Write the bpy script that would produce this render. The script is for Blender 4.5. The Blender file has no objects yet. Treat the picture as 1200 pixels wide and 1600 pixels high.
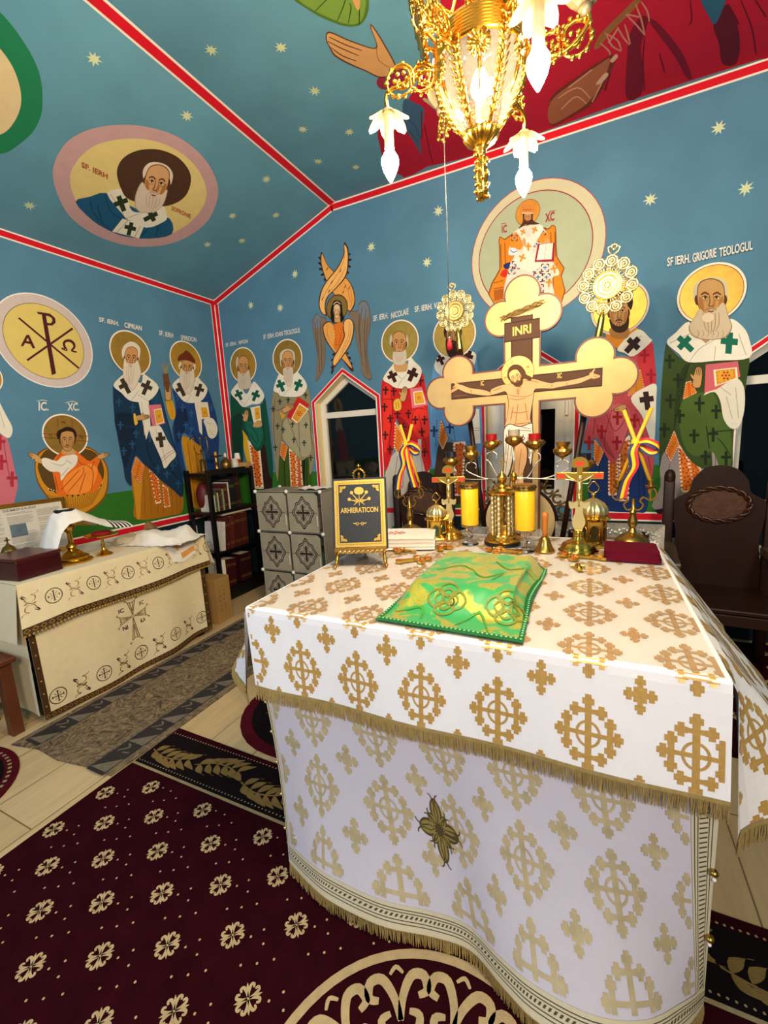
import bpy, bmesh, math, random
from mathutils import Vector as V, Matrix
from mathutils.geometry import tessellate_polygon
random.seed(7)
PI = math.pi
sc = bpy.context.scene
COL = sc.collection

# ---------------------------------------------------------------- camera
CAM = V((0, 0, 1.6))
FPX = 676.09                                  # focal length in pixels of the 1200x1600 frame
YAW, PITCH, ROLL = -.450578, -.167524, -.053612
_f = V((math.sin(YAW)*math.cos(PITCH), math.cos(YAW)*math.cos(PITCH), math.sin(PITCH)))
_r = V((math.cos(YAW), -math.sin(YAW), 0))
_u = _r.cross(_f)
CR = _r*math.cos(ROLL) + _u*math.sin(ROLL)
CU = -_r*math.sin(ROLL) + _u*math.cos(ROLL)
CF = _f
cd = bpy.data.cameras.new('camera'); cam = bpy.data.objects.new('camera', cd); COL.objects.link(cam)
cam.matrix_world = Matrix(((CR.x, CU.x, -CF.x, CAM.x), (CR.y, CU.y, -CF.y, CAM.y), (CR.z, CU.z, -CF.z, CAM.z), (0, 0, 0, 1)))
cd.sensor_fit = 'VERTICAL'; cd.sensor_height = 36; cd.lens = FPX/1600*36; cd.clip_start = .02
sc.camera = cam

# ---------------------------------------------------------------- world, exposure, unseen fill lights
w = bpy.data.worlds.new('world'); sc.world = w; w.use_nodes = True
w.node_tree.nodes['Background'].inputs[0].default_value = (1.0, .96, .92, 1)
w.node_tree.nodes['Background'].inputs[1].default_value = .42
sc.view_settings.view_transform = 'Standard'; sc.view_settings.look = 'None'
sc.view_settings.exposure = 0.35; sc.view_settings.gamma = 1; sc.view_settings.use_curve_mapping = False
BULB = 850.0                                  # emission of the chandelier bulbs
def area(name, loc, target, size, power, color):
    l = bpy.data.lights.new(name, 'AREA'); l.energy = power; l.size = size; l.color = color; l.shape = 'DISK'
    o = bpy.data.objects.new(name, l); COL.objects.link(o); o.location = loc
    o.rotation_euler = (V(target)-V(loc)).to_track_quat('-Z', 'Y').to_euler()
    return o
area('cool_front_fill', (-2.4, -1.5, 2.5), (-.9, 1.3, .5), .7, 36, (.46, .68, 1.0))  # unseen fill added behind the camera, cool light on the altar front
area('left_wall_fill', (1.3, -1.6, 3.0), (-3.4, 2.2, 2.0), .9, 105, (1.0, .86, .72))  # unseen warm fill, added to brighten the left wall

# ---------------------------------------------------------------- materials
def lin(c):
    if isinstance(c, str):
        c = c.lstrip('#'); c = [int(c[i:i+2], 16)/255 for i in (0, 2, 4)]
    return [x/12.92 if x <= .04045 else ((x+.055)/1.055)**2.4 for x in c]
MATS = {}
def mat(name, col, rough=.6, metal=0., var=.06, scale=9., bump=0., bscale=60., coat=0., trans=0., emit=0., sheen=0., alpha=1., ior=1.45, spec=.5):
    if name in MATS: return MATS[name]
    m = bpy.data.materials.new(name); m.use_nodes = True; nt = m.node_tree; b = nt.nodes['Principled BSDF']
    L = lin(col)
    b.inputs['Roughness'].default_value = rough; b.inputs['Metallic'].default_value = metal
    b.inputs['Coat Weight'].default_value = coat; b.inputs['Coat Roughness'].default_value = .05
    b.inputs['Transmission Weight'].default_value = trans; b.inputs['IOR'].default_value = ior
    b.inputs['Sheen Weight'].default_value = sheen; b.inputs['Specular IOR Level'].default_value = spec
    b.inputs['Alpha'].default_value = alpha
    tc = nt.nodes.new('ShaderNodeTexCoord')
    if var > 0:
        n = nt.nodes.new('ShaderNodeTexNoise'); n.inputs['Scale'].default_value = scale; n.inputs['Detail'].default_value = 4
        nt.links.new(tc.outputs['Object'], n.inputs['Vector'])
        mx = nt.nodes.new('ShaderNodeMix'); mx.data_type = 'RGBA'
        mx.inputs[6].default_value = [x*(1-var*1.6) for x in L]+[1]
        mx.inputs[7].default_value = [min(1, x*(1+var*1.6)) for x in L]+[1]
        nt.links.new(n.outputs['Fac'], mx.inputs[0]); nt.links.new(mx.outputs[2], b.inputs['Base Color'])
    else:
        b.inputs['Base Color'].default_value = L+[1]
    if emit > 0:
        b.inputs['Emission Color'].default_value = L+[1]; b.inputs['Emission Strength'].default_value = emit
    if bump > 0:
        n2 = nt.nodes.new('ShaderNodeTexNoise'); n2.inputs['Scale'].default_value = bscale; n2.inputs['Detail'].default_value = 3
        nt.links.new(tc.outputs['Object'], n2.inputs['Vector'])
        bp = nt.nodes.new('ShaderNodeBump'); bp.inputs['Strength'].default_value = bump; bp.inputs['Distance'].default_value = .004
        nt.links.new(n2.outputs['Fac'], bp.inputs['Height']); nt.links.new(bp.outputs['Normal'], b.inputs['Normal'])
    MATS[name] = m
    return m
def paint(c):                                  # matt wall paint
    return mat('paint_'+c.lstrip('#'), c, .7, 0, .05, 14, spec=.25)
def goldleaf(c='#C9A24A'):
    return mat('gold_leaf_'+c.lstrip('#'), c, .42, .55, .16, 18)
GOLD = mat('polished_gold', '#D9AE4A', .2, 1, .05)
BRASS = mat('brass', '#B98F45', .28, 1, .08)
PALEGOLD = mat('pale_gold', '#EBD79A', .3, .9, .05)
SILVER = mat('silver', '#C9C6C0', .3, 1, .06)
STEEL = mat('bright_wire', '#E6DCC2', .25, 1, .03)
DARKWOOD = mat('dark_wood', '#26110A', .42, 0, .28, 5, .15, 30, spec=.25)
BLACK = mat('black_lacquer', '#0C0A0A', .35, 0, .05)
WHITECLOTH = mat('white_cloth', '#E9E1D4', .85, 0, .04, 20, .25, 140, sheen=.2)
IVORY = mat('ivory_cloth', '#E0CFA6', .85, 0, .05, 20, .25, 160, sheen=.2)
GLASS = mat('clear_glass', '#FFFFFF', .03, 0, 0, trans=1)
BURGUNDY = mat('burgundy_pile', '#2C060D', .95, 0, .30, 14, .6, 220, spec=.05)
CREAMPILE = mat('cream_pile', '#B79C72', .95, 0, .16, 30, .5, 220, spec=.1)

# ---------------------------------------------------------------- geometry helpers
def ray(x, y): return CR*((x-600)/FPX) - CU*((y-800)/FPX) + CF
def onY(x, y, Y): d = ray(x, y); return CAM + d*(Y/d.y)
def onX(x, y, X): d = ray(x, y); return CAM + d*(X/d.x)
def onZ(x, y, Z): d = ray(x, y); return CAM + d*((Z-CAM.z)/d.z)

def nbm(): return bmesh.new()
def obj(name, bm, mats, parent=None, smooth=False, loc=None):
    me = bpy.data.meshes.new(name)
    bmesh.ops.recalc_face_normals(bm, faces=bm.faces[:]) if smooth != 'keep' else None
    bm.to_mesh(me); bm.free()
    for m in (mats if isinstance(mats, (list, tuple)) else [mats]): me.materials.append(m)
    if smooth is True or smooth == 'auto':
        me.polygons.foreach_set('use_smooth', [True]*len(me.polygons))
    if smooth == 'auto': me.set_sharp_from_angle(angle=math.radians(38))
    o = bpy.data.objects.new(name, me); COL.objects.link(o)
    if parent is not None:
        o.parent = parent
        o.matrix_parent_inverse = Matrix.Identity(4)
    if loc is not None: o.location = loc
    return o
def tag(o, label=None, cat=None, group=None, kind=None):
    if label: o['label'] = label
    if cat: o['category'] = cat
    if group: o['group'] = group
    if kind: o['kind'] = kind
    return o
def thing(name, label, cat, loc=(0, 0, 0), rz=0., group=None):
    o = bpy.data.objects.new(name, None); COL.objects.link(o); o.location = loc; o.rotation_euler = (0, 0, rz)
    o.empty_display_size = .05
    return tag(o, label, cat, group)
def struct(name, bm, m, parent=None, smooth=False):
    o = obj(name, bm, m, parent, smooth)
    if parent is None: o['kind'] = 'structure'
    return o
def dup(root, loc, rz=None, label=None):
    r = root.copy(); COL.objects.link(r); r.location = loc
    if rz is not None: r.rotation_euler = (0, 0, rz)
    if label: r['label'] = label
    for ch in list(root.children):
        c = ch.copy(); COL.objects.link(c); c.parent = r
        for g in list(ch.children):
            d = g.copy(); COL.objects.link(d); d.parent = c
    return r
def setmi(faces, mi):
    for f in faces: f.material_index = mi
def box(bm, x0, x1, y0, y1, z0, z1, mi=0, bev=0., M=None):
    r = bmesh.ops.create_cube(bm, size=1)
    vs = r['verts']
    for v in vs:
        v.co = V((x0+(v.co.x+.5)*(x1-x0), y0+(v.co.y+.5)*(y1-y0), z0+(v.co.z+.5)*(z1-z0)))
    fs = list({f for v in vs for f in v.link_faces}); setmi(fs, mi)
    if bev > 0:
        es = list({e for v in vs for e in v.link_edges})
        rr = bmesh.ops.bevel(bm, geom=es, offset=bev, segments=2, affect='EDGES', profile=.5)
        vs = list({v for f in rr['faces'] for v in f.verts} | {v for v in vs if v.is_valid}); setmi(rr['faces'], mi)
    if M is not None:
        for v in vs:
            if v.is_valid: v.co = M @ v.co
    return vs
def lathe(bm, prof, seg=24, c=(0, 0, 0), mi=0, M=None, rib=0, ribamp=0.):
    c = V(c); rings = []
    for r, z in prof:
        ring = []
        for i in range(seg):
            a = 2*PI*i/seg
            rr = r*(1+ribamp*(math.cos(rib*a))) if rib else r
            p = V((rr*math.cos(a), rr*math.sin(a), z))
            if M is not None: p = M @ p
            ring.append(bm.verts.new(c+p))
        rings.append(ring)
    for k in range(len(rings)-1):
        for i in range(seg):
            j = (i+1) % seg
            f = bm.faces.new((rings[k][i], rings[k][j], rings[k+1][j], rings[k+1][i])); f.material_index = mi
    for ring, rv in ((rings[0], True), (rings[-1], False)):
        f = bm.faces.new(list(reversed(ring)) if rv else ring); f.material_index = mi
def tube(bm, pts, r, seg=8, mi=0, closed=False, r1=None):
    pts = [V(p) for p in pts]; n = len(pts); rings = []
    up = None
    for i in range(n):
        if closed: t = pts[(i+1) % n]-pts[i-1]
        else: t = pts[min(i+1, n-1)]-pts[max(i-1, 0)]
        if t.length < 1e-9: t = V((0, 0, 1))
        t.normalize()
        if up is None:
            up = V((0, 0, 1)) if abs(t.z) < .9 else V((1, 0, 0))
        a = up - t*up.dot(t)
        if a.length < 1e-6: a = t.orthogonal()
        a.normalize(); b = t.cross(a); up = a
        rad = r if r1 is None else r+(r1-r)*i/max(1, n-1)
        rings.append([bm.verts.new(pts[i]+(a*math.cos(2*PI*k/seg)+b*math.sin(2*PI*k/seg))*rad) for k in range(seg)])
    m = n if closed else n-1
    for i in range(m):
        A, B = rings[i], rings[(i+1) % n]
        for k in range(seg):
            l = (k+1) % seg
            f = bm.faces.new((A[k], A[l], B[l], B[k])); f.material_index = mi
    if not closed:
        f = bm.faces.new(list(reversed(rings[0]))); f.material_index = mi
        f = bm.faces.new(rings[-1]); f.material_index = mi
def ball(bm, c, r, mi=0, sub=2, sx=1, sy=1, sz=1):
    n0 = bmesh.ops.create_icosphere(bm, subdivisions=sub, radius=r)
    for v in n0['verts']: v.co = V((v.co.x*sx, v.co.y*sy, v.co.z*sz))+V(c)
    setmi({f for v in n0['verts'] for f in v.link_faces}, mi)
def cr(pts, n=5, closed=True):
    """Catmull-Rom through the points"""
    P = [tuple(p) for p in pts]; N = len(P); out = []
    rng = range(N) if closed else range(N-1)
    for i in rng:
        if closed: a, b, c, d = P[i-1], P[i], P[(i+1) % N], P[(i+2) % N]
        else: a, b, c, d = P[max(i-1, 0)], P[i], P[i+1], P[min(i+2, N-1)]
        for k in range(n):
            t = k/n
            out.append(tuple(.5*(2*b[j]+(c[j]-a[j])*t+(2*a[j]-5*b[j]+4*c[j]-d[j])*t*t+(3*b[j]-a[j]-3*c[j]+d[j])*t**3) for j in range(len(b))))
    if not closed: out.append(P[-1])
    return out
def flat(bm, pts3, mi=0, back=None):
    """flat polygon from coplanar 3-D points, optionally extruded by the vector back"""
    tris = tessellate_polygon([[V(p) for p in pts3]])
    vs = [bm.verts.new(p) for p in pts3]
    for t in tris:
        try: f = bm.faces.new([vs[i] for i in t]); f.material_index = mi
        except ValueError: pass
    if back is not None:
        back = V(back); vb = [bm.verts.new(V(p)+back) for p in pts3]
        for t in tris:
            try: f = bm.faces.new([vb[i] for i in reversed(t)]); f.material_index = mi
            except ValueError: pass
        n = len(vs)
        for i in range(n):
            f = bm.faces.new((vs[i], vs[(i+1) % n], vb[(i+1) % n], vb[i])); f.material_index = mi
def ribbon2(pts, w):
    """outline of a stroke of width w along 2-D points"""
    L, R_ = [], []
    n = len(pts)
    for i in range(n):
        a = pts[max(i-1, 0)]; b = pts[min(i+1, n-1)]
        dx, dy = b[0]-a[0], b[1]-a[1]; l = math.hypot(dx, dy) or 1
        ww = w*.5*(1 if n < 3 else (.55+.45*math.sin(PI*(i+.6)/(n+.2))))
        L.append((pts[i][0]-dy/l*ww, pts[i][1]+dx/l*ww)); R_.append((pts[i][0]+dy/l*ww, pts[i][1]-dx/l*ww))
    return L+R_[::-1]
_font = {}
def text_mesh(s):
    if s not in _font:
        c = bpy.data.curves.new('t', 'FONT'); c.body = s; c.resolution_u = 3; c.offset = .022
        o = bpy.data.objects.new('t', c); COL.objects.link(o)
        dg = bpy.context.evaluated_depsgraph_get(); me = bpy.data.meshes.new_from_object(o.evaluated_get(dg))
        vs = [v.co.copy() for v in me.vertices]; fs = [list(p.vertices) for p in me.polygons]
        bpy.data.objects.remove(o); bpy.data.curves.remove(c); bpy.data.meshes.remove(me)
        x0 = min(v.x for v in vs); x1 = max(v.x for v in vs); y0 = min(v.y for v in vs); y1 = max(v.y for v in vs)
        _font[s] = ([V(((v.x-x0)/(x1-x0), (v.y-y0)/(y1-y0), 0)) for v in vs], fs)
    return _font[s]
def text(bm, s, p0, ex, ey, mi=0):
    """text filling the parallelogram p0 + ex (reading direction) + ey (height)"""
    vs, fs = text_mesh(s); p0, ex, ey = V(p0), V(ex), V(ey)
    nv = [bm.verts.new(p0+ex*v.x+ey*v.y) for v in vs]
    for f in fs:
        try: q = bm.faces.new([nv[i] for i in f]); q.material_index = mi
        except ValueError: pass

# a painting on a wall plane; points are read in the frame of a photo crop and land on the real wall
class Plane:
    def __init__(s, p, n): s.p = V(p); s.n = V(n).normalized()
    def at(s, x, y, layer=0):
        d = ray(x, y); t = (s.p-CAM).dot(s.n)/d.dot(s.n)
        return CAM+d*t+s.n*(.0012+.00005*layer)
class Mural:
    def __init__(s, plane, crop, part='painting'):
        s.pl = plane; s.o = crop; s.parts = {}; s.use(part); s.k = 0
    def use(s, part):
        if part not in s.parts: s.parts[part] = (bmesh.new(), [])
        s.bm, s.ml = s.parts[part]
    def mi(s, c):
        m = c if not isinstance(c, str) else paint(c)
        if m not in s.ml: s.ml.append(m)
        return s.ml.index(m)
    def px(s, p): return s.o[0]+p[0]/s.o[2], s.o[1]+p[1]/s.o[2]
    def P(s, p, layer): return s.pl.at(*s.px(p), layer)
    def raw(s, c, pts):
        s.k += 1
        flat(s.bm, [s.P(p, s.k) for p in pts], s.mi(c))
    def p(s, c, pts): s.raw(c, pts)                      # straight-edged shape
    def c(s, c, pts, n=4): s.raw(c, cr(pts, n))          # rounded shape
    def s(s, c, w, pts, n=4): s.raw(c, ribbon2(cr(pts, n, False) if len(pts) > 2 else pts, w))
    def e(s, c, x, y, rx, ry=None, rot=0, n=24):
        ry = ry or rx; ca, sa = math.cos(rot), math.sin(rot)
        s.raw(c, [(x+rx*math.cos(t)*ca-ry*math.sin(t)*sa, y+rx*math.cos(t)*sa+ry*math.sin(t)*ca) for t in [2*PI*i/n for i in range(n)]])
    def disc(s, c, x, y, r, n=48, r_in=None):             # true circle on the wall, radius in metres
        s.k += 1
        if r > 1: r = (s.P((x-r, y), 0)-s.P((x+r, y), 0)).length/2   # given as half width in crop px
        ctr = s.P((x, y), s.k); a = s.pl.n.orthogonal().normalized(); b = s.pl.n.cross(a)
        flat(s.bm, [ctr+(a*math.cos(2*PI*i/n)+b*math.sin(2*PI*i/n))*r for i in range(n)], s.mi(c))
    def cross(s, c, x, y, h, w=None, rot=0., t=.3):
        w = w or h*.8; k = h*t/2; hh = h/2; ww = w/2; q = -h*.08
        pts = [(-k, -hh), (k, -hh), (k, q-k), (ww, q-k), (ww, q+k), (k, q+k), (k, hh), (-k, hh), (-k, q+k), (-ww, q+k), (-ww, q-k), (-k, q-k)]
        ca, sa = math.cos(rot), math.sin(rot)
        s.raw(c, [(x+a*ca-b*sa, y+a*sa+b*ca) for a, b in pts])
    def text(s, c, st, a, b, h):
        s.use('inscription%d' % s.k)
        """st between crop points a (bottom left) and b (bottom right), h crop px high"""
        s.k += 1; A = s.P(a, s.k); B = s.P(b, s.k)
        ex = B-A; up = s.P((a[0], a[1]-h), s.k)-A; up = up-s.pl.n*up.dot(s.pl.n)
        text(s.bm, st, A, ex, up, s.mi(c))
    def lines(s, c, w, *ls):
        for l in ls: s.s(c, w, l)
    def done(s, name, label, cat, kind=None, group=None):
        ps = [(k, v) for k, v in s.parts.items() if len(v[0].verts)]
        ctr = V((0, 0, 0)); n = 0
        for k, (bm, ml) in ps:
            for v in bm.verts: ctr += v.co; n += 1
        ctr /= n
        root = thing(name, label, cat, ctr, 0, group)
        for k, (bm, ml) in ps:
            for v in bm.verts: v.co -= ctr
            obj(k.rstrip('0123456789'), bm, ml, root, smooth='keep')
        return root
def head(m, cx, cy, w, h, skin='#C9935A', line='#5A3418', hair=None, beard=None, brow=None, tilt=0., hairpts=None, beardpts=None, sh='#A8713C', under=True, bl='#B79C84'):
    """an icon-style face; w,h half sizes in crop px; hair behind, beard in front"""
    ca, sa = math.cos(tilt), math.sin(tilt)
    T = lambda u, v: (cx+(u*w)*ca-(v*h)*sa, cy+(u*w)*sa+(v*h)*ca)
    brow = brow or line
    if hair and hairpts is not False:
        m.c(hair, [T(*q) for q in (hairpts or [(-1.18, .25), (-1.3, -.35), (-.95, -.95), (-.3, -1.25), (.35, -1.22), (.95, -.95), (1.28, -.35), (1.15, .25)])])
    m.c(line, [T(u*1.06, v*1.05) for u, v in [(-.9, -.35), (-.7, -.85), (0, -1.05), (.7, -.85), (.9, -.35), (.84, .3), (.5, .85), (0, 1.04), (-.5, .85), (-.84, .3)]])
    m.c(line, [T(*q) for q in [(-1.0, -.2), (-1.12, .05), (-.98, .35), (-.8, .2)]]); m.c(line, [T(*q) for q in [(1.0, -.2), (1.12, .05), (.98, .35), (.8, .2)]])
    m.c(skin, [T(u, v) for u, v in [(-.9, -.35), (-.7, -.85), (0, -1.05), (.7, -.85), (.9, -.35), (.84, .3), (.5, .85), (0, 1.04), (-.5, .85), (-.84, .3)]])
    m.c(sh, [T(*q) for q in [(.12, -.25), (.3, .1), (.28, .42), (.05, .5), (.16, .1)]])
    m.c(sh, [T(*q) for q in [(.55, .1), (.82, -.1), (.78, .4), (.45, .8)]]); m.c(sh, [T(*q) for q in [(-.55, .1), (-.82, -.1), (-.78, .4), (-.45, .8)]])
    if beard:
        bp = beardpts or [(-.95, -.05), (-.6, .38), (0, .42), (.6, .38), (.95, -.05), (.95, .7), (.55, 1.5), (0, 1.95), (-.55, 1.5), (-.95, .7)]
        m.c(bl, [T(q[0]*1.05, q[1]*1.02) for q in bp]); m.c(beard, [T(*q) for q in bp])
        mx = max(q[1] for q in bp)
        for u in (-.55, -.28, 0, .28, .55): m.s(bl, w*.06, [T(u, .75), T(u*.9+.05, .3*.75+.7*mx*.75), T(u*.55, mx*(.88-abs(u)*.15))])
    for sg in (-1, 1):
        m.s(brow, w*.13, [T(sg*.68, -.2), T(sg*.42, -.33), T(sg*.13, -.22)])
        m.e('#E6D3B4', *T(sg*.4, -.07), w*.21, h*.065, tilt); m.e('#2A160C', *T(sg*.38, -.07), w*.09, h*.075, tilt)
        m.s(line, w*.07, [T(sg*.62, -.05), T(sg*.4, -.15), T(sg*.18, -.05)])
        m.s(sh, w*.06, [T(sg*.58, .06), T(sg*.4, .1), T(sg*.2, .04)])
    m.s(line, w*.07, [T(-.1, -.2), T(-.07, .2), T(-.16, .36), T(0, .4), T(.17, .36)])
    m.s(line if not beard else bl, w*.12, [T(-.38, .62), T(-.12, .5), T(0, .53), T(.12, .5), T(.38, .62)])
    m.s('#8C3B2A', w*.12, [T(-.2, .66), T(0, .69), T(.2, .66)])
# ================================================================ the room
XL, XR, YB, YF = -3.76, 2.80, 3.80, -3.6
ZC, ZE, XB = 3.75, 3.19, -2.20                # flat ceiling, eaves, fold of the ceiling
XB2 = -.96-XB                                 # the fold on the right, mirrored about the middle window
BLUE = mat('blue_wall_paint', '#527F9A', .75, 0, .12, 3.2, .08, 40, spec=.2)
BLUEC = mat('blue_ceiling_paint', '#5E92A8', .75, 0, .12, 3.2, .08, 40, spec=.2)
RED, WHITEP, GREEN, DADO = paint('#D01226'), paint('#EDE3D6'), paint('#2C6A1E'), paint('#0E2228')
UPVC = mat('white_window_plastic', '#DAD3C6', .35, 0, .02)
REVEAL = paint('#E6D3A0')
NIGHT = mat('window_glass_at_night', '#040507', .04, 0, 0, spec=.6)
WINX = [-2.205, -.48, 1.245]
def house(cx, hw, z0, zs, za): return [(cx-hw, z0), (cx+hw, z0), (cx+hw, zs), (cx, za), (cx-hw, zs)]
OPEN = [house(cx, .345, .97, 1.99, 2.245) for cx in WINX]
bm = nbm()
outer = [(XL, 0), (XR, 0), (XR, ZE), (XB2, ZC), (XB, ZC), (XL, ZE)]
loops = [[V((x, YB, z)) for x, z in outer]]+[[V((x, YB, z)) for x, z in h] for h in OPEN]
tr = tessellate_polygon(loops); vs = [bm.verts.new(p) for l in loops for p in l]
for t in tr: bm.faces.new([vs[i] for i in t])
for h in OPEN:
    for i in range(5):
        a, b = h[i], h[(i+1) % 5]
        f = bm.faces.new([bm.verts.new((p[0], y, p[1])) for p, y in ((a, YB), (b, YB), (b, YB+.2), (a, YB+.2))]); f.material_index = 1
wall_back = struct('wall_back', bm, [BLUE, REVEAL])
def quadwall(name, pts, m):
    b = nbm(); b.faces.new([b.verts.new(p) for p in pts]); return struct(name, b, m)
wall_left = quadwall('wall_left', [(XL, YF, 0), (XL, YB, 0), (XL, YB, ZE), (XL, YF, ZE)], BLUE)
wall_right = quadwall('wall_right', [(XR, YF, 0), (XR, YB, 0), (XR, YB, ZE), (XR, YF, ZE)], BLUE)
bm = nbm()
for a, b in (((XL, ZE), (XB, ZC)), ((XB, ZC), (XB2, ZC)), ((XB2, ZC), (XR, ZE))):
    bm.faces.new([bm.verts.new(p) for p in ((a[0], YF, a[1]), (b[0], YF, b[1]), (b[0], YB, b[1]), (a[0], YB, a[1]))])
ceiling = struct('ceiling', bm, BLUEC)

# floor of pale plank-shaped tiles
fm = bpy.data.materials.new('pale_plank_tiles'); fm.use_nodes = True; nt = fm.node_tree; b = nt.nodes['Principled BSDF']
tc = nt.nodes.new('ShaderNodeTexCoord'); mp = nt.nodes.new('ShaderNodeMapping'); mp.inputs['Rotation'].default_value = (0, 0, PI/2); mp.inputs['Location'].default_value = (.18, .07, 0)
br = nt.nodes.new('ShaderNodeTexBrick'); br.inputs['Scale'].default_value = 1
br.inputs['Brick Width'].default_value = 1.2; br.inputs['Row Height'].default_value = .30; br.inputs['Mortar Size'].default_value = .003; br.offset = .5
br.inputs['Color1'].default_value = lin('#CBB083')+[1]; br.inputs['Color2'].default_value = lin('#C2A678')+[1]; br.inputs['Mortar'].default_value = lin('#7A6240')+[1]
ns = nt.nodes.new('ShaderNodeTexNoise'); ns.inputs['Scale'].default_value = 7; ns.inputs['Detail'].default_value = 6
mp2 = nt.nodes.new('ShaderNodeMapping'); mp2.inputs['Scale'].default_value = (5, .5, 1)
mx = nt.nodes.new('ShaderNodeMix'); mx.data_type = 'RGBA'; mx.blend_type = 'MULTIPLY'; mx.inputs[0].default_value = .5
rp = nt.nodes.new('ShaderNodeValToRGB'); rp.color_ramp.elements[0].color = (.72, .68, .6, 1); rp.color_ramp.elements[1].color = (1, 1, 1, 1); rp.color_ramp.elements[0].position = .3; rp.color_ramp.elements[1].position = .65
for a, c in ((tc.outputs['Object'], mp.inputs[0]), (mp.outputs[0], br.inputs['Vector']), (tc.outputs['Object'], mp2.inputs[0]), (mp2.outputs[0], ns.inputs['Vector']), (ns.outputs['Fac'], rp.inputs[0]), (br.outputs['Color'], mx.inputs[6]), (rp.outputs[0], mx.inputs[7]), (mx.outputs[2], b.inputs['Base Color'])): nt.links.new(a, c)
b.inputs['Roughness'].default_value = .42
floor = quadwall('floor', [(XL, YF, 0), (XR, YF, 0), (XR, YB, 0), (XL, YB, 0)], fm)

# painted red bands with white edges
def band(bm, a, b, n, wdt, off=.0012):
    """red band of total width wdt from a to b on a wall with normal n"""
    a, b, n = V(a), V(b), V(n).normalized(); d = (b-a).normalized(); s = n.cross(d)
    for k, (lo, hi, mi, o) in enumerate(((-.5, .5, 1, off), (-.33, .33, 0, off+.0007))):
        vs = [bm.verts.new(p+n*o) for p in (a+s*lo*wdt, b+s*lo*wdt, b+s*hi*wdt, a+s*hi*wdt)]
        f = bm.faces.new(vs); f.material_index = mi
nS = V((ZC-ZE, 0, -(XB-XL))).normalized(); nS2 = V((-(ZC-ZE), 0, -(XB-XL))).normalized()
tn = [0]
def trim(*bands):
    tn[0] += 1; bm = nbm()
    for q in bands: band(bm, *q)
    return struct('trim_%d' % tn[0], bm, [RED, WHITEP])
B_ = (0, -1, 0); h = .035; W = .07
trim(((XL+.002, YB, ZE-h), (XB, YB, ZC-h), B_, W), ((XB-.01, YB, ZC-h), (XB2, YB, ZC-h), B_, W), ((XB2, YB, ZC-h), (XR, YB, ZE-h), B_, W))
trim(((XL, YF, ZE-.033), (XL, YB, ZE-.033), (1, 0, 0), .062))
trim(((XB, YF, ZC), (XB, YB, ZC), (nS+V((0, 0, -1))), .085, .0095))
trim(((XB2, YF, ZC), (XB2, YB, ZC), (nS2+V((0, 0, -1))), .085, .0095))
trim(((XL+.03, YB, .93), (XL+.03, YB, ZE-.05), B_, .06), ((XL, YB-.03, .93), (XL, YB-.03, ZE-.05), (1, 0, 0), .06))
trim(((XL, YB, .905), (WINX[0]-.39, YB, .905), B_, .075), ((WINX[0]+.39, YB, .905), (WINX[1]-.39, YB, .905), B_, .075), ((WINX[1]+.39, YB, .905), (WINX[2]-.39, YB, .905), B_, .075), ((WINX[2]+.39, YB, .905), (XR, YB, .905), B_, .075))
trim(((XL, YF, .905), (XL, YB, .905), (1, 0, 0), .075))
for i, cx in enumerate(WINX):                 # the band around each window
    h_ = house(cx, .367, .87, 2.0, 2.272); bm = nbm()
    o = house(cx, .39, .86, 2.012, 2.30); q = house(cx, .383, .86, 2.008, 2.292); q2 = house(cx, .355, .86, 1.995, 2.258); q3 = house(cx, .345, .86, 1.99, 2.245)
    for k in (1, 2, 3):
        for A, Bq, mi in ((o, q, 1), (q, q2, 0), (q2, q3, 1)):
            f = bm.faces.new([bm.verts.new((p[0], YB-.0015, p[1])) for p in (A[k], A[k+1], Bq[k+1], Bq[k])]); f.material_index = mi
    f = [bm.faces.new([bm.verts.new((p[0], YB-.0015, p[1])) for p in (A[4], A[0], Bq[0], Bq[4])]) for A, Bq in ((o, q), (q, q2), (q2, q3))]
    for g, mi in zip(f, (1, 0, 1)): g.material_index = mi
    tn[0] += 1; struct('trim_%d' % tn[0], bm, [RED, WHITEP])

# lower wall: green painted ground, dark dado with painted white hangings
def strip(name, parent, pts, m):
    b = nbm(); b.faces.new([b.verts.new(p) for p in pts]); return obj(name, b, m, parent)
gx = [(XL, WINX[0]-.39), (WINX[0]+.39, WINX[1]-.39), (WINX[1]+.39, WINX[2]-.39), (WINX[2]+.39, XR)]
bm = nbm()
for a, c in gx: bm.faces.new([bm.verts.new(p) for p in ((a, YB-.0006, .93), (c, YB-.0006, .93), (c, YB-.0006, 1.30), (a, YB-.0006, 1.30))])
obj('painted_ground', bm, GREEN, wall_back)
strip('painted_ground', wall_left, [(XL+.0006, YF, .93), (XL+.0006, YB, .93), (XL+.0006, YB, 1.26), (XL+.0006, YF, 1.26)], GREEN)
strip('dado', wall_back, [(XL, YB-.0006, 0), (XR, YB-.0006, 0), (XR, YB-.0006, .87), (XL, YB-.0006, .87)], DADO)
strip('dado', wall_left, [(XL+.0006, YF, 0), (XL+.0006, YB, 0), (XL+.0006, YB, .87), (XL+.0006, YF, .87)], DADO)
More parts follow.
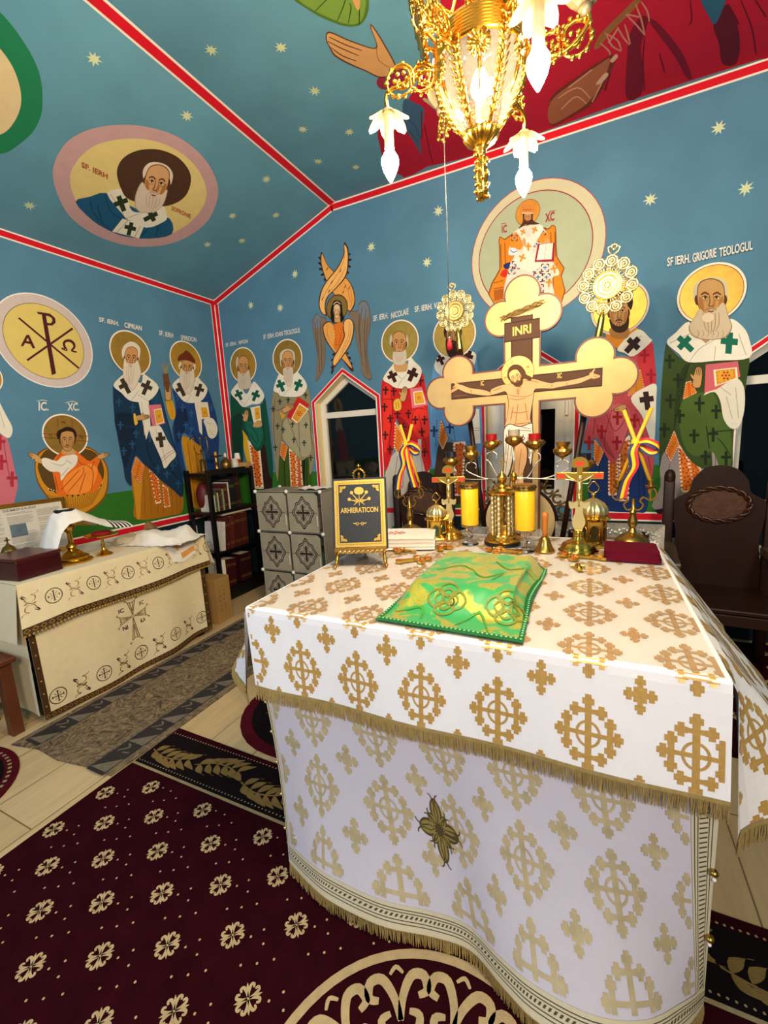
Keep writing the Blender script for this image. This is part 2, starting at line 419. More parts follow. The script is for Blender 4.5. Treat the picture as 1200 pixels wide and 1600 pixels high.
def swags(parent, f, n):
    bm = nbm()
    for i in range(n):
        for (d, wd, mi, off) in ((.16, .10, 0, .0012), (.175, .02, 1, .0018), (.225, .018, 2, .0018), (.32, .05, 0, .0012)):
            pts = [(i+.04+.92*t/12, .80-d*math.sin(PI*t/12)*.9) for t in range(13)]
            lo = [(x, z-wd*.5) for x, z in pts]; hi = [(x, z+wd*.5) for x, z in pts]
            flat(bm, [f(x, z, off) for x, z in lo+hi[::-1]], mi)
        for x0 in (i+.0, i+.93):
            for k, (z0, z1, mi) in enumerate(((.05, .8, 0), (.22, .26, 1), (.3, .33, 2))):
                flat(bm, [f(x, z, .0024+.0006*(k > 0)) for x, z in ((x0, z0), (x0+.07, z0), (x0+.07, z1), (x0, z1))], mi)
    obj('painted_hangings', bm, [paint('#D8D2C4'), paint('#2B6B33'), paint('#8E1E2C')], parent)
swags(wall_back, lambda x, z, o: V((XL+.55+x*.8, YB-o, z)), 7)
swags(wall_left, lambda x, z, o: V((XL+o, -1.6+x*.8, z)), 6)

# windows: plastic frame, crossbar, dark panes, handle
for i, cx in enumerate(WINX):
    yb = YB+.10
    root = bpy.data.objects.new('window_%d' % (i+1), None); COL.objects.link(root); root.location = (cx, yb, .97); root['kind'] = 'structure'
    def ring(bm, A, Bq, y0, y1, mi=0):
        n = len(A)
        for k in range(n):
            l = (k+1) % n; a, b, c, d = A[k], A[l], Bq[l], Bq[k]
            P = [V((p[0], y, p[1])) for y in (y0, y1) for p in (a, b, c, d)]
            vs = [bm.verts.new(p) for p in P]
            for q in ((0, 1, 2, 3), (7, 6, 5, 4), (3, 2, 6, 7), (0, 4, 5, 1)): bm.faces.new([vs[j] for j in q]).material_index = mi
    fr = .055 if i != 1 else .07
    A = house(0, .345, 0, 1.02, 1.275); Bq = house(0, .345-fr, fr, 1.02-fr*.35, 1.275-fr*1.25)
    bm = nbm(); ring(bm, A, Bq, 0, .06); obj('frame', bm, UPVC, root)
    bm = nbm(); box(bm, -.345+fr, .345-fr, -.004, .05, .865, .925, bev=.004); obj('crossbar', bm, UPVC, root)
    s = .345-fr; k = .0 if i != 1 else .05
    bm = nbm(); q = [(-s, .925), (s, .925), (s, 1.02-fr*.35), (0, 1.275-fr*1.25), (-s, 1.02-fr*.35)]
    flat(bm, [(x, .03, z) for x, z in q], 0, (0, .012, 0)); obj('pane', bm, NIGHT, root)
    bm = nbm(); box(bm, -s, s, .03, .042, fr, .865); obj('pane', bm, NIGHT, root)
    if i == 1:
        bm = nbm(); ring(bm, [(-s, fr), (s, fr), (s, .865), (-s, .865)], [(-s+.07, fr+.06), (s-.07, fr+.06), (s-.07, .80), (-s+.07, .80)], -.02, .03); obj('sash', bm, UPVC, root)
        bm = nbm(); box(bm, s+.005, s+.03, -.035, 0, .74, .86, bev=.006); obj('handle', bm, UPVC, root)

# stars painted on walls and ceiling
PB = Plane((0, YB, 0), (0, -1, 0)); PL = Plane((XL, 0, 0), (1, 0, 0)); PC = Plane((0, 0, ZC), (0, 0, -1)); PS = Plane((XB, 0, ZC), nS)
def stars(plane, parent, pts, r):
    bm = nbm()
    for x, y in pts:
        c = plane.at(x, y, -1); a = plane.n.orthogonal().normalized(); b = plane.n.cross(a); q = random.uniform(0, 1)
        flat(bm, [c+(a*math.cos(q+PI*i/8)+b*math.sin(q+PI*i/8))*(r*random.uniform(.85, 1.1) if i % 2 == 0 else r*.42) for i in range(16)])
    obj('painted_stars', bm, paint('#CBD3A8'), parent)
stars(PS, ceiling, [(147, 92), (292, 181), (46, 321), (363, 337), (324, 382), (378, 376), (416, 280), (431, 336)], .042)
stars(PC, ceiling, [(330, 78), (439, 74), (492, 142), (473, 202), (497, 252), (546, 206), (556, 261)], .040)
stars(PB, wall_back, [(461, 428), (392, 477), (438, 481), (580, 386), (667, 410), (685, 330), (1123, 200), (1165, 295), (1016, 312)], .045)
# ================================================================ wall paintings
SK, SKD, LN = '#C79A62', '#A6753F', '#4E2E17'
STOLE, STL, CRK = '#E4DDCD', '#B9AF9C', '#3A2A18'
ORN, ORD, RDK = '#E08A1E', '#B4611A', '#B8301C'
MUR = 'saints painted on the walls'
def halo(m, x, y, r, leaf='#B8913A', rim='#EFE3CC', ln='#7A2A1A'):
    m.use('halo'); m.disc(rim, x, y, r); m.disc(ln, x, y, r*.93); m.disc(goldleaf(leaf), x, y, r*.91)
def pearls(m, c, r, pts, n):
    """row of painted dots along a line"""
    for i in range(len(pts)-1):
        (x0, y0), (x1, y1) = pts[i], pts[i+1]
        for k in range(n): m.e(c, x0+(x1-x0)*(k+.5)/n, y0+(y1-y0)*(k+.5)/n, r, n=6)
def panel(m, pts, n=7, c='#D97A20', edge='#F0D9B8', dots='#B8301C'):
    """embroidered panel with pearled edge and a flower of dots"""
    m.p('#C9521C', pts)
    cx = sum(p[0] for p in pts)/len(pts); cy = sum(p[1] for p in pts)/len(pts)
    m.p(c, [(cx+(x-cx)*.8, cy+(y-cy)*.88) for x, y in pts])
    sz = max(abs(pts[0][0]-pts[2 % len(pts)][0]), abs(pts[0][1]-pts[-1][1]))
    pearls(m, edge, sz*.022+.9, [(cx+(x-cx)*.9, cy+(y-cy)*.94) for x, y in pts+[pts[0]]], n)
    for k in (-.5, -.25, 0, .25, .5):
        ax = (pts[0][0]+pts[1][0]-pts[-1][0]-pts[-2][0])/2; ay = (pts[0][1]+pts[1][1]-pts[-1][1]-pts[-2][1])/2
        for a in range(5): m.e(dots, cx+ax*k*.8+sz*.06*math.cos(a*1.257), cy+ay*k*.8+sz*.06*math.sin(a*1.257), sz*.022+.6, n=6)
def hand(m, x, y, s, a, c=SK, ln=LN, flip=1):
    """hand seen from the side, fingers towards angle a"""
    ca, sa = math.cos(a), math.sin(a); T = lambda u, v: (x+s*(u*ca-v*flip*sa), y+s*(u*sa+v*flip*ca))
    m.c(ln, [T(*q) for q in [(-.62, -.32), (0, -.42), (.6, -.36), (1.1, -.2), (1.08, .22), (.5, .38), (0, .4), (-.62, .3)]])
    m.c(c, [T(*q) for q in [(-.6, -.27), (0, -.36), (.55, -.3), (1.02, -.16), (1.0, .18), (.5, .32), (0, .34), (-.6, .25)]])
    for v in (-.16, 0, .15): m.s(ln, s*.06, [T(.35, v), T(.7, v*.95), T(1.04, v*.7)])
    m.c(ln, [T(*q) for q in [(-.1, -.3), (.2, -.62), (.45, -.66), (.4, -.5), (.2, -.28)]]); m.c(c, [T(*q) for q in [(-.05, -.3), (.2, -.56), (.41, -.62), (.36, -.5), (.18, -.28)]])
def book(m, cov, page, pts, inner):
    m.use('book'); m.p(cov, pts); m.p('#F1DFC2', inner); cx = sum(p[0] for p in inner)/4; cy = sum(p[1] for p in inner)/4
    m.p(page, [(cx+(x-cx)*.84, cy+(y-cy)*.86) for x, y in inner])
    sz = abs(inner[0][0]-inner[1][0])+abs(inner[0][1]-inner[1][1])
    pearls(m, '#B8301C', sz*.02+.5, [(cx+(x-cx)*.7, cy+(y-cy)*.74) for x, y in inner+[inner[0]]], 4)
    for a in range(6): m.e(RDK, cx+sz*.13*math.cos(a*1.047), cy+sz*.13*math.sin(a*1.047), sz*.045, n=7)
    m.e(RDK, cx, cy, sz*.05, n=7)
def crosslets(m, c, h, pts, rot=0.):
    for x, y in pts: m.cross(c, x, y, h, h*.72, rot, .2)

# ---- Ciprian, left wall
m = Mural(PL, (150, 480, 4.705), 'vestment')
m.c('#A96A12', [(250, 1180), (380, 1150), (600, 1300), (640, 1400), (632, 1500), (560, 1530), (300, 1560), (280, 1420), (255, 1280)])
m.c('#C98A1E', [(265, 1200), (340, 1200), (330, 1400), (325, 1545), (300, 1545), (288, 1420)])
for x in (345, 390, 440, 480, 545, 580, 605): m.s('#8A5410', 5, [(x, 1230+.4*(x-345)), (x+12, 1400), (x+15, 1525)])
panel(m, [(388, 1190), (412, 1200), (455, 1250), (478, 1440), (440, 1450)], 8)
panel(m, [(482, 1300), (525, 1330), (545, 1465), (498, 1475)], 8)
m.c('#12304C', [(122, 585), (135, 570), (200, 620), (300, 700), (380, 690), (455, 600), (480, 660), (515, 800), (560, 960), (610, 1140), (637, 1280), (630, 1395), (560, 1340), (470, 1270), (390, 1190), (345, 1150), (287, 1092), (255, 1200), (258, 1312), (215, 1270), (195, 1160), (160, 980), (128, 760)])
m.c('#1B4366', [(400, 690), (450, 612), (480, 690), (540, 930), (600, 1150), (560, 1100), (470, 860)])
m.c('#0C2238', [(135, 790), (270, 790), (300, 860), (200, 880), (300, 900), (260, 1050), (210, 1180), (170, 1000)])
for a in ([(140, 800), (220, 790), (275, 800)], [(290, 1000), (285, 1050), (260, 1130)], [(370, 950), (380, 1080), (470, 1240)], [(450, 1000), (530, 1160), (620, 1300)]): m.s('#081726', 6, a)
crosslets(m, '#1E4D72', 62, [(165, 700), (265, 740), (175, 870), (290, 930), (200, 1060), (262, 1010), (390, 960), (452, 1190), (560, 1170), (518, 1230), (600, 1300), (250, 660), (440, 680)])
panel(m, [(287, 1098), (352, 1165), (322, 1300), (252, 1215)], 8)
m.use('stole')
m.c(STOLE, [(122, 572), (200, 490), (215, 480), (320, 560), (340, 490), (360, 500), (455, 590), (380, 690), (250, 690), (180, 630)])
m.p(STOLE, [(305, 688), (380, 680), (395, 870), (362, 975)]); m.lines(STL, 4, [(330, 700), (350, 940)], [(250, 690), (310, 610)], [(380, 690), (300, 640)])
m.c(STOLE, [(385, 905), (430, 870), (470, 880), (520, 980), (582, 1080), (540, 1140), (497, 1185), (470, 1110)])
m.lines(STL, 5, [(430, 890), (480, 1040), (510, 1150)]); m.lines('#B05A3A', 4, [(470, 1120), (520, 1075), (568, 1048)], [(478, 1135), (530, 1090), (575, 1062)])
m.cross('#3A3226', 210, 580, 120, 92, -.5, .26); m.cross('#3A3226', 362, 592, 112, 86, .4, .26); m.cross('#3A3226', 470, 975, 110, 72, -.12, .26)
book(m, '#D9727E', '#E0A32A', [(378, 720), (470, 715), (502, 855), (408, 878)], [(418, 752), (475, 744), (496, 848), (436, 868)])
m.use('hand'); m.c('#D9B23A', [(268, 790), (282, 785), (300, 850), (278, 865)]); hand(m, 325, 812, 52, -.12)
halo(m, 249, 340, 146)
m.use('head'); head(m, 250, 380, 50, 82, hair='#DDD2BC', beard='#DCCFBB', tilt=.08, hairpts=[(-1.1, .1), (-1.45, -.5), (-1.2, -1.1), (-.4, -1.5), (.5, -1.42), (1.2, -1.0), (1.25, -.3), (1.05, .3), (.8, -.7), (0, -1), (-.9, -.6)],
     beardpts=[(-.95, .0), (-.55, .4), (0, .42), (.6, .38), (.95, .1), (1.55, 1.1), (1.3, 1.9), (.6, 2.75), (-.3, 2.2), (-.95, 1.5)])
m.use('inscription'); m.text('#E9E4DA', 'SF. IERH.', (14, 108), (160, 140), 34); m.text('#E9E4DA', 'CIPRIAN', (200, 150), (328, 176), 38)
m.done('painted_saint', 'painted saint in navy robe with pink book on the left wall, name CIPRIAN', 'mural', group=MUR)

# ---- Spiridon, left wall
m = Mural(PL, (150, 480, 4.705), 'vestment')
m.c('#C98A1E', [(630, 960), (680, 960), (760, 1010), (790, 1150), (800, 1450), (715, 1465), (690, 1300), (650, 1100)])
m.lines('#8A5410', 5, [(670, 1000), (700, 1200), (730, 1450)], [(720, 1010), (750, 1200), (770, 1450)])
m.c('#1C3E74', [(560, 590), (600, 620), (660, 690), (760, 680), (815, 600), (850, 680), (885, 800), (905, 960), (900, 1090), (905, 1300), (880, 1380), (830, 1250), (790, 1060), (720, 985), (645, 925), (625, 1000), (650, 1160), (690, 1310), (640, 1250), (600, 1100), (560, 900), (585, 800), (580, 700)])
m.c('#12294E', [(590, 760), (640, 720), (680, 820), (640, 920), (600, 1000), (575, 900)])
m.lines('#0C1B38', 5, [(640, 720), (660, 830), (640, 920)], [(800, 700), (830, 820), (880, 1000)], [(690, 860), (720, 950), (790, 1040)])
crosslets(m, '#2C5688', 56, [(635, 740), (700, 780), (660, 870), (610, 940), (700, 900), (850, 740), (600, 660), (690, 950)])
m.use('sleeve'); m.c('#D39A1E', [(512, 690), (555, 680), (580, 760), (582, 805), (560, 828), (535, 790)]); m.s('#9A6A10', 4, [(540, 700), (560, 770), (560, 815)])
m.use('hand'); m.c(LN, [(495, 560), (505, 540), (540, 545), (552, 620), (553, 680), (510, 685), (505, 620)]); m.c(SK, [(500, 560), (508, 545), (537, 550), (548, 620), (549, 676), (514, 680), (508, 620)])
m.p('#6B4424', [(486, 492), (530, 486), (542, 560), (536, 625), (516, 622), (498, 560)])
for yy in (560, 580, 600): m.s(LN, 4, [(500, yy), (520, yy-6), (534, yy+2)])
for k in range(9): m.s('#9A8A4A', 3, [(505+k*2, 488), (498+k*4.5-8, 455), (480+k*8, 420-(k % 3)*10)])
m.use('stole')
m.c(STOLE, [(560, 575), (610, 520), (640, 515), (690, 600), (740, 520), (770, 540), (818, 605), (770, 690), (660, 700), (600, 640)])
m.p(STOLE, [(722, 700), (770, 690), (780, 940), (760, 920)])
m.c(STOLE, [(790, 830), (850, 815), (888, 870), (888, 930), (860, 965), (825, 950), (805, 880)]); m.lines(STL, 4, [(810, 850), (850, 860)], [(830, 900), (860, 940)], [(660, 700), (700, 640)])
m.cross('#3A3226', 625, 605, 105, 80, -.45, .26); m.cross('#3A3226', 755, 610, 96, 72, .3, .26)
book(m, '#E5D9C0', '#E0A32A', [(735, 700), (820, 698), (838, 818), (760, 825)], [(764, 732), (815, 730), (832, 812), (776, 818)])
halo(m, 662, 396, 114, leaf='#C99A34')
m.use('head'); head(m, 667, 445, 46, 62, hair='#DDD2BC', beard='#D8CBB8', tilt=.08, hairpts=[(-1.1, .3), (-1.15, -.6), (1.1, -.6), (1.1, .3)], beardpts=[(-.95, .1), (-.5, .45), (0, .42), (.6, .4), (1, .1), (1.3, 1.2), (1.15, 2.4), (.5, 3.1), (-.3, 2.6), (-1.0, 1.4)])
m.c('#6A2E14', [(602, 400), (605, 360), (640, 335), (658, 318), (690, 340), (722, 385), (722, 415), (665, 395)]); m.s('#C9A06A', 5, [(604, 398), (662, 394), (720, 416)])
m.use('inscription'); m.text('#DDD9D0', 'SF. IERH', (460, 205), (565, 228), 36); m.text('#DDD9D0', 'SPIRIDON', (620, 240), (735, 258), 36)
m.done('painted_saint', 'painted saint in brown pointed cap raising a bundle, on the left wall', 'mural', group=MUR)

# ---- Nifon, back wall
C2 = (340, 520, 6.156)
m = Mural(PB, C2, 'vestment')
m.c('#2A1512', [(400, 1100), (450, 1060), (500, 1150), (525, 1300), (520, 1520), (430, 1540), (410, 1300)])
m.c('#D9A81C', [(235, 830), (260, 830), (270, 900), (300, 1060), (330, 1300), (300, 1300), (250, 1100), (232, 950)])
m.p('#EAD8B4', [(288, 1030), (410, 1110), (445, 1500), (360, 1500)]); panel(m, [(300, 1045), (400, 1125), (438, 1490), (370, 1490)], 14, '#D2701E')
m.c('#0F4A38', [(128, 610), (135, 585), (200, 630), (280, 720), (420, 690), (455, 620), (480, 760), (505, 950), (535, 1250), (530, 1400), (495, 1330), (460, 1080), (420, 1120), (385, 1140), (340, 1090), (290, 1000), (235, 930), (250, 1000), (240, 1300), (150, 1330), (140, 1150), (130, 900)])
m.c('#0A3528', [(150, 820), (250, 780), (240, 900), (235, 1150), (160, 1150)]); m.c('#176250', [(270, 870), (330, 850), (350, 900), (420, 910), (440, 980), (390, 1110), (310, 1010)])
m.lines('#06251C', 6, [(140, 820), (190, 810), (245, 790)], [(250, 910), (330, 1000), (390, 1080)], [(440, 820), (450, 950), (460, 1070)], [(300, 880), (370, 960), (400, 1060)])
m.use('stole')
m.c(STOLE, [(132, 575), (190, 490), (210, 480), (280, 590), (340, 480), (380, 490), (452, 600), (410, 680), (330, 690), (250, 715), (190, 650)]); m.lines(STL, 5, [(250, 715), (300, 640), (390, 560)], [(200, 640), (270, 690)])
m.cross('#0F5540', 210, 598, 105, 80, -.45, .28); m.cross('#0F5540', 367, 605, 110, 82, .4, .28)
book(m, '#E2D6BC', '#E0A32A', [(318, 720), (412, 700), (425, 850), (355, 890)], [(352, 718), (410, 706), (420, 830), (365, 850)])
m.use('hand'); hand(m, 275, 810, 62, -1.4); m.c(SK, [(355, 870), (400, 840), (432, 870), (420, 905), (350, 905)])
halo(m, 250, 312, 127)
m.use('head'); head(m, 252, 335, 52, 105, hair='#C7B79A', beard='#C9BBA4', brow='#4A2E18', hairpts=[(-1.1, .2), (-1.4, -.4), (-1.2, -.9), (-.9, -.9), (-.9, 0)], beardpts=[(-.95, .35), (-.4, .6), (0, .55), (.4, .55), (.95, .2), (1.3, 1.0), (1.35, 1.7), (.6, 1.95), (-.5, 1.9), (-.95, 1.5)])
m.use('inscription'); m.text('#D9D9D4', 'SF. IERH.  NIFON', (84, 138), (296, 98), 36)
m.done('painted_saint', 'painted saint in dark green robe with a book, nearest the room corner', 'mural', group=MUR)

# ---- Ioan Teologul, back wall
m = Mural(PB, C2, 'vestment')
m.c('#3A5418', [(600, 1160), (700, 1100), (820, 1200), (890, 1200), (885, 1520), (600, 1520)]); m.lines('#22360E', 12, [(640, 1200), (650, 1500)], [(860, 1220), (860, 1500)]); m.p('#15200C', [(815, 1180), (845, 1190), (840, 1510), (818, 1510)])
m.p('#E6CFA4', [(684, 1090), (800, 1180), (828, 1510), (706, 1510)]); panel(m, [(690, 1110), (752, 1150), (768, 1500), (715, 1500)], 14); panel(m, [(762, 1160), (800, 1200), (820, 1500), (776, 1500)], 14, '#C95F22')
m.c('#8C8262', [(545, 560), (580, 530), (640, 600), (760, 620), (850, 520), (885, 560), (900, 700), (915, 900), (938, 1120), (920, 1300), (890, 1360), (880, 1200), (808, 1230), (740, 1150), (680, 1090), (620, 1030), (600, 1150), (585, 1420), (560, 1300), (540, 1050), (520, 800), (530, 650)])
m.c('#A39A78', [(640, 860), (690, 830), (780, 880), (800, 1000), (805, 1200), (730, 1130), (640, 1020)]); m.c('#A39A78', [(790, 800), (820, 750), (880, 760), (890, 900), (900, 1150), (810, 1180), (790, 1000)])
m.lines('#4E4530', 5, [(640, 830), (620, 920), (625, 1030)], [(785, 820), (790, 980), (800, 1190)], [(530, 750), (600, 740), (640, 720)], [(680, 830), (740, 980), (800, 1150)], [(820, 760), (860, 745), (895, 800), (905, 1000), (930, 1120)], [(560, 620), (545, 900), (570, 1200)])
crosslets(m, '#24332A', 58, [(605, 665), (684, 648), (852, 603), (540, 735), (582, 900), (636, 935), (726, 882), (856, 890), (740, 1030), (838, 1060), (562, 1105), (902, 1205)])
panel(m, [(620, 1035), (684, 1100), (650, 1235), (604, 1170)], 7)
m.use('stole')
m.c(STOLE, [(545, 545), (600, 390), (640, 350), (690, 470), (745, 370), (800, 400), (868, 510), (800, 610), (630, 612), (590, 580)]); m.lines(STL, 5, [(630, 612), (700, 540), (840, 440)], [(640, 430), (690, 530)], [(600, 580), (620, 520)])
m.cross('#0E5A44', 618, 510, 118, 88, -.4, .28); m.cross('#0E5A44', 782, 505, 118, 84, .4, .28)
book(m, '#C2241E', '#D9952A', [(780, 612), (892, 690), (772, 875), (672, 806)], [(795, 675), (885, 735), (772, 872), (716, 826)])
m.use('hand'); m.c('#D99A2A', [(610, 760), (640, 780), (660, 790), (630, 830)]); hand(m, 675, 735, 68, -.5)
halo(m, 679, 248, 143, leaf='#A8863A')
m.use('head'); head(m, 684, 280, 56, 98, hair='#CFC2A8', beard='#CFC0AA', hairpts=[(-1.1, .5), (-1.35, -.3), (-1.2, -.9), (-.5, -1.2), (.4, -1.2), (1.1, -.9), (1.2, -.2), (1.05, .6), (.8, -.6), (0, -.75), (-.85, -.5)], beardpts=[(-.75, .7), (-.3, .6), (0, .55), (.4, .55), (.85, .6), (.85, 1.4), (.6, 2.2), (.2, 2.4), (-.3, 2.0), (-.75, 1.2)])
m.use('inscription'); m.text('#D9D9D4', 'SF. IERH. IOAN TEOLOGUL', (450, 68), (805, 0), 46)
m.done('painted_saint', 'painted saint in olive robe with a red book, left of the left window', 'mural', group=MUR)

# ---- Nicolae and Vasile, back wall
C4 = (580, 470, 4.85)
m = Mural(PB, C4, 'vestment')
m.c('#B9B0A4', [(110, 1290), (180, 1150), (300, 1080), (420, 1180), (425, 1420), (250, 1700), (100, 1700)]); m.lines('#8A8178', 6, [(200, 1180), (170, 1400)], [(310, 1150), (320, 1400)], [(380, 1180), (400, 1400)], [(250, 1160), (240, 1420)])
m.c('#C01A1A', [(78, 640), (100, 595), (200, 640), (330, 650), (385, 545), (410, 640), (430, 830), (445, 1060), (455, 1230), (415, 1300), (385, 1190), (355, 1160), (300, 1090), (240, 980), (190, 890), (175, 1080), (150, 1190), (105, 1290), (85, 1080), (75, 830)])
m.c('#E03024', [(300, 860), (340, 810), (400, 800), (430, 850), (440, 1010), (360, 1040), (310, 950)]); m.c('#8C1012', [(190, 870), (250, 900), (300, 980), (300, 1090), (240, 990)]); m.c('#E03024', [(100, 640), (150, 660), (160, 800), (130, 1050), (100, 1150), (90, 830)])
m.lines('#6A0A0C', 5, [(310, 990), (310, 880), (345, 815), (430, 830)], [(150, 690), (160, 850), (130, 1180)], [(85, 750), (150, 745), (190, 760)], [(190, 890), (260, 1030), (350, 1150)], [(360, 860), (390, 1000), (440, 1200)])
crosslets(m, '#4A0C10', 66, [(110, 680), (172, 688), (375, 610), (102, 808), (145, 895), (200, 860), (283, 858), (335, 905), (405, 905), (108, 1020), (245, 960), (385, 998), (145, 1130), (405, 1150)])
panel(m, [(182, 910), (255, 1040), (215, 1180), (172, 1110)], 8); m.p('#B9B0A4', [(355, 1048), (382, 1048), (382, 1200), (355, 1170)])
m.use('stole')
m.c(STOLE, [(92, 590), (160, 490), (185, 470), (200, 530), (270, 530), (290, 425), (330, 460), (385, 530), (330, 650), (200, 662), (140, 630)]); m.lines(STL, 5, [(200, 660), (250, 580), (350, 490)], [(150, 520), (230, 590)])
m.cross('#3A1416', 165, 575, 92, 78, -.45, .3); m.cross('#3A1416', 312, 560, 108, 84, .4, .3)
book(m, '#D9727E', '#E0A32A', [(295, 665), (385, 655), (430, 790), (312, 815)], [(320, 690), (390, 680), (415, 780), (330, 790)])
m.use('hand'); m.c('#D9B23A', [(175, 760), (220, 745), (228, 820), (180, 830)]); m.lines('#B8301C', 4, [(190, 770), (195, 815)], [(205, 765), (212, 810)]); hand(m, 247, 720, 62, -1.35)
halo(m, 218, 310, 142, leaf='#B0923E')
m.use('head'); m.c(SK, [(180, 470), (270, 470), (272, 530), (220, 540), (182, 530)]); head(m, 215, 325, 54, 86, hair='#C9BEA6', beard='#CFC4B2', hairpts=[(-1.05, .2), (-1.35, -.3), (-1.1, -.8), (-.8, -.4), (.85, -.4), (1.05, -.8), (1.25, -.3), (1.05, .3)], beardpts=[(-.8, .75), (-.4, .75), (0, .72), (.4, .75), (.85, .55), (1.0, 1.2), (.7, 1.75), (0, 1.9), (-.7, 1.75), (-.9, 1.3)])
m.use('inscription'); m.text('#DDDAD2', 'SF. IERH.', (20, 158), (132, 134), 44); m.text('#DDDAD2', 'NICOLAIE', (154, 138), (286, 104), 46)
m.done('painted_saint', 'painted saint in bright red robe with crosses, right of the left window', 'mural', group=MUR)

m = Mural(PB, C4, 'vestment')
m.c('#4A3420', [(500, 1150), (540, 1080), (640, 1080), (760, 1150), (800, 1500), (490, 1500)]); panel(m, [(625, 1070), (715, 1060), (690, 1480), (632, 1480)], 16, '#C8661C'); m.lines('#2C1C10', 6, [(560, 1150), (540, 1450)], [(590, 1150), (580, 1450)])
m.c('#5E92C4', [(470, 520), (490, 490), (600, 600), (700, 640), (790, 440), (810, 520), (835, 800), (845, 1100), (820, 1180), (780, 1060), (720, 1065), (630, 1060), (580, 1010), (535, 910), (500, 1150), (480, 1270), (455, 1200), (445, 1000), (450, 700)])
m.lines('#3A6794', 6, [(620, 960), (640, 1060)], [(500, 900), (490, 1100)], [(800, 850), (820, 1050)]); crosslets(m, '#1E3560', 84, [(478, 990), (597, 965), (500, 780), (640, 800), (560, 700)])
panel(m, [(530, 900), (585, 1040), (545, 1130), (510, 1060)], 7)
m.use('stole'); m.c(STOLE, [(480, 490), (530, 390), (560, 390), (640, 500), (720, 370), (740, 370), (800, 420), (740, 560), (600, 600), (520, 560)]); m.p(STOLE, [(740, 820), (820, 820), (830, 1080), (760, 1080)]); m.lines('#B0604A', 4, [(748, 968), (825, 964)], [(748, 985), (826, 980)]); m.cross('#3A1416', 530, 450, 80, 66, -.4, .3); m.cross('#3A1416', 735, 425, 100, 76, .4, .3); m.cross('#3A1416', 755, 860, 80, 60, .1, .3)
halo(m, 630, 262, 162, leaf='#B8933C')
m.use('head'); head(m, 622, 265, 52, 80, skin='#B58450', hair='#2E1A10', beard='#3A2216', bl='#20120A', hairpts=[(-1.1, .2), (-1.35, -.3), (-1.1, -.9), (-.4, -1.15), (.4, -1.15), (1.1, -.9), (1.3, -.3), (1.1, .2), (.7, -.5), (-.7, -.5)], beardpts=[(-.95, .3), (-.5, .5), (0, .48), (.5, .5), (.95, .3), (1.0, 1.2), (.7, 1.9), (0, 2.2), (-.7, 1.8), (-1, 1.1)])
m.use('inscription'); m.text('#DDDAD2', 'SF. IERH. VASILE', (332, 90), (590, 42), 44)
m.done('painted_saint', 'painted saint in light blue robe behind the left arm of the cross', 'mural', group=MUR)

# ---- Ioan Gura de Aur, back wall
m = Mural(PB, (900, 430, 4.1), 'vestment')
m.c('#12306A', [(100, 1180), (200, 1130), (440, 1180), (465, 1300), (455, 1500), (380, 1520), (180, 1510), (90, 1490), (80, 1300)]); m.lines('#0A1E48', 6, [(150, 1200), (140, 1480)], [(400, 1230), (410, 1490)], [(430, 1230), (440, 1480)], [(200, 1440), (200, 1500)])
panel(m, [(208, 1130), (268, 1140), (268, 1410), (208, 1412)], 12, '#C8701C'); panel(m, [(275, 1080), (345, 1020), (335, 1450), (275, 1450)], 14, '#C8701C')
m.c('#BE4A54', [(60, 1000), (130, 800), (230, 720), (300, 560), (470, 430), (495, 500), (512, 720), (505, 1000), (490, 1280), (455, 1260), (400, 1100), (340, 1010), (290, 1120), (255, 1192), (215, 1190), (170, 1110), (130, 1040), (60, 1080)])
m.c('#C03038', [(400, 480), (480, 430), (500, 520), (508, 700), (450, 720), (400, 620)]); m.c('#A23A46', [(130, 950), (160, 1000), (250, 1170), (180, 1110), (140, 1030)]); m.c('#CC6068', [(220, 850), (310, 830), (350, 900), (330, 1000), (270, 1130), (240, 1000)])
m.lines('#7A1E2A', 5, [(130, 850), (110, 1020)], [(230, 860), (180, 1080), (250, 1180)], [(320, 850), (340, 960), (280, 1130)], [(190, 880), (250, 1000), (330, 900)], [(380, 860), (440, 1080), (480, 1250)])
crosslets(m, '#9A1420', 88, [(265, 915), (165, 1005), (262, 1075), (85, 1075), (375, 935), (438, 520), (480, 645)])
panel(m, [(350, 690), (412, 600), (440, 720), (330, 780)], 8, '#C8801C'); panel(m, [(118, 1050), (180, 1130), (140, 1225), (112, 1170)], 7)
m.use('stole'); m.c('#D9851E', [(190, 370), (230, 330), (335, 320), (400, 360), (300, 470), (210, 440)]); m.c(STOLE, [(265, 470), (390, 350), (470, 405), (478, 430), (370, 520), (310, 500)]); m.c(STOLE, [(350, 790), (440, 720), (510, 700), (512, 800), (500, 1080), (470, 1040), (420, 900)]); m.lines(STL, 5, [(420, 780), (470, 900)], [(300, 470), (420, 390)])
m.cross('#2E1A1C', 360, 450, 122, 90, .75, .3); m.cross('#2E1A1C', 452, 805, 118, 90, -.12, .3)
m.use('hand'); hand(m, 290, 850, 46, 2.8)
halo(m, 278, 212, 183, leaf='#D2A440', rim='#D9CDBE')
m.use('head'); m.c(SKD, [(220, 340), (330, 330), (332, 400), (265, 410), (222, 390)]); head(m, 272, 240, 66, 98, skin='#B98A54', hair='#2A1810', beard='#3A2416', bl='#2A1810', tilt=-.05, hairpts=[(-1.0, -.1), (-1.1, -.7), (-.6, -1.25), (.2, -1.35), (1.1, -1.2), (1.45, -.7), (1.2, -.1), (.8, -.5), (.3, -.8), (-.8, -.6)], beardpts=[(-.9, .4), (-.6, .75), (0, .92), (.6, .72), (.92, .3), (.85, .95), (.4, 1.28), (-.3, 1.28), (-.75, .95)])
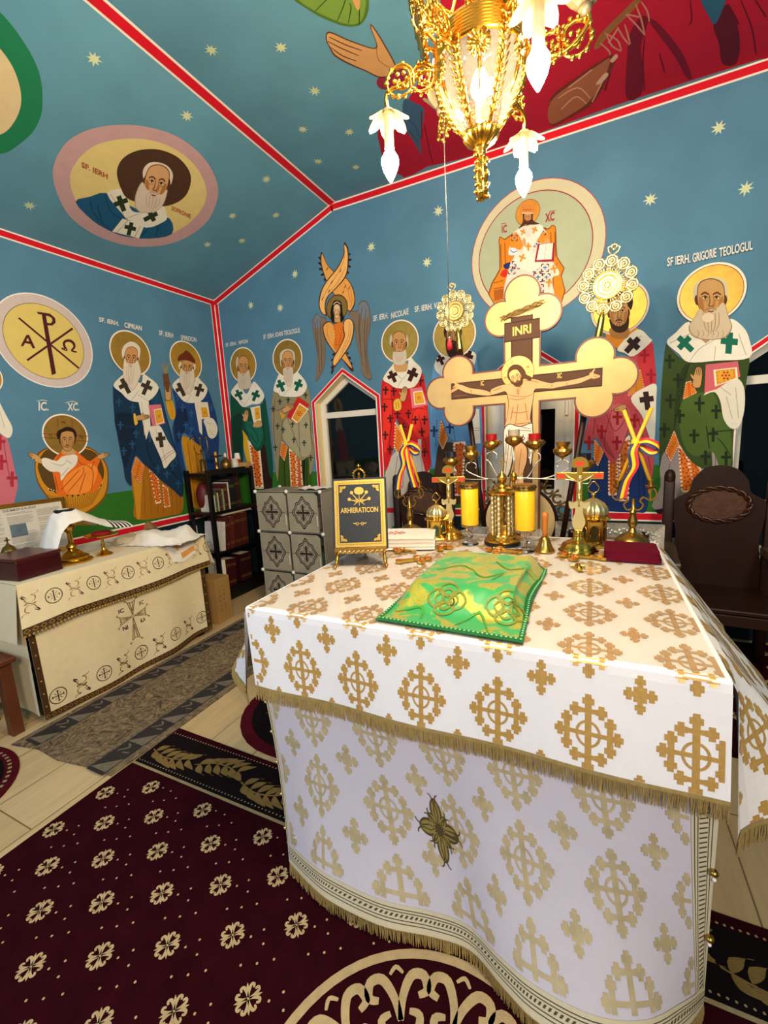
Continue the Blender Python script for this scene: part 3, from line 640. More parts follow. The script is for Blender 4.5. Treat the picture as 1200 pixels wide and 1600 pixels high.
m.use('inscription'); m.text('#D9D4CA', 'IOAN GURĂ DE AUR', (40, 30), (290, -38), 50)
m.done('painted_saint', 'painted dark-haired saint in rose robe behind the right arm of the cross', 'mural', group=MUR)

# ---- Grigorie Teologul, back wall
m = Mural(PB, (1020, 380, 4.211), 'vestment')
m.c('#9A8E8C', [(50, 1400), (150, 1300), (300, 1350), (450, 1350), (520, 1480), (500, 1760), (20, 1760), (50, 1600)]); m.p('#17131A', [(10, 1755), (95, 1740), (110, 1775), (40, 1790)]); m.lines('#6E6462', 6, [(110, 1450), (80, 1720)], [(410, 1380), (415, 1560)])
panel(m, [(165, 1320), (215, 1370), (290, 1640), (190, 1640)], 12); panel(m, [(225, 1380), (315, 1480), (320, 1640), (270, 1640)], 10)
m.c('#33461A', [(82, 680), (110, 690), (240, 780), (560, 760), (632, 760), (615, 900), (600, 990), (540, 1180), (525, 1300), (520, 1480), (480, 1480), (390, 1350), (385, 1480), (300, 1470), (230, 1410), (170, 1310), (140, 1230), (100, 1330), (60, 1400), (42, 1480), (45, 1200), (60, 900)])
m.c('#465E24', [(180, 1050), (330, 980), (400, 990), (450, 1130), (510, 1230), (510, 1460), (440, 1470), (390, 1370), (270, 1400), (190, 1290)]); m.c('#24340F', [(200, 940), (240, 800), (190, 830), (150, 1000), (140, 1220), (180, 1040)])
m.lines('#1A260C', 7, [(190, 1030), (150, 1150), (140, 1230)], [(310, 1000), (310, 1120)], [(350, 1200), (370, 1350)], [(240, 790), (200, 920), (190, 1040)], [(420, 1280), (460, 1320), (510, 1400)], [(400, 1240), (520, 1230)])
crosslets(m, '#18250C', 92, [(110, 780), (165, 905), (115, 1040), (175, 1140), (75, 1230), (305, 1060), (415, 1110), (270, 1270), (395, 1260), (345, 1410), (480, 1415)])
panel(m, [(215, 915), (248, 905), (290, 985), (195, 1030)], 7); panel(m, [(138, 1230), (175, 1320), (115, 1440), (78, 1370)], 8)
m.use('stole'); m.c('#E6E0D0', [(90, 655), (150, 590), (235, 520), (300, 620), (430, 600), (500, 500), (590, 555), (632, 640), (632, 755), (420, 775), (235, 785), (170, 730)]); m.c('#DDD6C6', [(330, 1000), (440, 910), (540, 885), (595, 950), (597, 1100), (560, 1210), (505, 1215), (460, 1150), (440, 1040), (400, 980)])
m.lines('#A9A08E', 5, [(240, 780), (300, 700), (400, 640)], [(430, 940), (510, 1000)], [(480, 1010), (520, 1160)], [(540, 950), (560, 1150)], [(560, 600), (610, 740)], [(110, 660), (240, 600)], [(410, 680), (400, 770)])
m.cross('#0E6650', 212, 665, 128, 104, -.8, .3); m.cross('#0E6650', 498, 660, 140, 112, .08, .3); m.p('#B88A6A', [(310, 632), (385, 632), (345, 662)])
book(m, '#C9606A', '#D9A02E', [(345, 800), (555, 778), (572, 880), (480, 920), (420, 960), (336, 985)], [(395, 835), (550, 818), (555, 890), (405, 945)])
m.use('hand'); hand(m, 290, 900, 78, -1.45)
halo(m, 378, 335, 222, leaf='#C09A3C')
m.use('head'); head(m, 378, 370, 96, 122, skin='#BE935C', hair='#CBBE9E', beard='#C9B79C', bl='#9A7C5C', hairpts=[(-1.0, .1), (-1.2, -.4), (-1.05, -.8), (-.5, -1.05), (.4, -1.15), (1.05, -.9), (1.15, -.3), (1.0, .1)], beardpts=[(-.75, .55), (-.35, .8), (0, .55), (.3, .6), (.85, .2), (1.15, .9), (1.38, 1.5), (1.0, 2.0), (.3, 2.15), (-.5, 2.15), (-1.2, 1.95), (-1.45, 1.5), (-1.1, 1.0)])
m.c('#DDCBB0', [(320, 490), (345, 465), (385, 468), (395, 500), (370, 522), (335, 520)])
for k in range(6): m.s('#9A7C5C', 4, [(290+k*32, 575), (300+k*32, 600), (285+k*33, 622)])
m.use('inscription'); m.text('#E0DBD0', 'SF IERH.', (92, 160), (244, 134), 58); m.text('#E0DBD0', 'GRIGORIE', (258, 134), (414, 98), 60); m.text('#E0DBD0', 'TEOLOGUL', (432, 98), (650, 50), 60)
m.done('painted_saint', 'painted long-bearded saint in a moss green robe, left of the right window', 'mural', group=MUR)
# ---- seraph above the left window
m = Mural(PB, (480, 370, 6.958), 'side_wing')
for pts in ([(100, 1580), (95, 1510), (110, 1300), (85, 1150), (58, 980), (70, 880), (110, 832), (150, 870), (200, 880), (210, 930), (185, 1000), (200, 1200), (190, 1400), (150, 1500)], [(700, 1550), (640, 1540), (590, 1460), (575, 1300), (535, 1150), (510, 930), (450, 850), (470, 810), (550, 800), (555, 740), (605, 692), (660, 720), (690, 850), (685, 1000), (655, 1200), (680, 1400)]):
    m.c('#5A5048', pts)
    cx = sum(q[0] for q in pts)/len(pts); cy = sum(q[1] for q in pts)/len(pts); m.c('#7C6A58', [(cx+(x-cx)*.93, cy+(y-cy)*.97) for x, y in pts])
m.c('#6F7A84', [(75, 960), (85, 880), (112, 845), (145, 880), (150, 960), (110, 1000)]); m.c('#6F7A84', [(560, 830), (565, 750), (610, 705), (655, 740), (670, 840), (620, 900)])
m.lines('#4A4038', 6, [(110, 900), (120, 1200), (140, 1480)], [(140, 900), (155, 1200), (160, 1450)], [(85, 930), (110, 1250)], [(600, 760), (570, 1000), (600, 1400)], [(640, 780), (620, 1100), (650, 1500)], [(570, 820), (560, 1000), (580, 1200)], [(660, 900), (640, 1200), (670, 1500)])
def feathers(m, base, tips, wd):
    for (x, y), (tx, ty) in zip(base, tips): m.s('#2A1A12', wd, [(x, y), ((x+tx)/2, (y+ty)/2-4), (tx, ty)])
m.use('upper_wing'); O1, O2, OL = '#E2A050', '#C9762E', '#4A2412'
feathers(m, [(170, 220), (160, 260), (160, 310), (170, 360), (190, 410), (210, 450)], [(152, 172), (126, 220), (122, 280), (128, 350), (150, 420), (185, 478)], 24)
m.c(OL, [(150, 170), (180, 200), (220, 300), (300, 380), (430, 450), (500, 560), (525, 690), (500, 780), (440, 805), (300, 640), (210, 490), (150, 300)]); m.c(O1, [(160, 190), (180, 220), (220, 310), (300, 390), (425, 455), (490, 560), (515, 690), (490, 770), (445, 795), (310, 640), (215, 480), (160, 300)])
feathers(m, [(430, 150), (445, 200), (450, 260), (440, 320), (430, 380)], [(440, 110), (472, 190), (482, 250), (475, 330), (450, 400)], 24)
m.c(OL, [(402, 60), (440, 110), (455, 240), (430, 420), (330, 550), (225, 660), (200, 760), (215, 860), (150, 820), (125, 720), (150, 590), (210, 480), (330, 330), (395, 190)]); m.c('#EDB468', [(405, 90), (432, 130), (442, 240), (420, 410), (325, 540), (215, 655), (190, 760), (200, 845), (155, 810), (137, 720), (162, 590), (220, 485), (340, 335), (405, 190)])
m.lines(O2, 7, [(400, 260), (320, 420), (210, 590), (160, 700)], [(420, 330), (330, 500), (230, 610)], [(410, 150), (400, 250)], [(470, 560), (490, 680), (470, 760)], [(400, 500), (450, 600), (470, 720)])
for x, y in ((358, 370), (262, 495), (235, 590), (165, 670), (455, 555), (215, 350), (410, 540), (390, 600)): m.c('#7A3A16', [(x-9, y+22), (x+2, y-4), (x+16, y-22), (x+8, y+6)])
halo(m, 325, 775, 118, leaf='#9C8240', rim='#5A4220')
m.use('head'); m.c('#1C0E0A', [(262, 780), (290, 705), (330, 690), (375, 720), (388, 830), (402, 900), (340, 940), (275, 930), (255, 850)]); m.p(SK, [(298, 860), (360, 860), (362, 930), (300, 930)])
head(m, 325, 810, 38, 72, skin='#DDBE90'); m.s('#D9C49A', 10, [(285, 740), (325, 708), (365, 735)])
m.use('lower_wing'); feathers(m, [(300, 1270), (290, 1330), (290, 1400), (285, 1440)], [(278, 1290), (266, 1350), (264, 1430), (268, 1490)], 22); feathers(m, [(430, 1260), (450, 1310), (470, 1370), (490, 1420)], [(450, 1275), (475, 1330), (492, 1390), (500, 1465)], 22)
m.c(OL, [(170, 1000), (190, 940), (250, 920), (300, 970), (330, 1080), (340, 1180), (420, 1260), (500, 1430), (480, 1460), (380, 1330), (290, 1250), (200, 1120)]); m.c(O1, [(180, 1000), (198, 950), (250, 930), (292, 975), (318, 1085), (330, 1190), (415, 1270), (490, 1430), (380, 1320), (290, 1238), (208, 1110)])
m.c('#D9741E', [(290, 960), (400, 940), (410, 1080), (330, 1240), (290, 1180), (310, 1060)]); m.c(OL, [(400, 920), (450, 885), (500, 920), (515, 1010), (480, 1160), (400, 1290), (300, 1420), (270, 1440), (290, 1300), (340, 1220), (400, 1090), (390, 1000)]); m.c('#EDB468', [(408, 925), (450, 895), (492, 925), (503, 1010), (470, 1155), (392, 1282), (300, 1400), (290, 1330), (350, 1220), (412, 1090), (402, 1000)])
for k in range(7): m.e('#C9521C', 300+k*3, 980+k*32, 8); m.e('#C9521C', 395-k*8, 970+k*34, 8)
m.lines(O2, 6, [(460, 920), (450, 1080), (370, 1260)], [(220, 960), (230, 1090), (300, 1210)], [(480, 950), (460, 1120), (330, 1350)])
m.done('painted_seraph', 'painted six-winged seraph on the blue wall above the left window', 'mural')

# ---- Christ enthroned, roundel over the middle window
m = Mural(PB, (700, 280, 4.615), 'roundel')
m.disc('#9C4A5A', 625, 520, 472); m.disc('#C6C2A0', 625, 520, 466); m.disc('#96303C', 612, 525, 402); m.disc('#A9B294', 612, 525, 395)
m.use('throne')
m.c('#8A4A10', [(365, 440), (385, 415), (410, 430), (480, 380), (600, 330), (720, 355), (745, 330), (775, 340), (782, 400), (790, 560), (842, 640), (820, 700), (818, 900), (330, 900), (315, 745), (370, 650)], 2)
m.c('#D2811C', [(372, 445), (388, 424), (412, 440), (480, 390), (600, 340), (722, 365), (748, 338), (770, 346), (774, 400), (782, 565), (832, 640), (812, 695), (810, 900), (338, 900), (325, 748), (378, 655)], 2)
m.lines('#8A4A10', 6, [(380, 470), (385, 640)], [(410, 460), (415, 640)], [(740, 380), (750, 560)], [(770, 380), (775, 560)], [(330, 750), (400, 730)], [(790, 600), (760, 700), (765, 890)], [(330, 790), (400, 780)])
m.p('#A85A14', [(330, 800), (400, 790), (400, 860), (335, 880)]); m.c('#1A2A66', [(400, 620), (440, 600), (470, 610), (440, 640), (415, 650)]); m.c('#C9281E', [(378, 690), (400, 655), (430, 660), (420, 705), (395, 705)])
m.use('robe')
m.c('#DAD0C2', [(470, 390), (540, 340), (640, 320), (700, 370), (730, 440), (760, 600), (790, 640), (800, 690), (750, 720), (745, 900), (420, 900), (440, 640), (490, 540), (440, 550), (440, 500), (470, 440)])
m.c('#D98A2A', [(470, 400), (500, 390), (540, 470), (520, 510), (450, 490)]); m.c('#D98A2A', [(640, 380), (700, 380), (730, 450), (660, 460), (630, 420)])
def gam(x, y, s):
    for a, b in ((-1, -1), (1, -1), (1, 1), (-1, 1)):
        m.s('#5A1E28', s*.28, [(x+a*s*.35, y+b*s), (x+a*s, y+b*s)]); m.s('#5A1E28', s*.28, [(x+a*s, y+b*s), (x+a*s, y+b*s*.35)])
    m.cross('#3A6A9A', x, y, s*1.1, s*1.1, 0, .25)
for q in ((480, 425, 20), (682, 378, 24), (645, 640, 30), (490, 620, 26), (700, 640, 26), (650, 710, 30), (710, 710, 26), (540, 610, 22), (460, 660, 24), (640, 470, 18), (600, 770, 26), (660, 790, 28)): gam(*q)
m.c(STOLE, [(500, 390), (520, 370), (590, 420), (640, 330), (690, 360), (620, 480), (600, 540), (545, 530), (550, 460)]); m.c('#E4DCCC', [(490, 540), (560, 535), (620, 540), (560, 660), (480, 600)]); m.c('#E4DCCC', [(560, 660), (640, 510), (680, 600), (630, 660)])
m.cross('#C98A2A', 540, 385, 46, 40, .4, .25); m.cross('#C98A2A', 625, 370, 50, 42, .4, .25); m.cross('#C98A2A', 580, 490, 56, 44, 0, .25); m.cross('#C98A2A', 535, 570, 60, 50, .4, .22); m.cross('#C98A2A', 765, 650, 60, 50, -.2, .22); m.cross('#C98A2A', 728, 750, 60, 44, 0, .22)
m.c('#D7DFE6', [(440, 520), (470, 495), (510, 520), (480, 550), (445, 550)]); m.s('#3A5A8A', 6, [(450, 510), (470, 530), (505, 518)])
m.use('book'); m.p('#96202E', [(648, 470), (770, 460), (765, 595), (625, 600)]); m.p('#EDE6D8', [(662, 475), (708, 468), (694, 582), (640, 586)]); m.p('#E4DCCC', [(710, 468), (758, 462), (748, 580), (696, 582)])
m.use('hand'); m.c(SK, [(540, 440), (552, 425), (562, 450), (560, 480), (544, 480)]); m.c(SK, [(690, 460), (715, 432), (735, 450), (720, 468)])
m.use('halo'); m.disc('#8A4A1E', 575, 243, 86); m.disc(goldleaf('#D99A3C'), 575, 243, 83)
m.use('head'); m.c('#4A2A18', [(510, 360), (540, 310), (545, 240), (610, 240), (615, 300), (660, 325), (600, 330), (560, 330)]); head(m, 576, 282, 27, 42, skin='#B98A5C', beard='#4A2A18', bl='#2E180C', beardpts=[(-.8, .3), (0, .6), (.8, .3), (.6, 1.0), (0, 1.2), (-.6, 1.0)])
m.c('#C9803A', [(532, 255), (530, 200), (575, 178), (618, 200), (614, 255), (575, 245)]); pearls(m, '#EAD9B8', 4, [(535, 248), (612, 248)], 9); pearls(m, '#8A2E20', 4, [(540, 225), (608, 222)], 6)
m.use('inscription'); m.text('#A2243A', 'IC', (390, 392), (426, 386), 55); m.text('#A2243A', 'XC', (702, 314), (768, 300), 62); m.lines('#A2243A', 4, [(386, 326), (420, 320)], [(730, 238), (775, 230)])
m.done('painted_roundel', 'painted Christ on an orange throne inside a large pale green roundel, above the big cross', 'mural')

# ---- Chi-Rho roundel, left wall
C7 = (0, 440, 4.211); DK = '#4A1820'
m = Mural(PL, C7, 'roundel')
m.disc('#EDE6DC', 306, 395, 312); m.disc('#C9B8B4', 306, 395, 305); m.disc('#3A3420', 304, 398, 252); m.disc('#D6BE6A', 304, 398, 249)
m.use('monogram')
m.p(DK, [(272, 205), (300, 215), (368, 605), (340, 615)]); m.p(DK, [(242, 198), (300, 206), (305, 220), (250, 214)])
for ring_ in ([(295, 205), (330, 212), (362, 240), (366, 270), (345, 290), (305, 288), (302, 272), (335, 274), (345, 256), (338, 238), (318, 228), (298, 224)],): m.p(DK, ring_)
m.p(DK, [(118, 243), (126, 234), (522, 566), (514, 574)]); m.p(DK, [(474, 302), (482, 314), (182, 524), (174, 512)])
m.p(DK, [(135, 424), (172, 352), (190, 350), (232, 438), (214, 440), (200, 412), (165, 404), (152, 426)]); m.p('#D6BE6A', [(172, 390), (182, 370), (193, 394)])
m.s(DK, 17, [(404, 438), (438, 452), (424, 428), (420, 404), (436, 390), (462, 390), (484, 408), (488, 432), (472, 454), (504, 464)], 5)
m.done('painted_roundel', 'yellow roundel with dark red Chi-Rho, alpha and omega painted on the left wall', 'mural')

# ---- Christ child in the diskos, left wall
m = Mural(PL, C7, 'bowl')
m.c('#7A4A10', [(228, 1240), (240, 1140), (320, 1090), (480, 1080), (600, 1095), (690, 1180), (715, 1280), (700, 1400), (640, 1480), (560, 1530), (470, 1540), (380, 1500), (300, 1410), (250, 1330)]); m.c('#C98A1E', [(234, 1240), (248, 1150), (320, 1100), (480, 1090), (600, 1105), (684, 1185), (706, 1280), (690, 1395), (630, 1470), (550, 1520), (470, 1530), (385, 1490), (305, 1400), (258, 1325)])
m.c('#5A3E14', [(250, 1200), (300, 1110), (420, 1095), (600, 1110), (675, 1200), (672, 1310), (560, 1380), (400, 1400), (300, 1340), (258, 1260)]); m.p('#C98A1E', [(470, 1520), (560, 1520), (590, 1550), (640, 1580), (440, 1580)]); m.c('#8A5A12', [(430, 1575), (470, 1545), (560, 1545), (650, 1575), (660, 1600), (420, 1600)])
for k in range(22): t = k/21; m.s('#8A5410', 4, [(310+350*t, 1400-40*t+40*math.sin(PI*t)), (380+220*t, 1500-30*t+20*math.sin(PI*t))])
for k in range(10): t = k/9; m.e('#1E1408', 330+330*t, 1372-30*t+52*math.sin(PI*t), 7)
for k in range(22): t = k/21; m.e('#EADBB4', 318+352*t, 1362-42*t+52*math.sin(PI*t), 4)
halo(m, 432, 1012, 150, leaf='#9E7C34'); m.lines('#8A2E1E', 4, [(280, 1000), (400, 1003)], [(480, 1010), (584, 1018)], [(282, 1025), (400, 1035)], [(470, 1045), (580, 1052)], [(375, 900), (382, 960)], [(470, 905), (476, 960)])
m.s('#5A3A14', 5, [(400, 918), (404, 932), (414, 918), (424, 934), (430, 918)]); m.s('#5A3A14', 5, [(318, 1020), (330, 1005), (340, 1022), (325, 1035)]); m.s('#5A3A14', 5, [(522, 1035), (524, 1008), (540, 1035), (542, 1010)])
m.use('robe'); m.c('#E06A1A', [(345, 1180), (400, 1120), (430, 1115), (490, 1110), (540, 1150), (590, 1180), (650, 1140), (655, 1180), (640, 1230), (670, 1310), (620, 1380), (500, 1400), (380, 1405), (365, 1350), (345, 1260)]); m.c('#F08A34', [(420, 1300), (520, 1220), (600, 1200), (640, 1250), (580, 1380), (440, 1395)])
m.lines('#9A3E0C', 5, [(400, 1370), (520, 1240)], [(440, 1390), (540, 1270), (545, 1220)], [(520, 1390), (560, 1260)], [(600, 1370), (610, 1250), (560, 1200)], [(500, 1130), (520, 1190), (560, 1210)], [(350, 1200), (400, 1130)], [(620, 1180), (600, 1230)], [(360, 1280), (380, 1380)])
m.c('#E4DCCC', [(270, 1170), (300, 1160), (370, 1180), (410, 1150), (500, 1140), (500, 1200), (440, 1260), (400, 1310), (390, 1255), (330, 1250), (280, 1210)]); m.lines('#A99E90', 4, [(330, 1190), (400, 1210), (440, 1180)], [(400, 1280), (450, 1220)], [(430, 1170), (470, 1200)])
m.use('hand'); hand(m, 228, 1152, 44, -2.7); hand(m, 668, 1150, 42, -.3); m.p(SK, [(238, 1140), (270, 1170), (275, 1200), (225, 1180)])
m.use('head'); m.p(SK, [(412, 1090), (470, 1090), (500, 1130), (450, 1145), (400, 1130)]); head(m, 440, 1046, 49, 66, skin='#B98A50', hair='#22120C', hairpts=[(-1.1, -.1), (-1.45, -.5), (-1.2, -1.0), (-.3, -1.22), (.6, -1.15), (1.2, -.8), (1.15, -.1), (.85, -.6), (0, -.85), (-.8, -.65)]); m.c('#22120C', [(388, 1012), (396, 976), (440, 956), (488, 974), (494, 1012), (478, 992), (440, 984), (404, 994)])
m.use('inscription'); m.text('#E0DCD2', 'IC.', (250, 850), (316, 850), 58); m.text('#E0DCD2', 'XC.', (440, 850), (518, 850), 52); m.lines('#E0DCD2', 4, [(238, 790), (270, 780), (308, 785)], [(425, 800), (470, 788), (508, 800)])
m.done('painted_child_in_bowl', 'painted haloed child in orange seated in a golden bowl, above the side table', 'mural')

# ---- rose-robed figure at the left edge
m = Mural(PL, C7, 'vestment'); m.p('#C96A78', [(-230, 980), (40, 1010), (62, 1080), (118, 1340), (60, 1600), (-260, 1600)]); m.lines('#9A3E50', 6, [(20, 1040), (70, 1340)], [(-60, 1040), (-40, 1340)]); crosslets(m, '#A82A3A', 100, [(10, 1190), (0, 1060), (80, 1300), (-90, 1180), (-150, 1300)])
m.use('stole'); m.c(STOLE, [(-150, 800), (-40, 700), (0, 800), (40, 880), (82, 970), (50, 1030), (-60, 960), (-160, 1010)]); m.lines(STL, 5, [(-20, 800), (30, 960)]); halo(m, -130, 620, 150); m.use('head'); head(m, -125, 640, 62, 95, hair='#DDD2BC', beard='#DCCFBB')
m.done('painted_saint', 'painted saint in a pink robe cut off at the left edge of the photo', 'mural', group=MUR)

# ---- Sofronie medallion on the sloping ceiling
m = Mural(PS, (70, 180, 4.2857), 'roundel')
m.c('#C09A9C', [(52, 400), (120, 210), (270, 105), (480, 64), (700, 80), (900, 150), (1060, 280), (1150, 440), (1150, 580), (1070, 730), (900, 840), (700, 880), (500, 860), (300, 780), (140, 640)], 6)
m.c('#DBC682', [(168, 430), (220, 300), (340, 200), (520, 158), (700, 165), (860, 220), (1000, 330), (1075, 470), (1070, 590), (980, 710), (850, 790), (700, 825), (540, 810), (380, 740), (230, 610)], 6)
m.use('vestment'); m.c('#1A5478', [(205, 580), (300, 545), (410, 520), (560, 600), (700, 660), (835, 690), (850, 795), (700, 826), (540, 812), (440, 776), (320, 705)], 3); m.lines('#0E3450', 6, [(300, 560), (330, 660), (440, 770)], [(400, 530), (440, 640), (510, 690)], [(350, 600), (380, 700)], [(760, 740), (740, 810)], [(700, 750), (640, 815)])
m.c(STOLE, [(415, 520), (540, 500), (570, 620), (620, 650), (700, 630), (780, 590), (820, 680), (780, 720), (680, 752), (560, 700), (520, 660)], 3); m.p(STOLE, [(520, 690), (665, 740), (630, 824), (450, 778)]); m.lines(STL, 6, [(540, 690), (680, 640), (760, 600)], [(560, 700), (480, 785)], [(640, 740), (600, 815)], [(440, 530), (530, 660)])
m.cross('#27361A', 512, 590, 108, 96, -.35, .3); m.cross('#27361A', 708, 678, 100, 74, 1.1, .3); m.cross('#27361A', 570, 760, 90, 78, .25, .3)
m.use('halo'); m.c('#4A3020', [(482, 380), (520, 290), (620, 235), (760, 228), (890, 280), (970, 380), (970, 480), (920, 560), (820, 605), (700, 600), (560, 560), (510, 490)], 6)
m.use('head'); head(m, 745, 455, 84, 118, skin='#D2A070', hair='#DCCDB8', beard='#D3C3B0', tilt=.22, hairpts=[(-1.05, -.1), (-1.25, -.6), (-.9, -1.05), (-.2, -1.2), (.6, -1.1), (1.15, -.7), (1.15, -.1), (.9, -.5), (0, -.85), (-.85, -.6)], beardpts=[(-1.1, .1), (-.6, .45), (0, .5), (.6, .55), (.95, .2), (.9, 1.0), (.45, 1.5), (-.4, 1.75), (-1.1, 1.6), (-1.35, .9)])
m.use('inscription'); m.text('#A84A2A', 'SF. IERH', (245, 345), (418, 425), 38); m.text('#A84A2A', 'SOFRONIE', (848, 632), (975, 690), 30)
m.done('painted_roundel', 'pink-rimmed oval medallion of a white-bearded saint painted on the sloping ceiling', 'mural')

# ---- green ring at the left edge of the sloping ceiling
m = Mural(PS, (0, 0, 2), 'ring'); m.c('#1F7A52', [(-130, -40), (-20, 20), (60, 110), (120, 220), (132, 330), (110, 400), (60, 450), (0, 480), (-120, 470), (-240, 380), (-300, 200), (-240, 20)], 6); m.c('#DCC596', [(-110, 60), (-20, 130), (40, 210), (66, 300), (50, 370), (0, 420), (-90, 410), (-190, 320), (-220, 180), (-180, 80)], 6)
m.done('painted_roundel', 'green ring around a cream field painted on the sloping ceiling, cut by the left edge', 'mural')

# ---- blessing Christ on the flat ceiling
C10 = (440, 0, 4.615)
m = Mural(PC, C10, 'robe')
m.c('#B01230', [(700, 950), (830, 900), (920, 700), (1010, 560), (1090, 420), (1120, 200), (1150, -20), (1300, -250), (2600, -250), (3700, -200), (3700, 380), (3450, 425), (2400, 760), (1500, 1090), (1050, 1200), (880, 1280), (720, 1060)], 2)
m.p('#B01230', [(690, 960), (720, 900), (900, 900), (1020, 1210), (880, 1272), (740, 1200)])
m.c('#3A5A78', [(880, 720), (960, 740), (1030, 800), (1000, 1010), (1010, 1110), (940, 1000), (880, 900)]); m.lines('#22405A', 6, [(900, 860), (960, 900), (1000, 1000)], [(920, 940), (980, 1020)])
m.c('#8A2438', [(690, 570), (800, 500), (860, 480), (950, 600), (880, 640), (720, 640)])
m.lines('#6E0A20', 9, [(1030, 900), (1060, 1050), (1090, 1180)], [(1010, 800), (1010, 1000)])
m.use('hand'); m.c('#5A3020', [(318, 275), (345, 225), (500, 290), (680, 340), (640, 200), (655, 180), (740, 310), (830, 500), (720, 560), (600, 510), (480, 460), (380, 400), (340, 330)], 5); m.c('#C4935F', [(326, 280), (348, 236), (500, 300), (686, 348), (648, 205), (656, 194), (732, 315), (820, 498), (720, 550), (600, 500), (485, 450), (388, 392), (348, 330)], 5)
m.lines('#5A3020', 8, [(345, 265), (460, 320), (580, 362)], [(332, 295), (440, 350), (558, 400)], [(355, 340), (440, 400), (540, 438)]); m.lines('#8A5A34', 6, [(685, 345), (700, 430), (800, 500)])
C11 = (860, 0, 3.529); m.o = C11; m.use('robe_folds')
m.c('#6E0C26', [(440, 180), (500, 90), (540, 110), (500, 250), (510, 400), (500, 520), (420, 540), (420, 350)]); m.c('#6E0C26', [(540, 110), (600, 130), (720, 280), (780, 420), (750, 425), (680, 300)]); m.c('#5A0C22', [(900, 130), (980, 20), (1040, 180), (1030, 340), (950, 350), (930, 240)])
m.lines('#5A0A1E', 9, [(520, 200), (510, 350), (520, 500)], [(600, 290), (620, 360), (630, 400)], [(770, 0), (780, 100), (765, 140)], [(1050, 0), (1110, 150), (1135, 300)], [(980, 20), (1040, 130)], [(1130, 0), (1190, 90)], [(330, 400), (300, 500)])
m.c('#2A5A7A', [(830, -20), (960, -20), (945, 60), (905, 130), (870, 80)])
m.use('scroll'); m.c('#8A5A34', [(460, 0), (400, 60), (280, 180), (240, 260), (270, 260), (330, 180), (440, 70), (500, 0)])
for q in ([(275, 235), (320, 275), (330, 300)], [(310, 190), (340, 250), (390, 280)], [(300, 180), (370, 220), (390, 275)], [(370, 145), (400, 200), (435, 245)], [(410, 130), (430, 200), (440, 240)], [(415, 75), (470, 130), (520, 190)], [(470, 20), (500, 100), (520, 190)], [(500, 5), (535, 60), (545, 115)], [(320, 235), (375, 150)], [(420, 75), (490, 90)]): m.s('#B87A6A', 10, q)
m.use('book_hand'); m.c('#6A2A20', [(0, 540), (120, 440), (280, 330), (360, 300), (330, 400), (240, 560), (120, 640), (0, 690)]); m.c('#9A5A3E', [(0, 560), (130, 450), (280, 345), (330, 320), (300, 420), (220, 550), (110, 630), (0, 680)]); m.lines('#C99070', 7, [(40, 540), (150, 480), (220, 540)], [(60, 600), (140, 530), (200, 570)], [(100, 480), (230, 380)], [(230, 560), (290, 440)]); m.c('#C9A28A', [(330, 330), (360, 295), (372, 310), (345, 340)]); m.c('#C9A28A', [(250, 460), (300, 400), (320, 410), (280, 455)])
m.done('painted_christ', 'painted red-robed figure with an open hand on the flat ceiling behind the chandelier', 'mural')
m = Mural(PC, C10, 'drapery'); m.c('#4A6A22', [(0, -260), (60, -40), (180, 60), (300, 130), (450, 185), (560, 180), (615, 110), (630, 0), (600, -260)], 5); m.c('#6E8E3A', [(60, -200), (110, -20), (230, 70), (330, 120), (460, 170), (550, 165), (595, 100), (600, -60), (500, -240)], 5); m.lines('#2E4412', 8, [(240, 80), (330, -10), (400, -80)], [(400, 150), (450, 30), (480, -100)], [(480, 170), (500, 60), (490, 20)], [(560, 170), (560, 60)]); m.c('#C4935F', [(495, -60), (520, 20), (555, 75), (565, -20), (540, -100)])
m.done('painted_drapery', 'painted green drapery ending in a rounded lobe on the ceiling at the top edge', 'mural')
# ================================================================ the holy table
TX0, TX1, TY0, TY1, TZ = -1.17, .31, 1.18, 2.56, 1.0
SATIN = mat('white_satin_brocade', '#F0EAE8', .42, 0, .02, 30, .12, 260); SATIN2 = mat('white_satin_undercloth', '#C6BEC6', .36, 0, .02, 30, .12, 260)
GTHREAD = mat('gold_brocade_thread', '#CFA35A', .38, .3, .14, 90)
FRINGE = mat('gold_fringe_thread', '#B79C62', .42, .4, .2, 60)
BRAIDD = mat('dark_braid', '#4B4030', .7, .1, .1, 60)
t = thing('altar_table', 'square wooden altar table in the middle of the room hidden under white cloths', 'table', (-.43, 1.87, 0))
PALEWOOD = mat('pale_wood', '#A98C66', .55, 0, .12, 6)
bm = nbm(); box(bm, -.735, .735, -.685, .685, .955, .990, bev=.006); obj('tabletop', bm, PALEWOOD, t)
bm = nbm(); box(bm, -.66, .66, -.61, .61, .84, .955); obj('apron', bm, PALEWOOD, t)
for sx in (-1, 1):
    for sy in (-1, 1):
        bm = nbm(); box(bm, sx*.64-.045, sx*.64+.045, sy*.59-.045, sy*.59+.045, .0135, .84, bev=.005); obj('leg', bm, PALEWOOD, t)

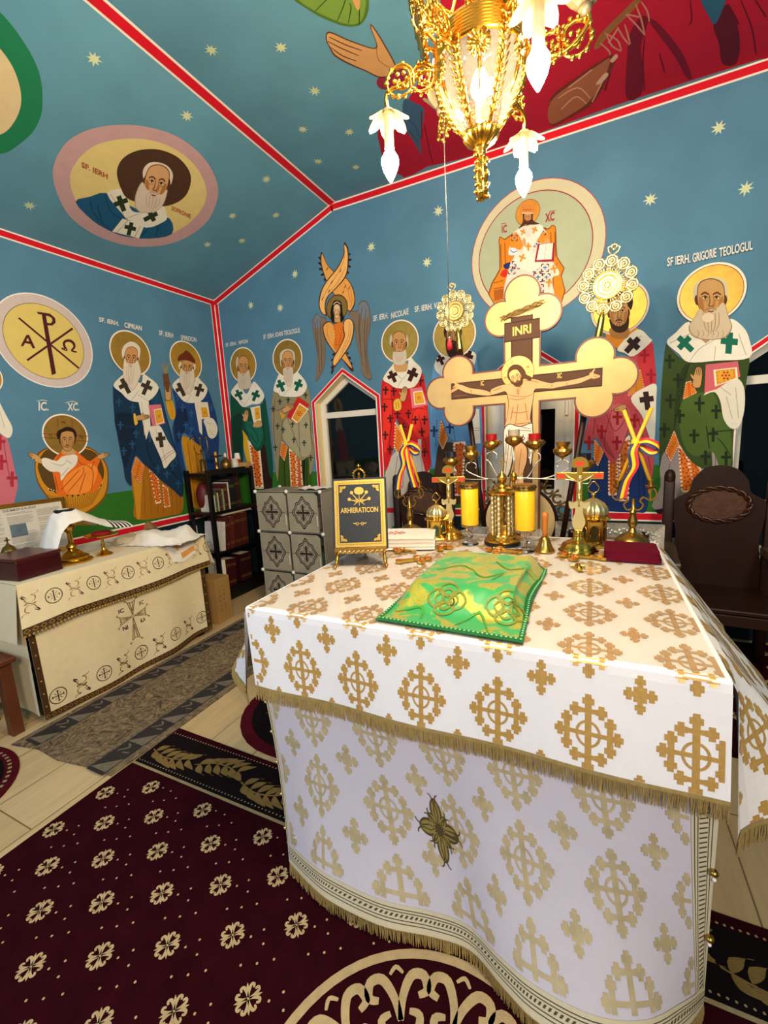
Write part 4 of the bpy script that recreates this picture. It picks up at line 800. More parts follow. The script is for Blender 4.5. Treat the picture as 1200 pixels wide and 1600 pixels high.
def surf(bm, f, u0, u1, nu, v0, v1, nv, mi=0, th=None):
    g = [[bm.verts.new(f(u0+(u1-u0)*i/nu, v0+(v1-v0)*j/nv)) for j in range(nv+1)] for i in range(nu+1)]
    for i in range(nu):
        for j in range(nv):
            q = bm.faces.new((g[i][j], g[i+1][j], g[i+1][j+1], g[i][j+1])); q.material_index = mi
    return g
def fnorm(f, u, v, side):
    e = .002; a = f(u+e, v)-f(u-e, v); b = f(u, v+e)-f(u, v-e); n = a.cross(b)
    if n.length < 1e-12: return V((0, 0, 1))
    n.normalize(); return n if n.dot(side(u, v)) > 0 else -n
def on(f, side, u, v, off): return f(u, v)+fnorm(f, u, v, side)*off
def rect_on(bm, f, side, x0, y0, x1, y1, mi, off=.0012, cell=.025, lim=None):
    if lim:
        x0, x1 = max(x0, lim[0]), min(x1, lim[1]); y0, y1 = max(y0, lim[2]), min(y1, lim[3])
        if x1-x0 < .001 or y1-y0 < .001: return
    nu = max(1, math.ceil(abs(x1-x0)/cell)); nv = max(1, math.ceil(abs(y1-y0)/cell))
    g = [[bm.verts.new(on(f, side, x0+(x1-x0)*i/nu, y0+(y1-y0)*j/nv, off)) for j in range(nv+1)] for i in range(nu+1)]
    for i in range(nu):
        for j in range(nv):
            q = bm.faces.new((g[i][j], g[i+1][j], g[i+1][j+1], g[i][j+1])); q.material_index = mi
KX = .74                                           # the woven crosses are narrower than tall
def mrect(bm, f, side, x, y, a, b, c, d, mi, off, lim): rect_on(bm, f, side, x+a*KX, y+b, x+c*KX, y+d, mi, off, lim=lim)
def blob(bm, f, side, x, y, a, b, s, mi, off, lim):
    mrect(bm, f, side, x, y, a-s, b-s*.45, a+s, b+s*.45, mi, off, lim); mrect(bm, f, side, x, y, a-s*.5, b-s, a+s*.5, b+s, mi, off+.0001, lim)
def motif(bm, f, side, x, y, h, mi, lim=None):
    o = .0010; R = lambda a, b, c, d, k: mrect(bm, f, side, x, y, a*h, b*h, c*h, d*h, mi, o+k*.0001, lim)
    R(-.105, -1, .105, 1, 0); R(-1, -.06, 1, .06, 1)
    for s in (-1, 1):
        R(-.40, s*.62-.065, .40, s*.62+.065, 2); R(s*.69-.09, -.32, s*.69+.09, .32, 3)
        for a in (-1, 1):
            blob(bm, f, side, x, y, a*.42*h, s*.62*h, .18*h, mi, o+.0004, lim); blob(bm, f, side, x, y, s*.70*h, a*.34*h, .18*h, mi, o+.0006, lim)
        blob(bm, f, side, x, y, 0, s*.88*h, .19*h, mi, o+.0008, lim); blob(bm, f, side, x, y, s*.92*h, 0, .18*h, mi, o+.0008, lim)
    n = 28; r0, r1 = .30*h, .37*h
    if lim is None or (lim[0] < x-r1 and x+r1 < lim[1] and lim[2] < y-r1 and y+r1 < lim[3]):
        vs = [[bm.verts.new(on(f, side, x+KX*1.1*r*math.cos(2*PI*i/n), y+r*math.sin(2*PI*i/n), o+.0011)) for i in range(n)] for r in (r0, r1)]
        for i in range(n):
            j = (i+1) % n; bm.faces.new((vs[0][i], vs[0][j], vs[1][j], vs[1][i])).material_index = mi
def small(bm, f, side, x, y, h, mi, lim=None):
    R = lambda a, b, c, d, k: mrect(bm, f, side, x, y, a*h, b*h, c*h, d*h, mi, .001+k*.0001, lim)
    R(-1, -.13, 1, .13, 0); R(-.15, -1, .15, 1, 1); R(-.42, -.42, .42, .42, 2)
    for a, b in ((0, 1), (0, -1), (1, 0), (-1, 0)): blob(bm, f, side, x, y, a*.72*h, b*.72*h, .34*h, mi, .0013, lim)
def lattice(bm, f, side, xs, ys, X0, X1, Y0, Y1, mi, h=.1, hs=.047, p=.2345, pv=.2345):
    lim = (X0, X1, Y0, Y1)
    i0, i1 = math.floor((X0-xs)/p)-1, math.ceil((X1-xs)/p)+1; j0, j1 = math.floor((Y0-ys)/pv)-1, math.ceil((Y1-ys)/pv)+1
    for i in range(i0, i1+1):
        for j in range(j0, j1+1):
            x, y = xs+i*p, ys+j*pv
            if X0-h < x < X1+h and Y0-h < y < Y1+h: motif(bm, f, side, x, y, h, mi, lim)
            x, y = x+p/2, y+pv/2
            if X0-hs < x < X1+hs and Y0-hs < y < Y1+hs: small(bm, f, side, x, y, hs, mi, lim)
def fringe(bm, f, side, u0, u1, v, ln, n, mi=0, r=.0016, down=V((0, 0, -1)), edge=.012):
    for i in range(n):
        u = u0+(u1-u0)*(i+.5)/n; p = on(f, side, u, v, .002); q = on(f, side, u, v-.001, .002)
        d = (down*1.0+V((random.uniform(-.07, .07), random.uniform(-.07, .07), 0)))*(ln*random.uniform(.88, 1.06))
        m_ = p+d*.5+V((random.uniform(-1, 1)*.002, random.uniform(-1, 1)*.002, 0)); e = p+d
        rings = []
        for c, rr in ((p, r), (m_, r*1.25), (e, r*.7)): rings.append([bm.verts.new(c+V((math.cos(k*2.094)*rr, math.sin(k*2.094)*rr, 0))) for k in range(3)])
        for A, B in ((rings[0], rings[1]), (rings[1], rings[2])):
            for k in range(3): bm.faces.new((A[k], A[(k+1) % 3], B[(k+1) % 3], B[k])).material_index = mi

# --- lower cloth: front panel that runs down to the floor and swings out at the hem
HEM = cr([(-.985, 1.06), (-.86, 1.02), (-.76, 1.0), (-.57, 1.0), (-.41, 1.035), (-.29, 1.045), (-.18, .99), (-.09, .955), (.05, .95), (.17, 1.0), (.26, 1.10), (.305, 1.165)], 6, False)
def hem(u):
    k = u*(len(HEM)-1); i = min(int(k), len(HEM)-2); t_ = k-i
    return HEM[i][0]+(HEM[i+1][0]-HEM[i][0])*t_, HEM[i][1]+(HEM[i+1][1]-HEM[i][1])*t_
LW = 1.45
def low(x, s):
    """x 0..1.45 along the table front, s 0..1 distance below the table top"""
    u = min(max(x/LW, 0), 1); v = min(max(s/.93, 0), 1.02); hx, hy = hem(u)
    tx = -1.16+u*1.465
    if u < .5: tx += (hx-tx)*0
    k = v**1.35; k2 = v**2.8
    return V((tx+(hx-tx)*k, 1.168+(hy-1.168)*k2+.006*math.sin(9*u*PI+3*v)*v*(1-v)*2, .985-.925*v))
lside = lambda u, v: V((0, -1, .2))
cl = thing('altar_undercloth', 'white brocade floor-length cloth on the altar front with gold fringe at the hem', 'tablecloth', (0, 0, 0))
bm = nbm(); surf(bm, low, 0, LW, 90, 0, .93, 40)
lattice(bm, low, lside, .222, .372, .03, LW-.075, .02, .86, 1, h=.098)
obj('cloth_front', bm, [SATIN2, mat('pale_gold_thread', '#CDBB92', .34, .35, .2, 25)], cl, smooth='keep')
for sx, x in ((-1, -1.165), (1, .305)):           # side and back hangings of the undercloth
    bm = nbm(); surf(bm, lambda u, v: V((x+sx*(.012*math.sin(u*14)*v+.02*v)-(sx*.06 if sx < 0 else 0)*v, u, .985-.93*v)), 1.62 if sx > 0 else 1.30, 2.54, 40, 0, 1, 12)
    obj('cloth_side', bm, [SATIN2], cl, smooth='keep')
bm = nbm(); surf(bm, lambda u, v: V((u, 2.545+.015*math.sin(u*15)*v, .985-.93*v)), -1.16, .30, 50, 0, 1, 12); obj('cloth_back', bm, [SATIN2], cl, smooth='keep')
bm = nbm()
for k, (a, b, mi) in enumerate(((.868, .878, 0), (.878, .8805, 1), (.8805, .885, 0), (.885, .8875, 1), (.8875, .904, 0), (.904, .9065, 1), (.9065, .912, 0), (.912, .9145, 1), (.9145, .93, 0))): rect_on(bm, low, lside, .01, a, LW, b, mi, .0022)
for i in range(110): x = .012+i*.01305; q = [on(low, lside, x+dx, s_, .0032) for dx, s_ in ((0, .8985), (.006, .8985), (.0125, .8905), (.0065, .8905))]; flat(bm, q, 1)
obj('hem_trim', bm, [mat('pale_braid', '#C9BC9C', .6, .1, .05, 60), BRAIDD], cl, smooth='keep')
bm = nbm(); fringe(bm, low, lside, .012, LW, .928, .05, 430); obj('fringe', bm, FRINGE, cl, smooth='keep')
bm = nbm()
for a, b, mi in ((0, .007, 0), (.007, .010, 1), (.010, .016, 0), (.016, .019, 1), (.019, .045, 0), (.045, .048, 1), (.048, .054, 0), (.054, .057, 1), (.057, .068, 0)): rect_on(bm, low, lside, LW-.07+a, .3, LW-.07+b, .868, mi, .0022)
for i in range(40): s_ = .31+i*.0138; flat(bm, [on(low, lside, LW-.07+xx, s_+ds, .0032) for xx, ds in ((.021, .010), (.043, 0), (.043, .004), (.021, .014))], 1)
obj('side_trim', bm, [mat('pale_braid', '#C9BC9C', .6, .1, .05, 60), BRAIDD], cl, smooth='keep')
bm = nbm()
for a, b, mi in ((0, .006, 0), (.006, .010, 1), (.010, .02, 0)): rect_on(bm, low, lside, .002+a, .32, .002+b, .868, mi, .002)
obj('side_trim', bm, [mat('pale_braid', '#C9BC9C', .6, .1, .05, 60), BRAIDD], cl, smooth='keep')
for s_ in (.50, .70):
    bm = nbm(); ball(bm, on(low, lside, LW-.006, s_, .008), .011, sz=.8); obj('button', bm, BRASS, cl, True)
    bm = nbm(); ball(bm, on(low, lside, LW-.002, s_+.022, .006), .005); obj('button_loop', bm, WHITECLOTH, cl, True)
for k in range(5):
    bm = nbm(); ball(bm, on(low, lside, .003, .36+k*.115, .006), .006); obj('button', bm, PALEGOLD, cl, True)
bm = nbm(); random.seed(3)                           # embroidered gold emblem in the middle of the front
ex, ey = .62, .63
def emb(x, y, w_, pts): flat(bm, [on(low, lside, ex+a, ey+b, .0022) for a, b in ribbon2(cr([((x+p)*.58, (y+q)*.58) for p, q in pts], 4, False), w_*.8)], 0)
def embf(pts, mi, off=.0020): flat(bm, [on(low, lside, ex+p, ey+q, off) for p, q in cr(pts, 4)], mi)
for k in range(8):
    a = k*PI/4; ca, sa = math.cos(a), math.sin(a); L_ = .095 if k % 2 == 0 else .062; W_ = .026 if k % 2 == 0 else .016
    T_ = lambda p, q: ((p*ca-q*sa)*.74, p*sa+q*ca)
    embf([T_(p, q) for p, q in ((.012, 0), (L_*.45, W_), (L_*.8, W_*.85), (L_, 0), (L_*.8, -W_*.85), (L_*.45, -W_))], 1, .0022); embf([T_(p, q) for p, q in ((.018, 0), (L_*.45, W_*.72), (L_*.78, W_*.6), (L_*.93, 0), (L_*.78, -W_*.6), (L_*.45, -W_*.72))], 0, .0026)
    for sg in (-1, 1): flat(bm, [on(low, lside, ex+p, ey+q, .0030) for p, q in ribbon2(cr([T_(p, q) for p, q in ((.02, 0), (L_*.5, sg*W_*.3), (L_*.85, sg*W_*.12), (L_*1.08, sg*W_*.5), (L_*1.12, sg*W_*.9))], 3, False), .004)], 1)
embf([(.016*math.cos(k*PI/4)*.74, .016*math.sin(k*PI/4)) for k in range(8)], 1, .0034)
obj('embroidered_emblem', bm, [mat('dark_gold_embroidery', '#A08C50', .45, .4, .15, 80), mat('emblem_outline', '#4E4020', .6, .1, .1, 80)], cl, smooth='keep')
bm = nbm(); box(bm, -.965, -.945, 1.075, 1.082, .02, .16, M=None); obj('tie_ribbon', bm, WHITECLOTH, cl)

# --- overlay with the cross lattice
def over(x, s):
    if s <= 0: return V((x, TY0-.012+min(.012, -s)-min(0, s+.012)*1.0, TZ+.0005-.006*max(0, 1+s/.012)**2 if s > -.012 else TZ+.0005))
    k = s/.3; cx = -.405
    return V((cx+(x-cx)*(1-.058*k if x < cx else 1+.012*k), TY0-.014-.030*k-.006*math.sin(x*11+1)*k, TZ-.006-s))
oside = lambda u, v: V((0, -.6, .8)) if v < .02 else V((0, -1, .1))
ov = thing('altar_overlay_cloth', 'white overlay cloth on the altar with large gold crosses and a fringed border', 'tablecloth', (0, 0, 0))
bm = nbm(); surf(bm, over, TX0, TX1, 70, -1.392, -.012, 50); surf(bm, over, TX0, TX1, 70, -.012, .0, 4); surf(bm, over, TX0, TX1, 70, 0, .295, 14)
lattice(bm, over, oside, -.931, .19, TX0+.012, TX1-.012, -1.36, .285, 1, pv=.257)
obj('cloth_top', bm, [SATIN, GTHREAD], ov, smooth='keep')
bm = nbm(); rect_on(bm, over, oside, TX0, .285, TX1, .297, 0, .0025); fringe(bm, over, oside, TX0, TX1, .294, .048, 460)
obj('fringe', bm, FRINGE, ov, smooth='keep')
def sm(x): x = min(max(x, 0), 1); return x*x*(3-2*x)
def flap(sx, x0, dx, dz, wq):
    def f(y, s):
        k = s/dz; q = (y-TY0)
        return V((x0+sx*(.012*min(1, s/.02)+k*(.02+dx*sm(q/wq)+.015*math.sin(q*9))), TY0-.006+q*(1-.02*k)-.02*k*(1-sm(q/.3)), TZ-.002-s))
    return f
for sx, x0, dx, dz, wq in ((1, TX1, .27, .40, .26), (-1, TX0, .20, .36, .15)):
    f = flap(sx, x0, dx, dz, wq); side = lambda u, v, sx=sx: V((sx, -.5, .4))
    bm = nbm(); surf(bm, f, TY0, TY1, 50, 0, dz, 14); lattice(bm, f, side, 1.30, .19, TY0+.006, TY1, .005, dz-.012, 1)
    obj('side_flap', bm, [SATIN, GTHREAD], ov, smooth='keep')
    bm = nbm(); rect_on(bm, f, side, TY0, dz-.012, TY1, dz, 0, .0025); fringe(bm, f, side, TY0, TY1, dz-.004, .055, 380, r=.0019)
    obj('fringe', bm, FRINGE, ov, smooth='keep')
bm = nbm(); surf(bm, lambda u, v: V((u, TY1+.01+.03*v, TZ-.3*v)), TX0, TX1, 40, 0, 1, 6); obj('back_flap', bm, SATIN, ov, smooth='keep')

# --- clear vinyl sheet over the top
vm = bpy.data.materials.new('clear_vinyl'); vm.use_nodes = True; nt = vm.node_tree; nt.nodes.clear()
o_ = nt.nodes.new('ShaderNodeOutputMaterial'); tr_ = nt.nodes.new('ShaderNodeBsdfTransparent'); gl = nt.nodes.new('ShaderNodeBsdfGlossy'); gl.inputs['Roughness'].default_value = .12
fr_ = nt.nodes.new('ShaderNodeFresnel'); fr_.inputs['IOR'].default_value = 1.42; mx_ = nt.nodes.new('ShaderNodeMixShader')
df = nt.nodes.new('ShaderNodeBsdfDiffuse'); df.inputs[0].default_value = (.86, .80, .74, 1); hz = nt.nodes.new('ShaderNodeMixShader'); hz.inputs[0].default_value = .10
bn = nt.nodes.new('ShaderNodeBump'); bn.inputs['Strength'].default_value = .12; bn.inputs['Distance'].default_value = .01; nn = nt.nodes.new('ShaderNodeTexNoise'); nn.inputs['Scale'].default_value = 7
tc = nt.nodes.new('ShaderNodeTexCoord')
for a, b in ((tc.outputs['Object'], nn.inputs['Vector']), (nn.outputs['Fac'], bn.inputs['Height']), (bn.outputs['Normal'], gl.inputs['Normal']), (fr_.outputs[0], mx_.inputs[0]), (tr_.outputs[0], hz.inputs[1]), (df.outputs[0], hz.inputs[2]), (hz.outputs[0], mx_.inputs[1]), (gl.outputs[0], mx_.inputs[2]), (mx_.outputs[0], o_.inputs[0])): nt.links.new(a, b)
bm = nbm(); surf(bm, lambda u, v: V((u, v, TZ+.0042)), TX0+.012, TX1-.012, 4, TY0+.004, TY1-.03, 4)
o = obj('vinyl_sheet', bm, vm, smooth='keep'); tag(o, 'clear glossy vinyl sheet lying over the altar top', 'table cover')
TT = TZ+.0055                                       # where things stand on the table
# ================================================================ things on the holy table
# --- green embroidered cover over the Gospel book
GREENB = bpy.data.materials.new('green_gold_brocade'); GREENB.use_nodes = True; nt = GREENB.node_tree; b = nt.nodes['Principled BSDF']
tc = nt.nodes.new('ShaderNodeTexCoord'); n1 = nt.nodes.new('ShaderNodeTexNoise'); n1.inputs['Scale'].default_value = 9; n1.inputs['Detail'].default_value = 2; n1.inputs['Distortion'].default_value = 1.2
n2 = nt.nodes.new('ShaderNodeTexVoronoi'); n2.inputs['Scale'].default_value = 95
r1 = nt.nodes.new('ShaderNodeValToRGB'); r1.color_ramp.elements[0].position = .47; r1.color_ramp.elements[1].position = .53
mm = nt.nodes.new('ShaderNodeMath'); mm.operation = 'GREATER_THAN'; mm.inputs[1].default_value = .25
mu = nt.nodes.new('ShaderNodeMath'); mu.operation = 'MULTIPLY'
mx = nt.nodes.new('ShaderNodeMix'); mx.data_type = 'RGBA'; mx.inputs[6].default_value = lin('#2FA552')+[1]; mx.inputs[7].default_value = lin('#B9B03A')+[1]
mr = nt.nodes.new('ShaderNodeMath'); mr.operation = 'MULTIPLY'; mr.inputs[1].default_value = .35
for a, c in ((tc.outputs['Object'], n1.inputs['Vector']), (tc.outputs['Object'], n2.inputs['Vector']), (n1.outputs['Fac'], r1.inputs[0]), (n2.outputs['Distance'], mm.inputs[0]), (r1.outputs[0], mu.inputs[0]), (mm.outputs[0], mu.inputs[1]), (mu.outputs[0], mx.inputs[0]), (mx.outputs[2], b.inputs['Base Color']), (mu.outputs[0], mr.inputs[0]), (mr.outputs[0], b.inputs['Metallic'])): nt.links.new(a, c)
b.inputs['Roughness'].default_value = .38; b.inputs['Sheen Weight'].default_value = .2
GB = mat('green_braid', '#0E6A2C', .7, 0, .1, 60); GL = mat('light_green_braid', '#8FCF9A', .7, 0, .05, 60); GE = mat('olive_gold_embroidery', '#7C8426', .5, .1, .1, 60)
tn_ = thing('gospel_book', 'thick gospel book lying hidden under the green cover on the altar', 'book', (-.40, 1.63, TT))
bm = nbm(); box(bm, -.155, .155, -.17, .20, .003, .062, bev=.004); obj('pages', bm, mat('page_edges', '#D8CBA8', .8, 0, .05, 60), tn_)
bm = nbm(); box(bm, -.165, .165, -.175, .205, 0, .006, bev=.002); box(bm, -.165, .165, -.175, .205, .060, .066, bev=.002); obj('cover', bm, GOLD, tn_)
def rise(x, lo, hi, w_): return sm((x-lo+w_)/w_)*sm((hi-x+w_)/w_)
def cov(u, v):
    """u 0..1 left to right, v 0..1 front to back"""
    x0 = -.635+.02*v; x1 = -.163+.006*v
    x = x0+(x1-x0)*u-.025*math.sin(PI*v*1.0)*u*(1-abs(v-.45))*.6; y = 1.212-.012*u+.70*v
    h = rise(x, -.575, -.225, .06)*rise(y, 1.44, 1.845, .16)*.070
    wr = .006*math.sin(14*u+6*v)*math.sin(9*v+2*u)*(1-h/.07)*min(1, v*5)+.003*math.sin(22*u-11*v)*(.3+h*8)
    if u > .9 and v < .75: x -= .02*(h/.07)
    return V((x, y, TT+.003+max(0, h+abs(wr)*.6)))
gside = lambda u, v: V((0, 0, 1))
tn_ = thing('gospel_cover', 'bright green and gold brocade cover draped over a book on the altar', 'cloth', (0, 0, 0))
bm = nbm(); surf(bm, cov, 0, 1, 60, 0, 1, 70); o = obj('cloth', bm, GREENB, tn_, smooth='keep')
for p in o.data.polygons: p.use_smooth = True
bm = nbm()
rect_on(bm, cov, gside, 0, 0, 1, .022, 0, .003, .02); rect_on(bm, cov, gside, 0, .022, .03, 1, 0, .003, .02); rect_on(bm, cov, gside, .97, .022, 1, 1, 0, .003, .02); rect_on(bm, cov, gside, .03, .978, .97, 1, 0, .003, .02)
for i in range(34): ball(bm, on(cov, gside, (i+.5)/34, .011, .004), .0042, 1, 1, sz=.5)
for i in range(40):
    for u in (.014, .986): ball(bm, on(cov, gside, u, .03+(i+.5)/42, .004), .0042, 1, 1, sz=.5)
for i in range(60): ball(bm, on(cov, gside, (i+.5)/60, -.006, .001), .006, 0, 1, sz=.6)
obj('braid', bm, [GB, GL], tn_, smooth='keep')
bm = nbm()
def gem(cx, cy, w_, pts, mi=0): flat(bm, [on(cov, gside, cx+a, cy+b_, .0035) for a, b_ in ribbon2(cr(pts, 4, False), w_)], mi)
for cx, cy in ((.42, .22), (.86, .22)):
    if cx > .5: obj('embroidery', bm, [GE], tn_, smooth='keep'); bm = nbm()
    for a in range(4):
        ca, sa = math.cos(a*PI/2), math.sin(a*PI/2)
        for sc_ in (1, .6): gem(cx, cy, .012, [((p*ca-q*sa)*sc_*1.25, (p*sa+q*ca)*sc_*.8) for p, q in [(0, .02), (.03, .04), (.06, .05), (.045, .09), (0, .115), (-.045, .09), (-.06, .05), (-.03, .04), (0, .02)]])
for q in ([(.08, .1), (.25, .16), (.3, .06)], [(.55, .05), (.68, .18), (.78, .03)], [(.5, .55), (.62, .45), (.75, .55), (.7, .42)], [(.2, .5), (.35, .62), (.5, .55)], [(.62, .75), (.78, .62), (.95, .72)]): gem(0, 0, .014, q, 1)
obj('embroidery', bm, [GE, mat('green_cord', '#4E9A2E', .6, .1, .05)], tn_, smooth='keep')
bm = nbm(); tube(bm, [on(cov, gside, .47+.012*math.cos(a), .205+.018*math.sin(a), .004) for a in (-2.2, -1.4, -.6, .2, 1, 1.6)], .0025, 6); obj('dark_loop', bm, BLACK, tn_, True)

# --- black liturgical book on its brass easel
P0 = V((-.985, 1.76, TT)); RZ = math.atan2(.15, .215)*.62
ea = thing('book_easel', 'small brass easel holding the black book on the altar', 'easel', P0, RZ)
bm = nbm(); box(bm, -.125, .125, -.012, .022, .062, .078, bev=.003); box(bm, -.125, .125, -.016, -.010, .072, .092, bev=.002); obj('ledge', bm, BRASS, ea)
bm = nbm()
for i in range(11):
    a = -.11+i*.022; tube(bm, [(a, -.018, .064), (a+.006, -.02, .072), (a+.014, -.018, .078), (a+.02, -.018, .070)], .0022, 6)
obj('twisted_rail', bm, PALEGOLD, ea, True)
for sx in (-1, 1):
    bm = nbm(); tube(bm, [(sx*.112, -.006, .07), (sx*.115, -.024, .03), (sx*.121, -.040, .008)], .008, 8); ball(bm, (sx*.122, -.042, .009), .0095); obj('leg', bm, BRASS, ea, True)
bm = nbm(); tube(bm, [(0, .05, .09), (0, .17, .006)], .006, 8); obj('back_leg', bm, BRASS, ea, True)
bm = nbm(); tube(bm, [(0, .03, .07), (0, .10, .40)], .005, 8); obj('spine', bm, BRASS, ea, True)
bm = nbm(); c = V((0, .103, .425))
tube(bm, [c+V((.027*math.cos(a), 0, .030*math.sin(a))) for a in [2*PI*i/20 for i in range(20)]], .004, 6, closed=True)
for k in range(9): a = PI*k/8; ball(bm, c+V((.031*math.cos(a), 0, .034*math.sin(a))), .0038, sub=1)
tube(bm, [c+V((0, 0, .03)), c+V((0, 0, .055))], .003, 6); tube(bm, [c+V((-.010, 0, .046)), c+V((.010, 0, .046))], .003, 6); lathe(bm, [(.003, -.024), (.008, -.02), (.005, 0), (.007, .008), (.002, .016)], 10, c)
obj('crown_finial', bm, BRASS, ea, True)
TIL = math.radians(14)
MB = Matrix.Translation(P0+Matrix.Rotation(RZ, 3, 'Z') @ V((0, -.004, .080))) @ Matrix.Rotation(RZ, 4, 'Z') @ Matrix.Rotation(-TIL, 4, 'X')
bk = thing('service_book', 'black leather book with gold border standing on a brass easel', 'book'); bk.matrix_world = MB
LEATHER = mat('black_leather', '#17181B', .42, 0, .12, 30, .25, 180); GILT = mat('gilt_stamping', '#C2A04A', .42, .6, .15, 70); INKG = mat('dark_gilt', '#8A6A1E', .4, .6, .1)  # INKG: darker gilt colour of the stamped border pattern
BW, BH = .262, .345
bm = nbm(); box(bm, -BW/2, BW/2, 0, .006, 0, BH, bev=.002); box(bm, -BW/2, BW/2, .030, .036, 0, BH, bev=.002); box(bm, -BW/2, -BW/2+.006, .002, .034, 0, BH, bev=.002); obj('cover', bm, LEATHER, bk)
bm = nbm(); box(bm, -BW/2+.006, BW/2-.004, .006, .030, .004, BH-.004); obj('pages', bm, mat('page_edges', '#D8CBA8', .8, 0, .05, 60), bk)
bm = nbm()
def fr2(x0, x1, z0, z1, w_, mi, y=-.0012):
    for a, c_, d, e in ((x0, x1, z0, z0+w_), (x0, x1, z1-w_, z1), (x0, x0+w_, z0+w_, z1-w_), (x1-w_, x1, z0+w_, z1-w_)): flat(bm, [(a, y, d), (c_, y, d), (c_, y, e), (a, y, e)], mi)
fr2(-BW/2+.010, BW/2-.008, .012, BH-.010, .021, 0)
for i in range(26):
    for z in (.025, BH-.023): flat(bm, [(-BW/2+.03+i*.0083, -.0016, z-.004), (-BW/2+.033+i*.0083, -.0016, z), (-BW/2+.03+i*.0083, -.0016, z+.004), (-BW/2+.027+i*.0083, -.0016, z)], 1)
for i in range(36):
    for x in (-BW/2+.023, BW/2-.021): flat(bm, [(x-.004, -.0016, .03+i*.0081), (x, -.0016, .033+i*.0081), (x+.004, -.0016, .03+i*.0081), (x, -.0016, .027+i*.0081)], 1)
for sx in (-1, 1):
    for sz in (-1, 1):
        cx, cz = .001+sx*(BW/2-.036), .001+BH/2+sz*(BH/2-.039)
        flat(bm, cr([(cx+sx*a, -.0014, cz+sz*c_) for a, c_ in ((0, 0), (-.032, 0), (-.026, -.012), (-.013, -.013), (-.012, -.026), (0, -.032))], 1), 0)
        for rr in (.006, .012): tube(bm, [(cx-sx*.012+rr*math.cos(a), -.0018, cz-sz*.012+rr*math.sin(a)) for a in [2*PI*k/12 for k in range(12)]], .0008, 4, mi=1, closed=True)
obj('gilt_border', bm, [GILT, INKG], bk, smooth='keep')
bm = nbm(); text(bm, 'ARHIERATICON', (-.092, -.0014, .176), (.182, 0, 0), (0, 0, .026)); obj('title', bm, GILT, bk, smooth='keep')
bm = nbm()
def gs(pts, w_, cx=0, cz=0): flat(bm, [(cx+a, -.0015, cz+c_) for a, c_ in ribbon2(cr(pts, 4, False), w_)], 0)
def gd(x, z, r): flat(bm, [(x+r*math.cos(2*PI*k/14), -.0014, z+r*math.sin(2*PI*k/14)) for k in range(14)], 0)
Z0 = .262                                            # mitre over crossed staffs
flat(bm, cr([(x, -.0014, Z0+z) for x, z in ((-.016, .005), (-.024, .02), (-.016, .034), (0, .038), (.016, .034), (.024, .02), (.016, .005), (0, .002))], 4), 0)
for a in (-1, 1):
    gs([(a*.034, .008), (a*.014, -.016), (-a*.026, -.048)], .004, 0, Z0); gd(a*.036, Z0+.012, .008); gs([(a*.048, -.022), (a*.02, -.027), (0, -.024)], .005, 0, Z0); gd(a*.048, Z0-.020, .008)
    gs([(a*.014, -.02), (a*.022, -.03), (a*.012, -.036)], .004, 0, Z0)
gs([(0, .002), (0, -.052)], .003, 0, Z0); gs([(-.02, -.035), (0, -.028), (.02, -.035)], .003, 0, Z0)
for a in (-1, 1):
    gs([(0, 0), (a*.012, .007), (a*.018, 0), (a*.012, -.006), (a*.007, -.001), (a*.011, .002)], .003, 0, .122); gs([(a*.014, .006), (a*.024, .002), (a*.032, .005)], .004, 0, .122)
obj('gilt_emblem', bm, GILT, bk, smooth='keep')

# --- folded white towel with red embroidery
tw = thing('folded_towel', 'folded white towel with a red embroidered motif beside the black book', 'towel', (-.93, 2.20, TT), .30)
bm = nbm()
prof = cr([(-.13, .004), (.10, .004), (.128, .012), (.135, .03), (.128, .055), (.10, .066), (-.13, .068), (-.14, .055), (-.135, .015)], 5)
flat(bm, [(-.20, x, z) for x, z in prof], 0, (.36, 0, 0)); 
M_ = Matrix.Rotation(PI/2, 4, 'Z')
o = obj('cloth', bm, WHITECLOTH, tw, smooth='auto')
for v in o.data.vertices: x, y, z = v.co; v.co = V((x, y*1.0, z*(1.0+.05*math.sin(x*20))))
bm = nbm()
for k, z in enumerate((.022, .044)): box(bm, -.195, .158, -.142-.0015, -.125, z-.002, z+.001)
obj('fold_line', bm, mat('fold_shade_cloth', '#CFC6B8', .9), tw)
bm = nbm()
def er(pts, w_): flat(bm, [(a, c_, .0708) for a, c_ in ribbon2(pts, w_)], 0)
for a in range(8): ca, sa = math.cos(a*PI/4), math.sin(a*PI/4); er([(.012*ca-.06, .01*sa-.02), (.055*ca-.06, .042*sa-.02)], .008); er([(.05*ca-.012*sa-.06, .038*sa+.012*ca-.02), (.05*ca+.012*sa-.06, .038*sa-.012*ca-.02)], .006)
obj('red_embroidery', bm, mat('red_thread', '#B8372A', .7, 0, .1, 60), tw, smooth='keep')
bm = nbm()
for i in range(26): box(bm, .1595, .162, -.13+i*.0102, -.125+i*.0102, .006, .012); box(bm, .1595, .162, -.13+i*.0102, -.125+i*.0102, .058, .062)
obj('stitching', bm, BLACK, tw)

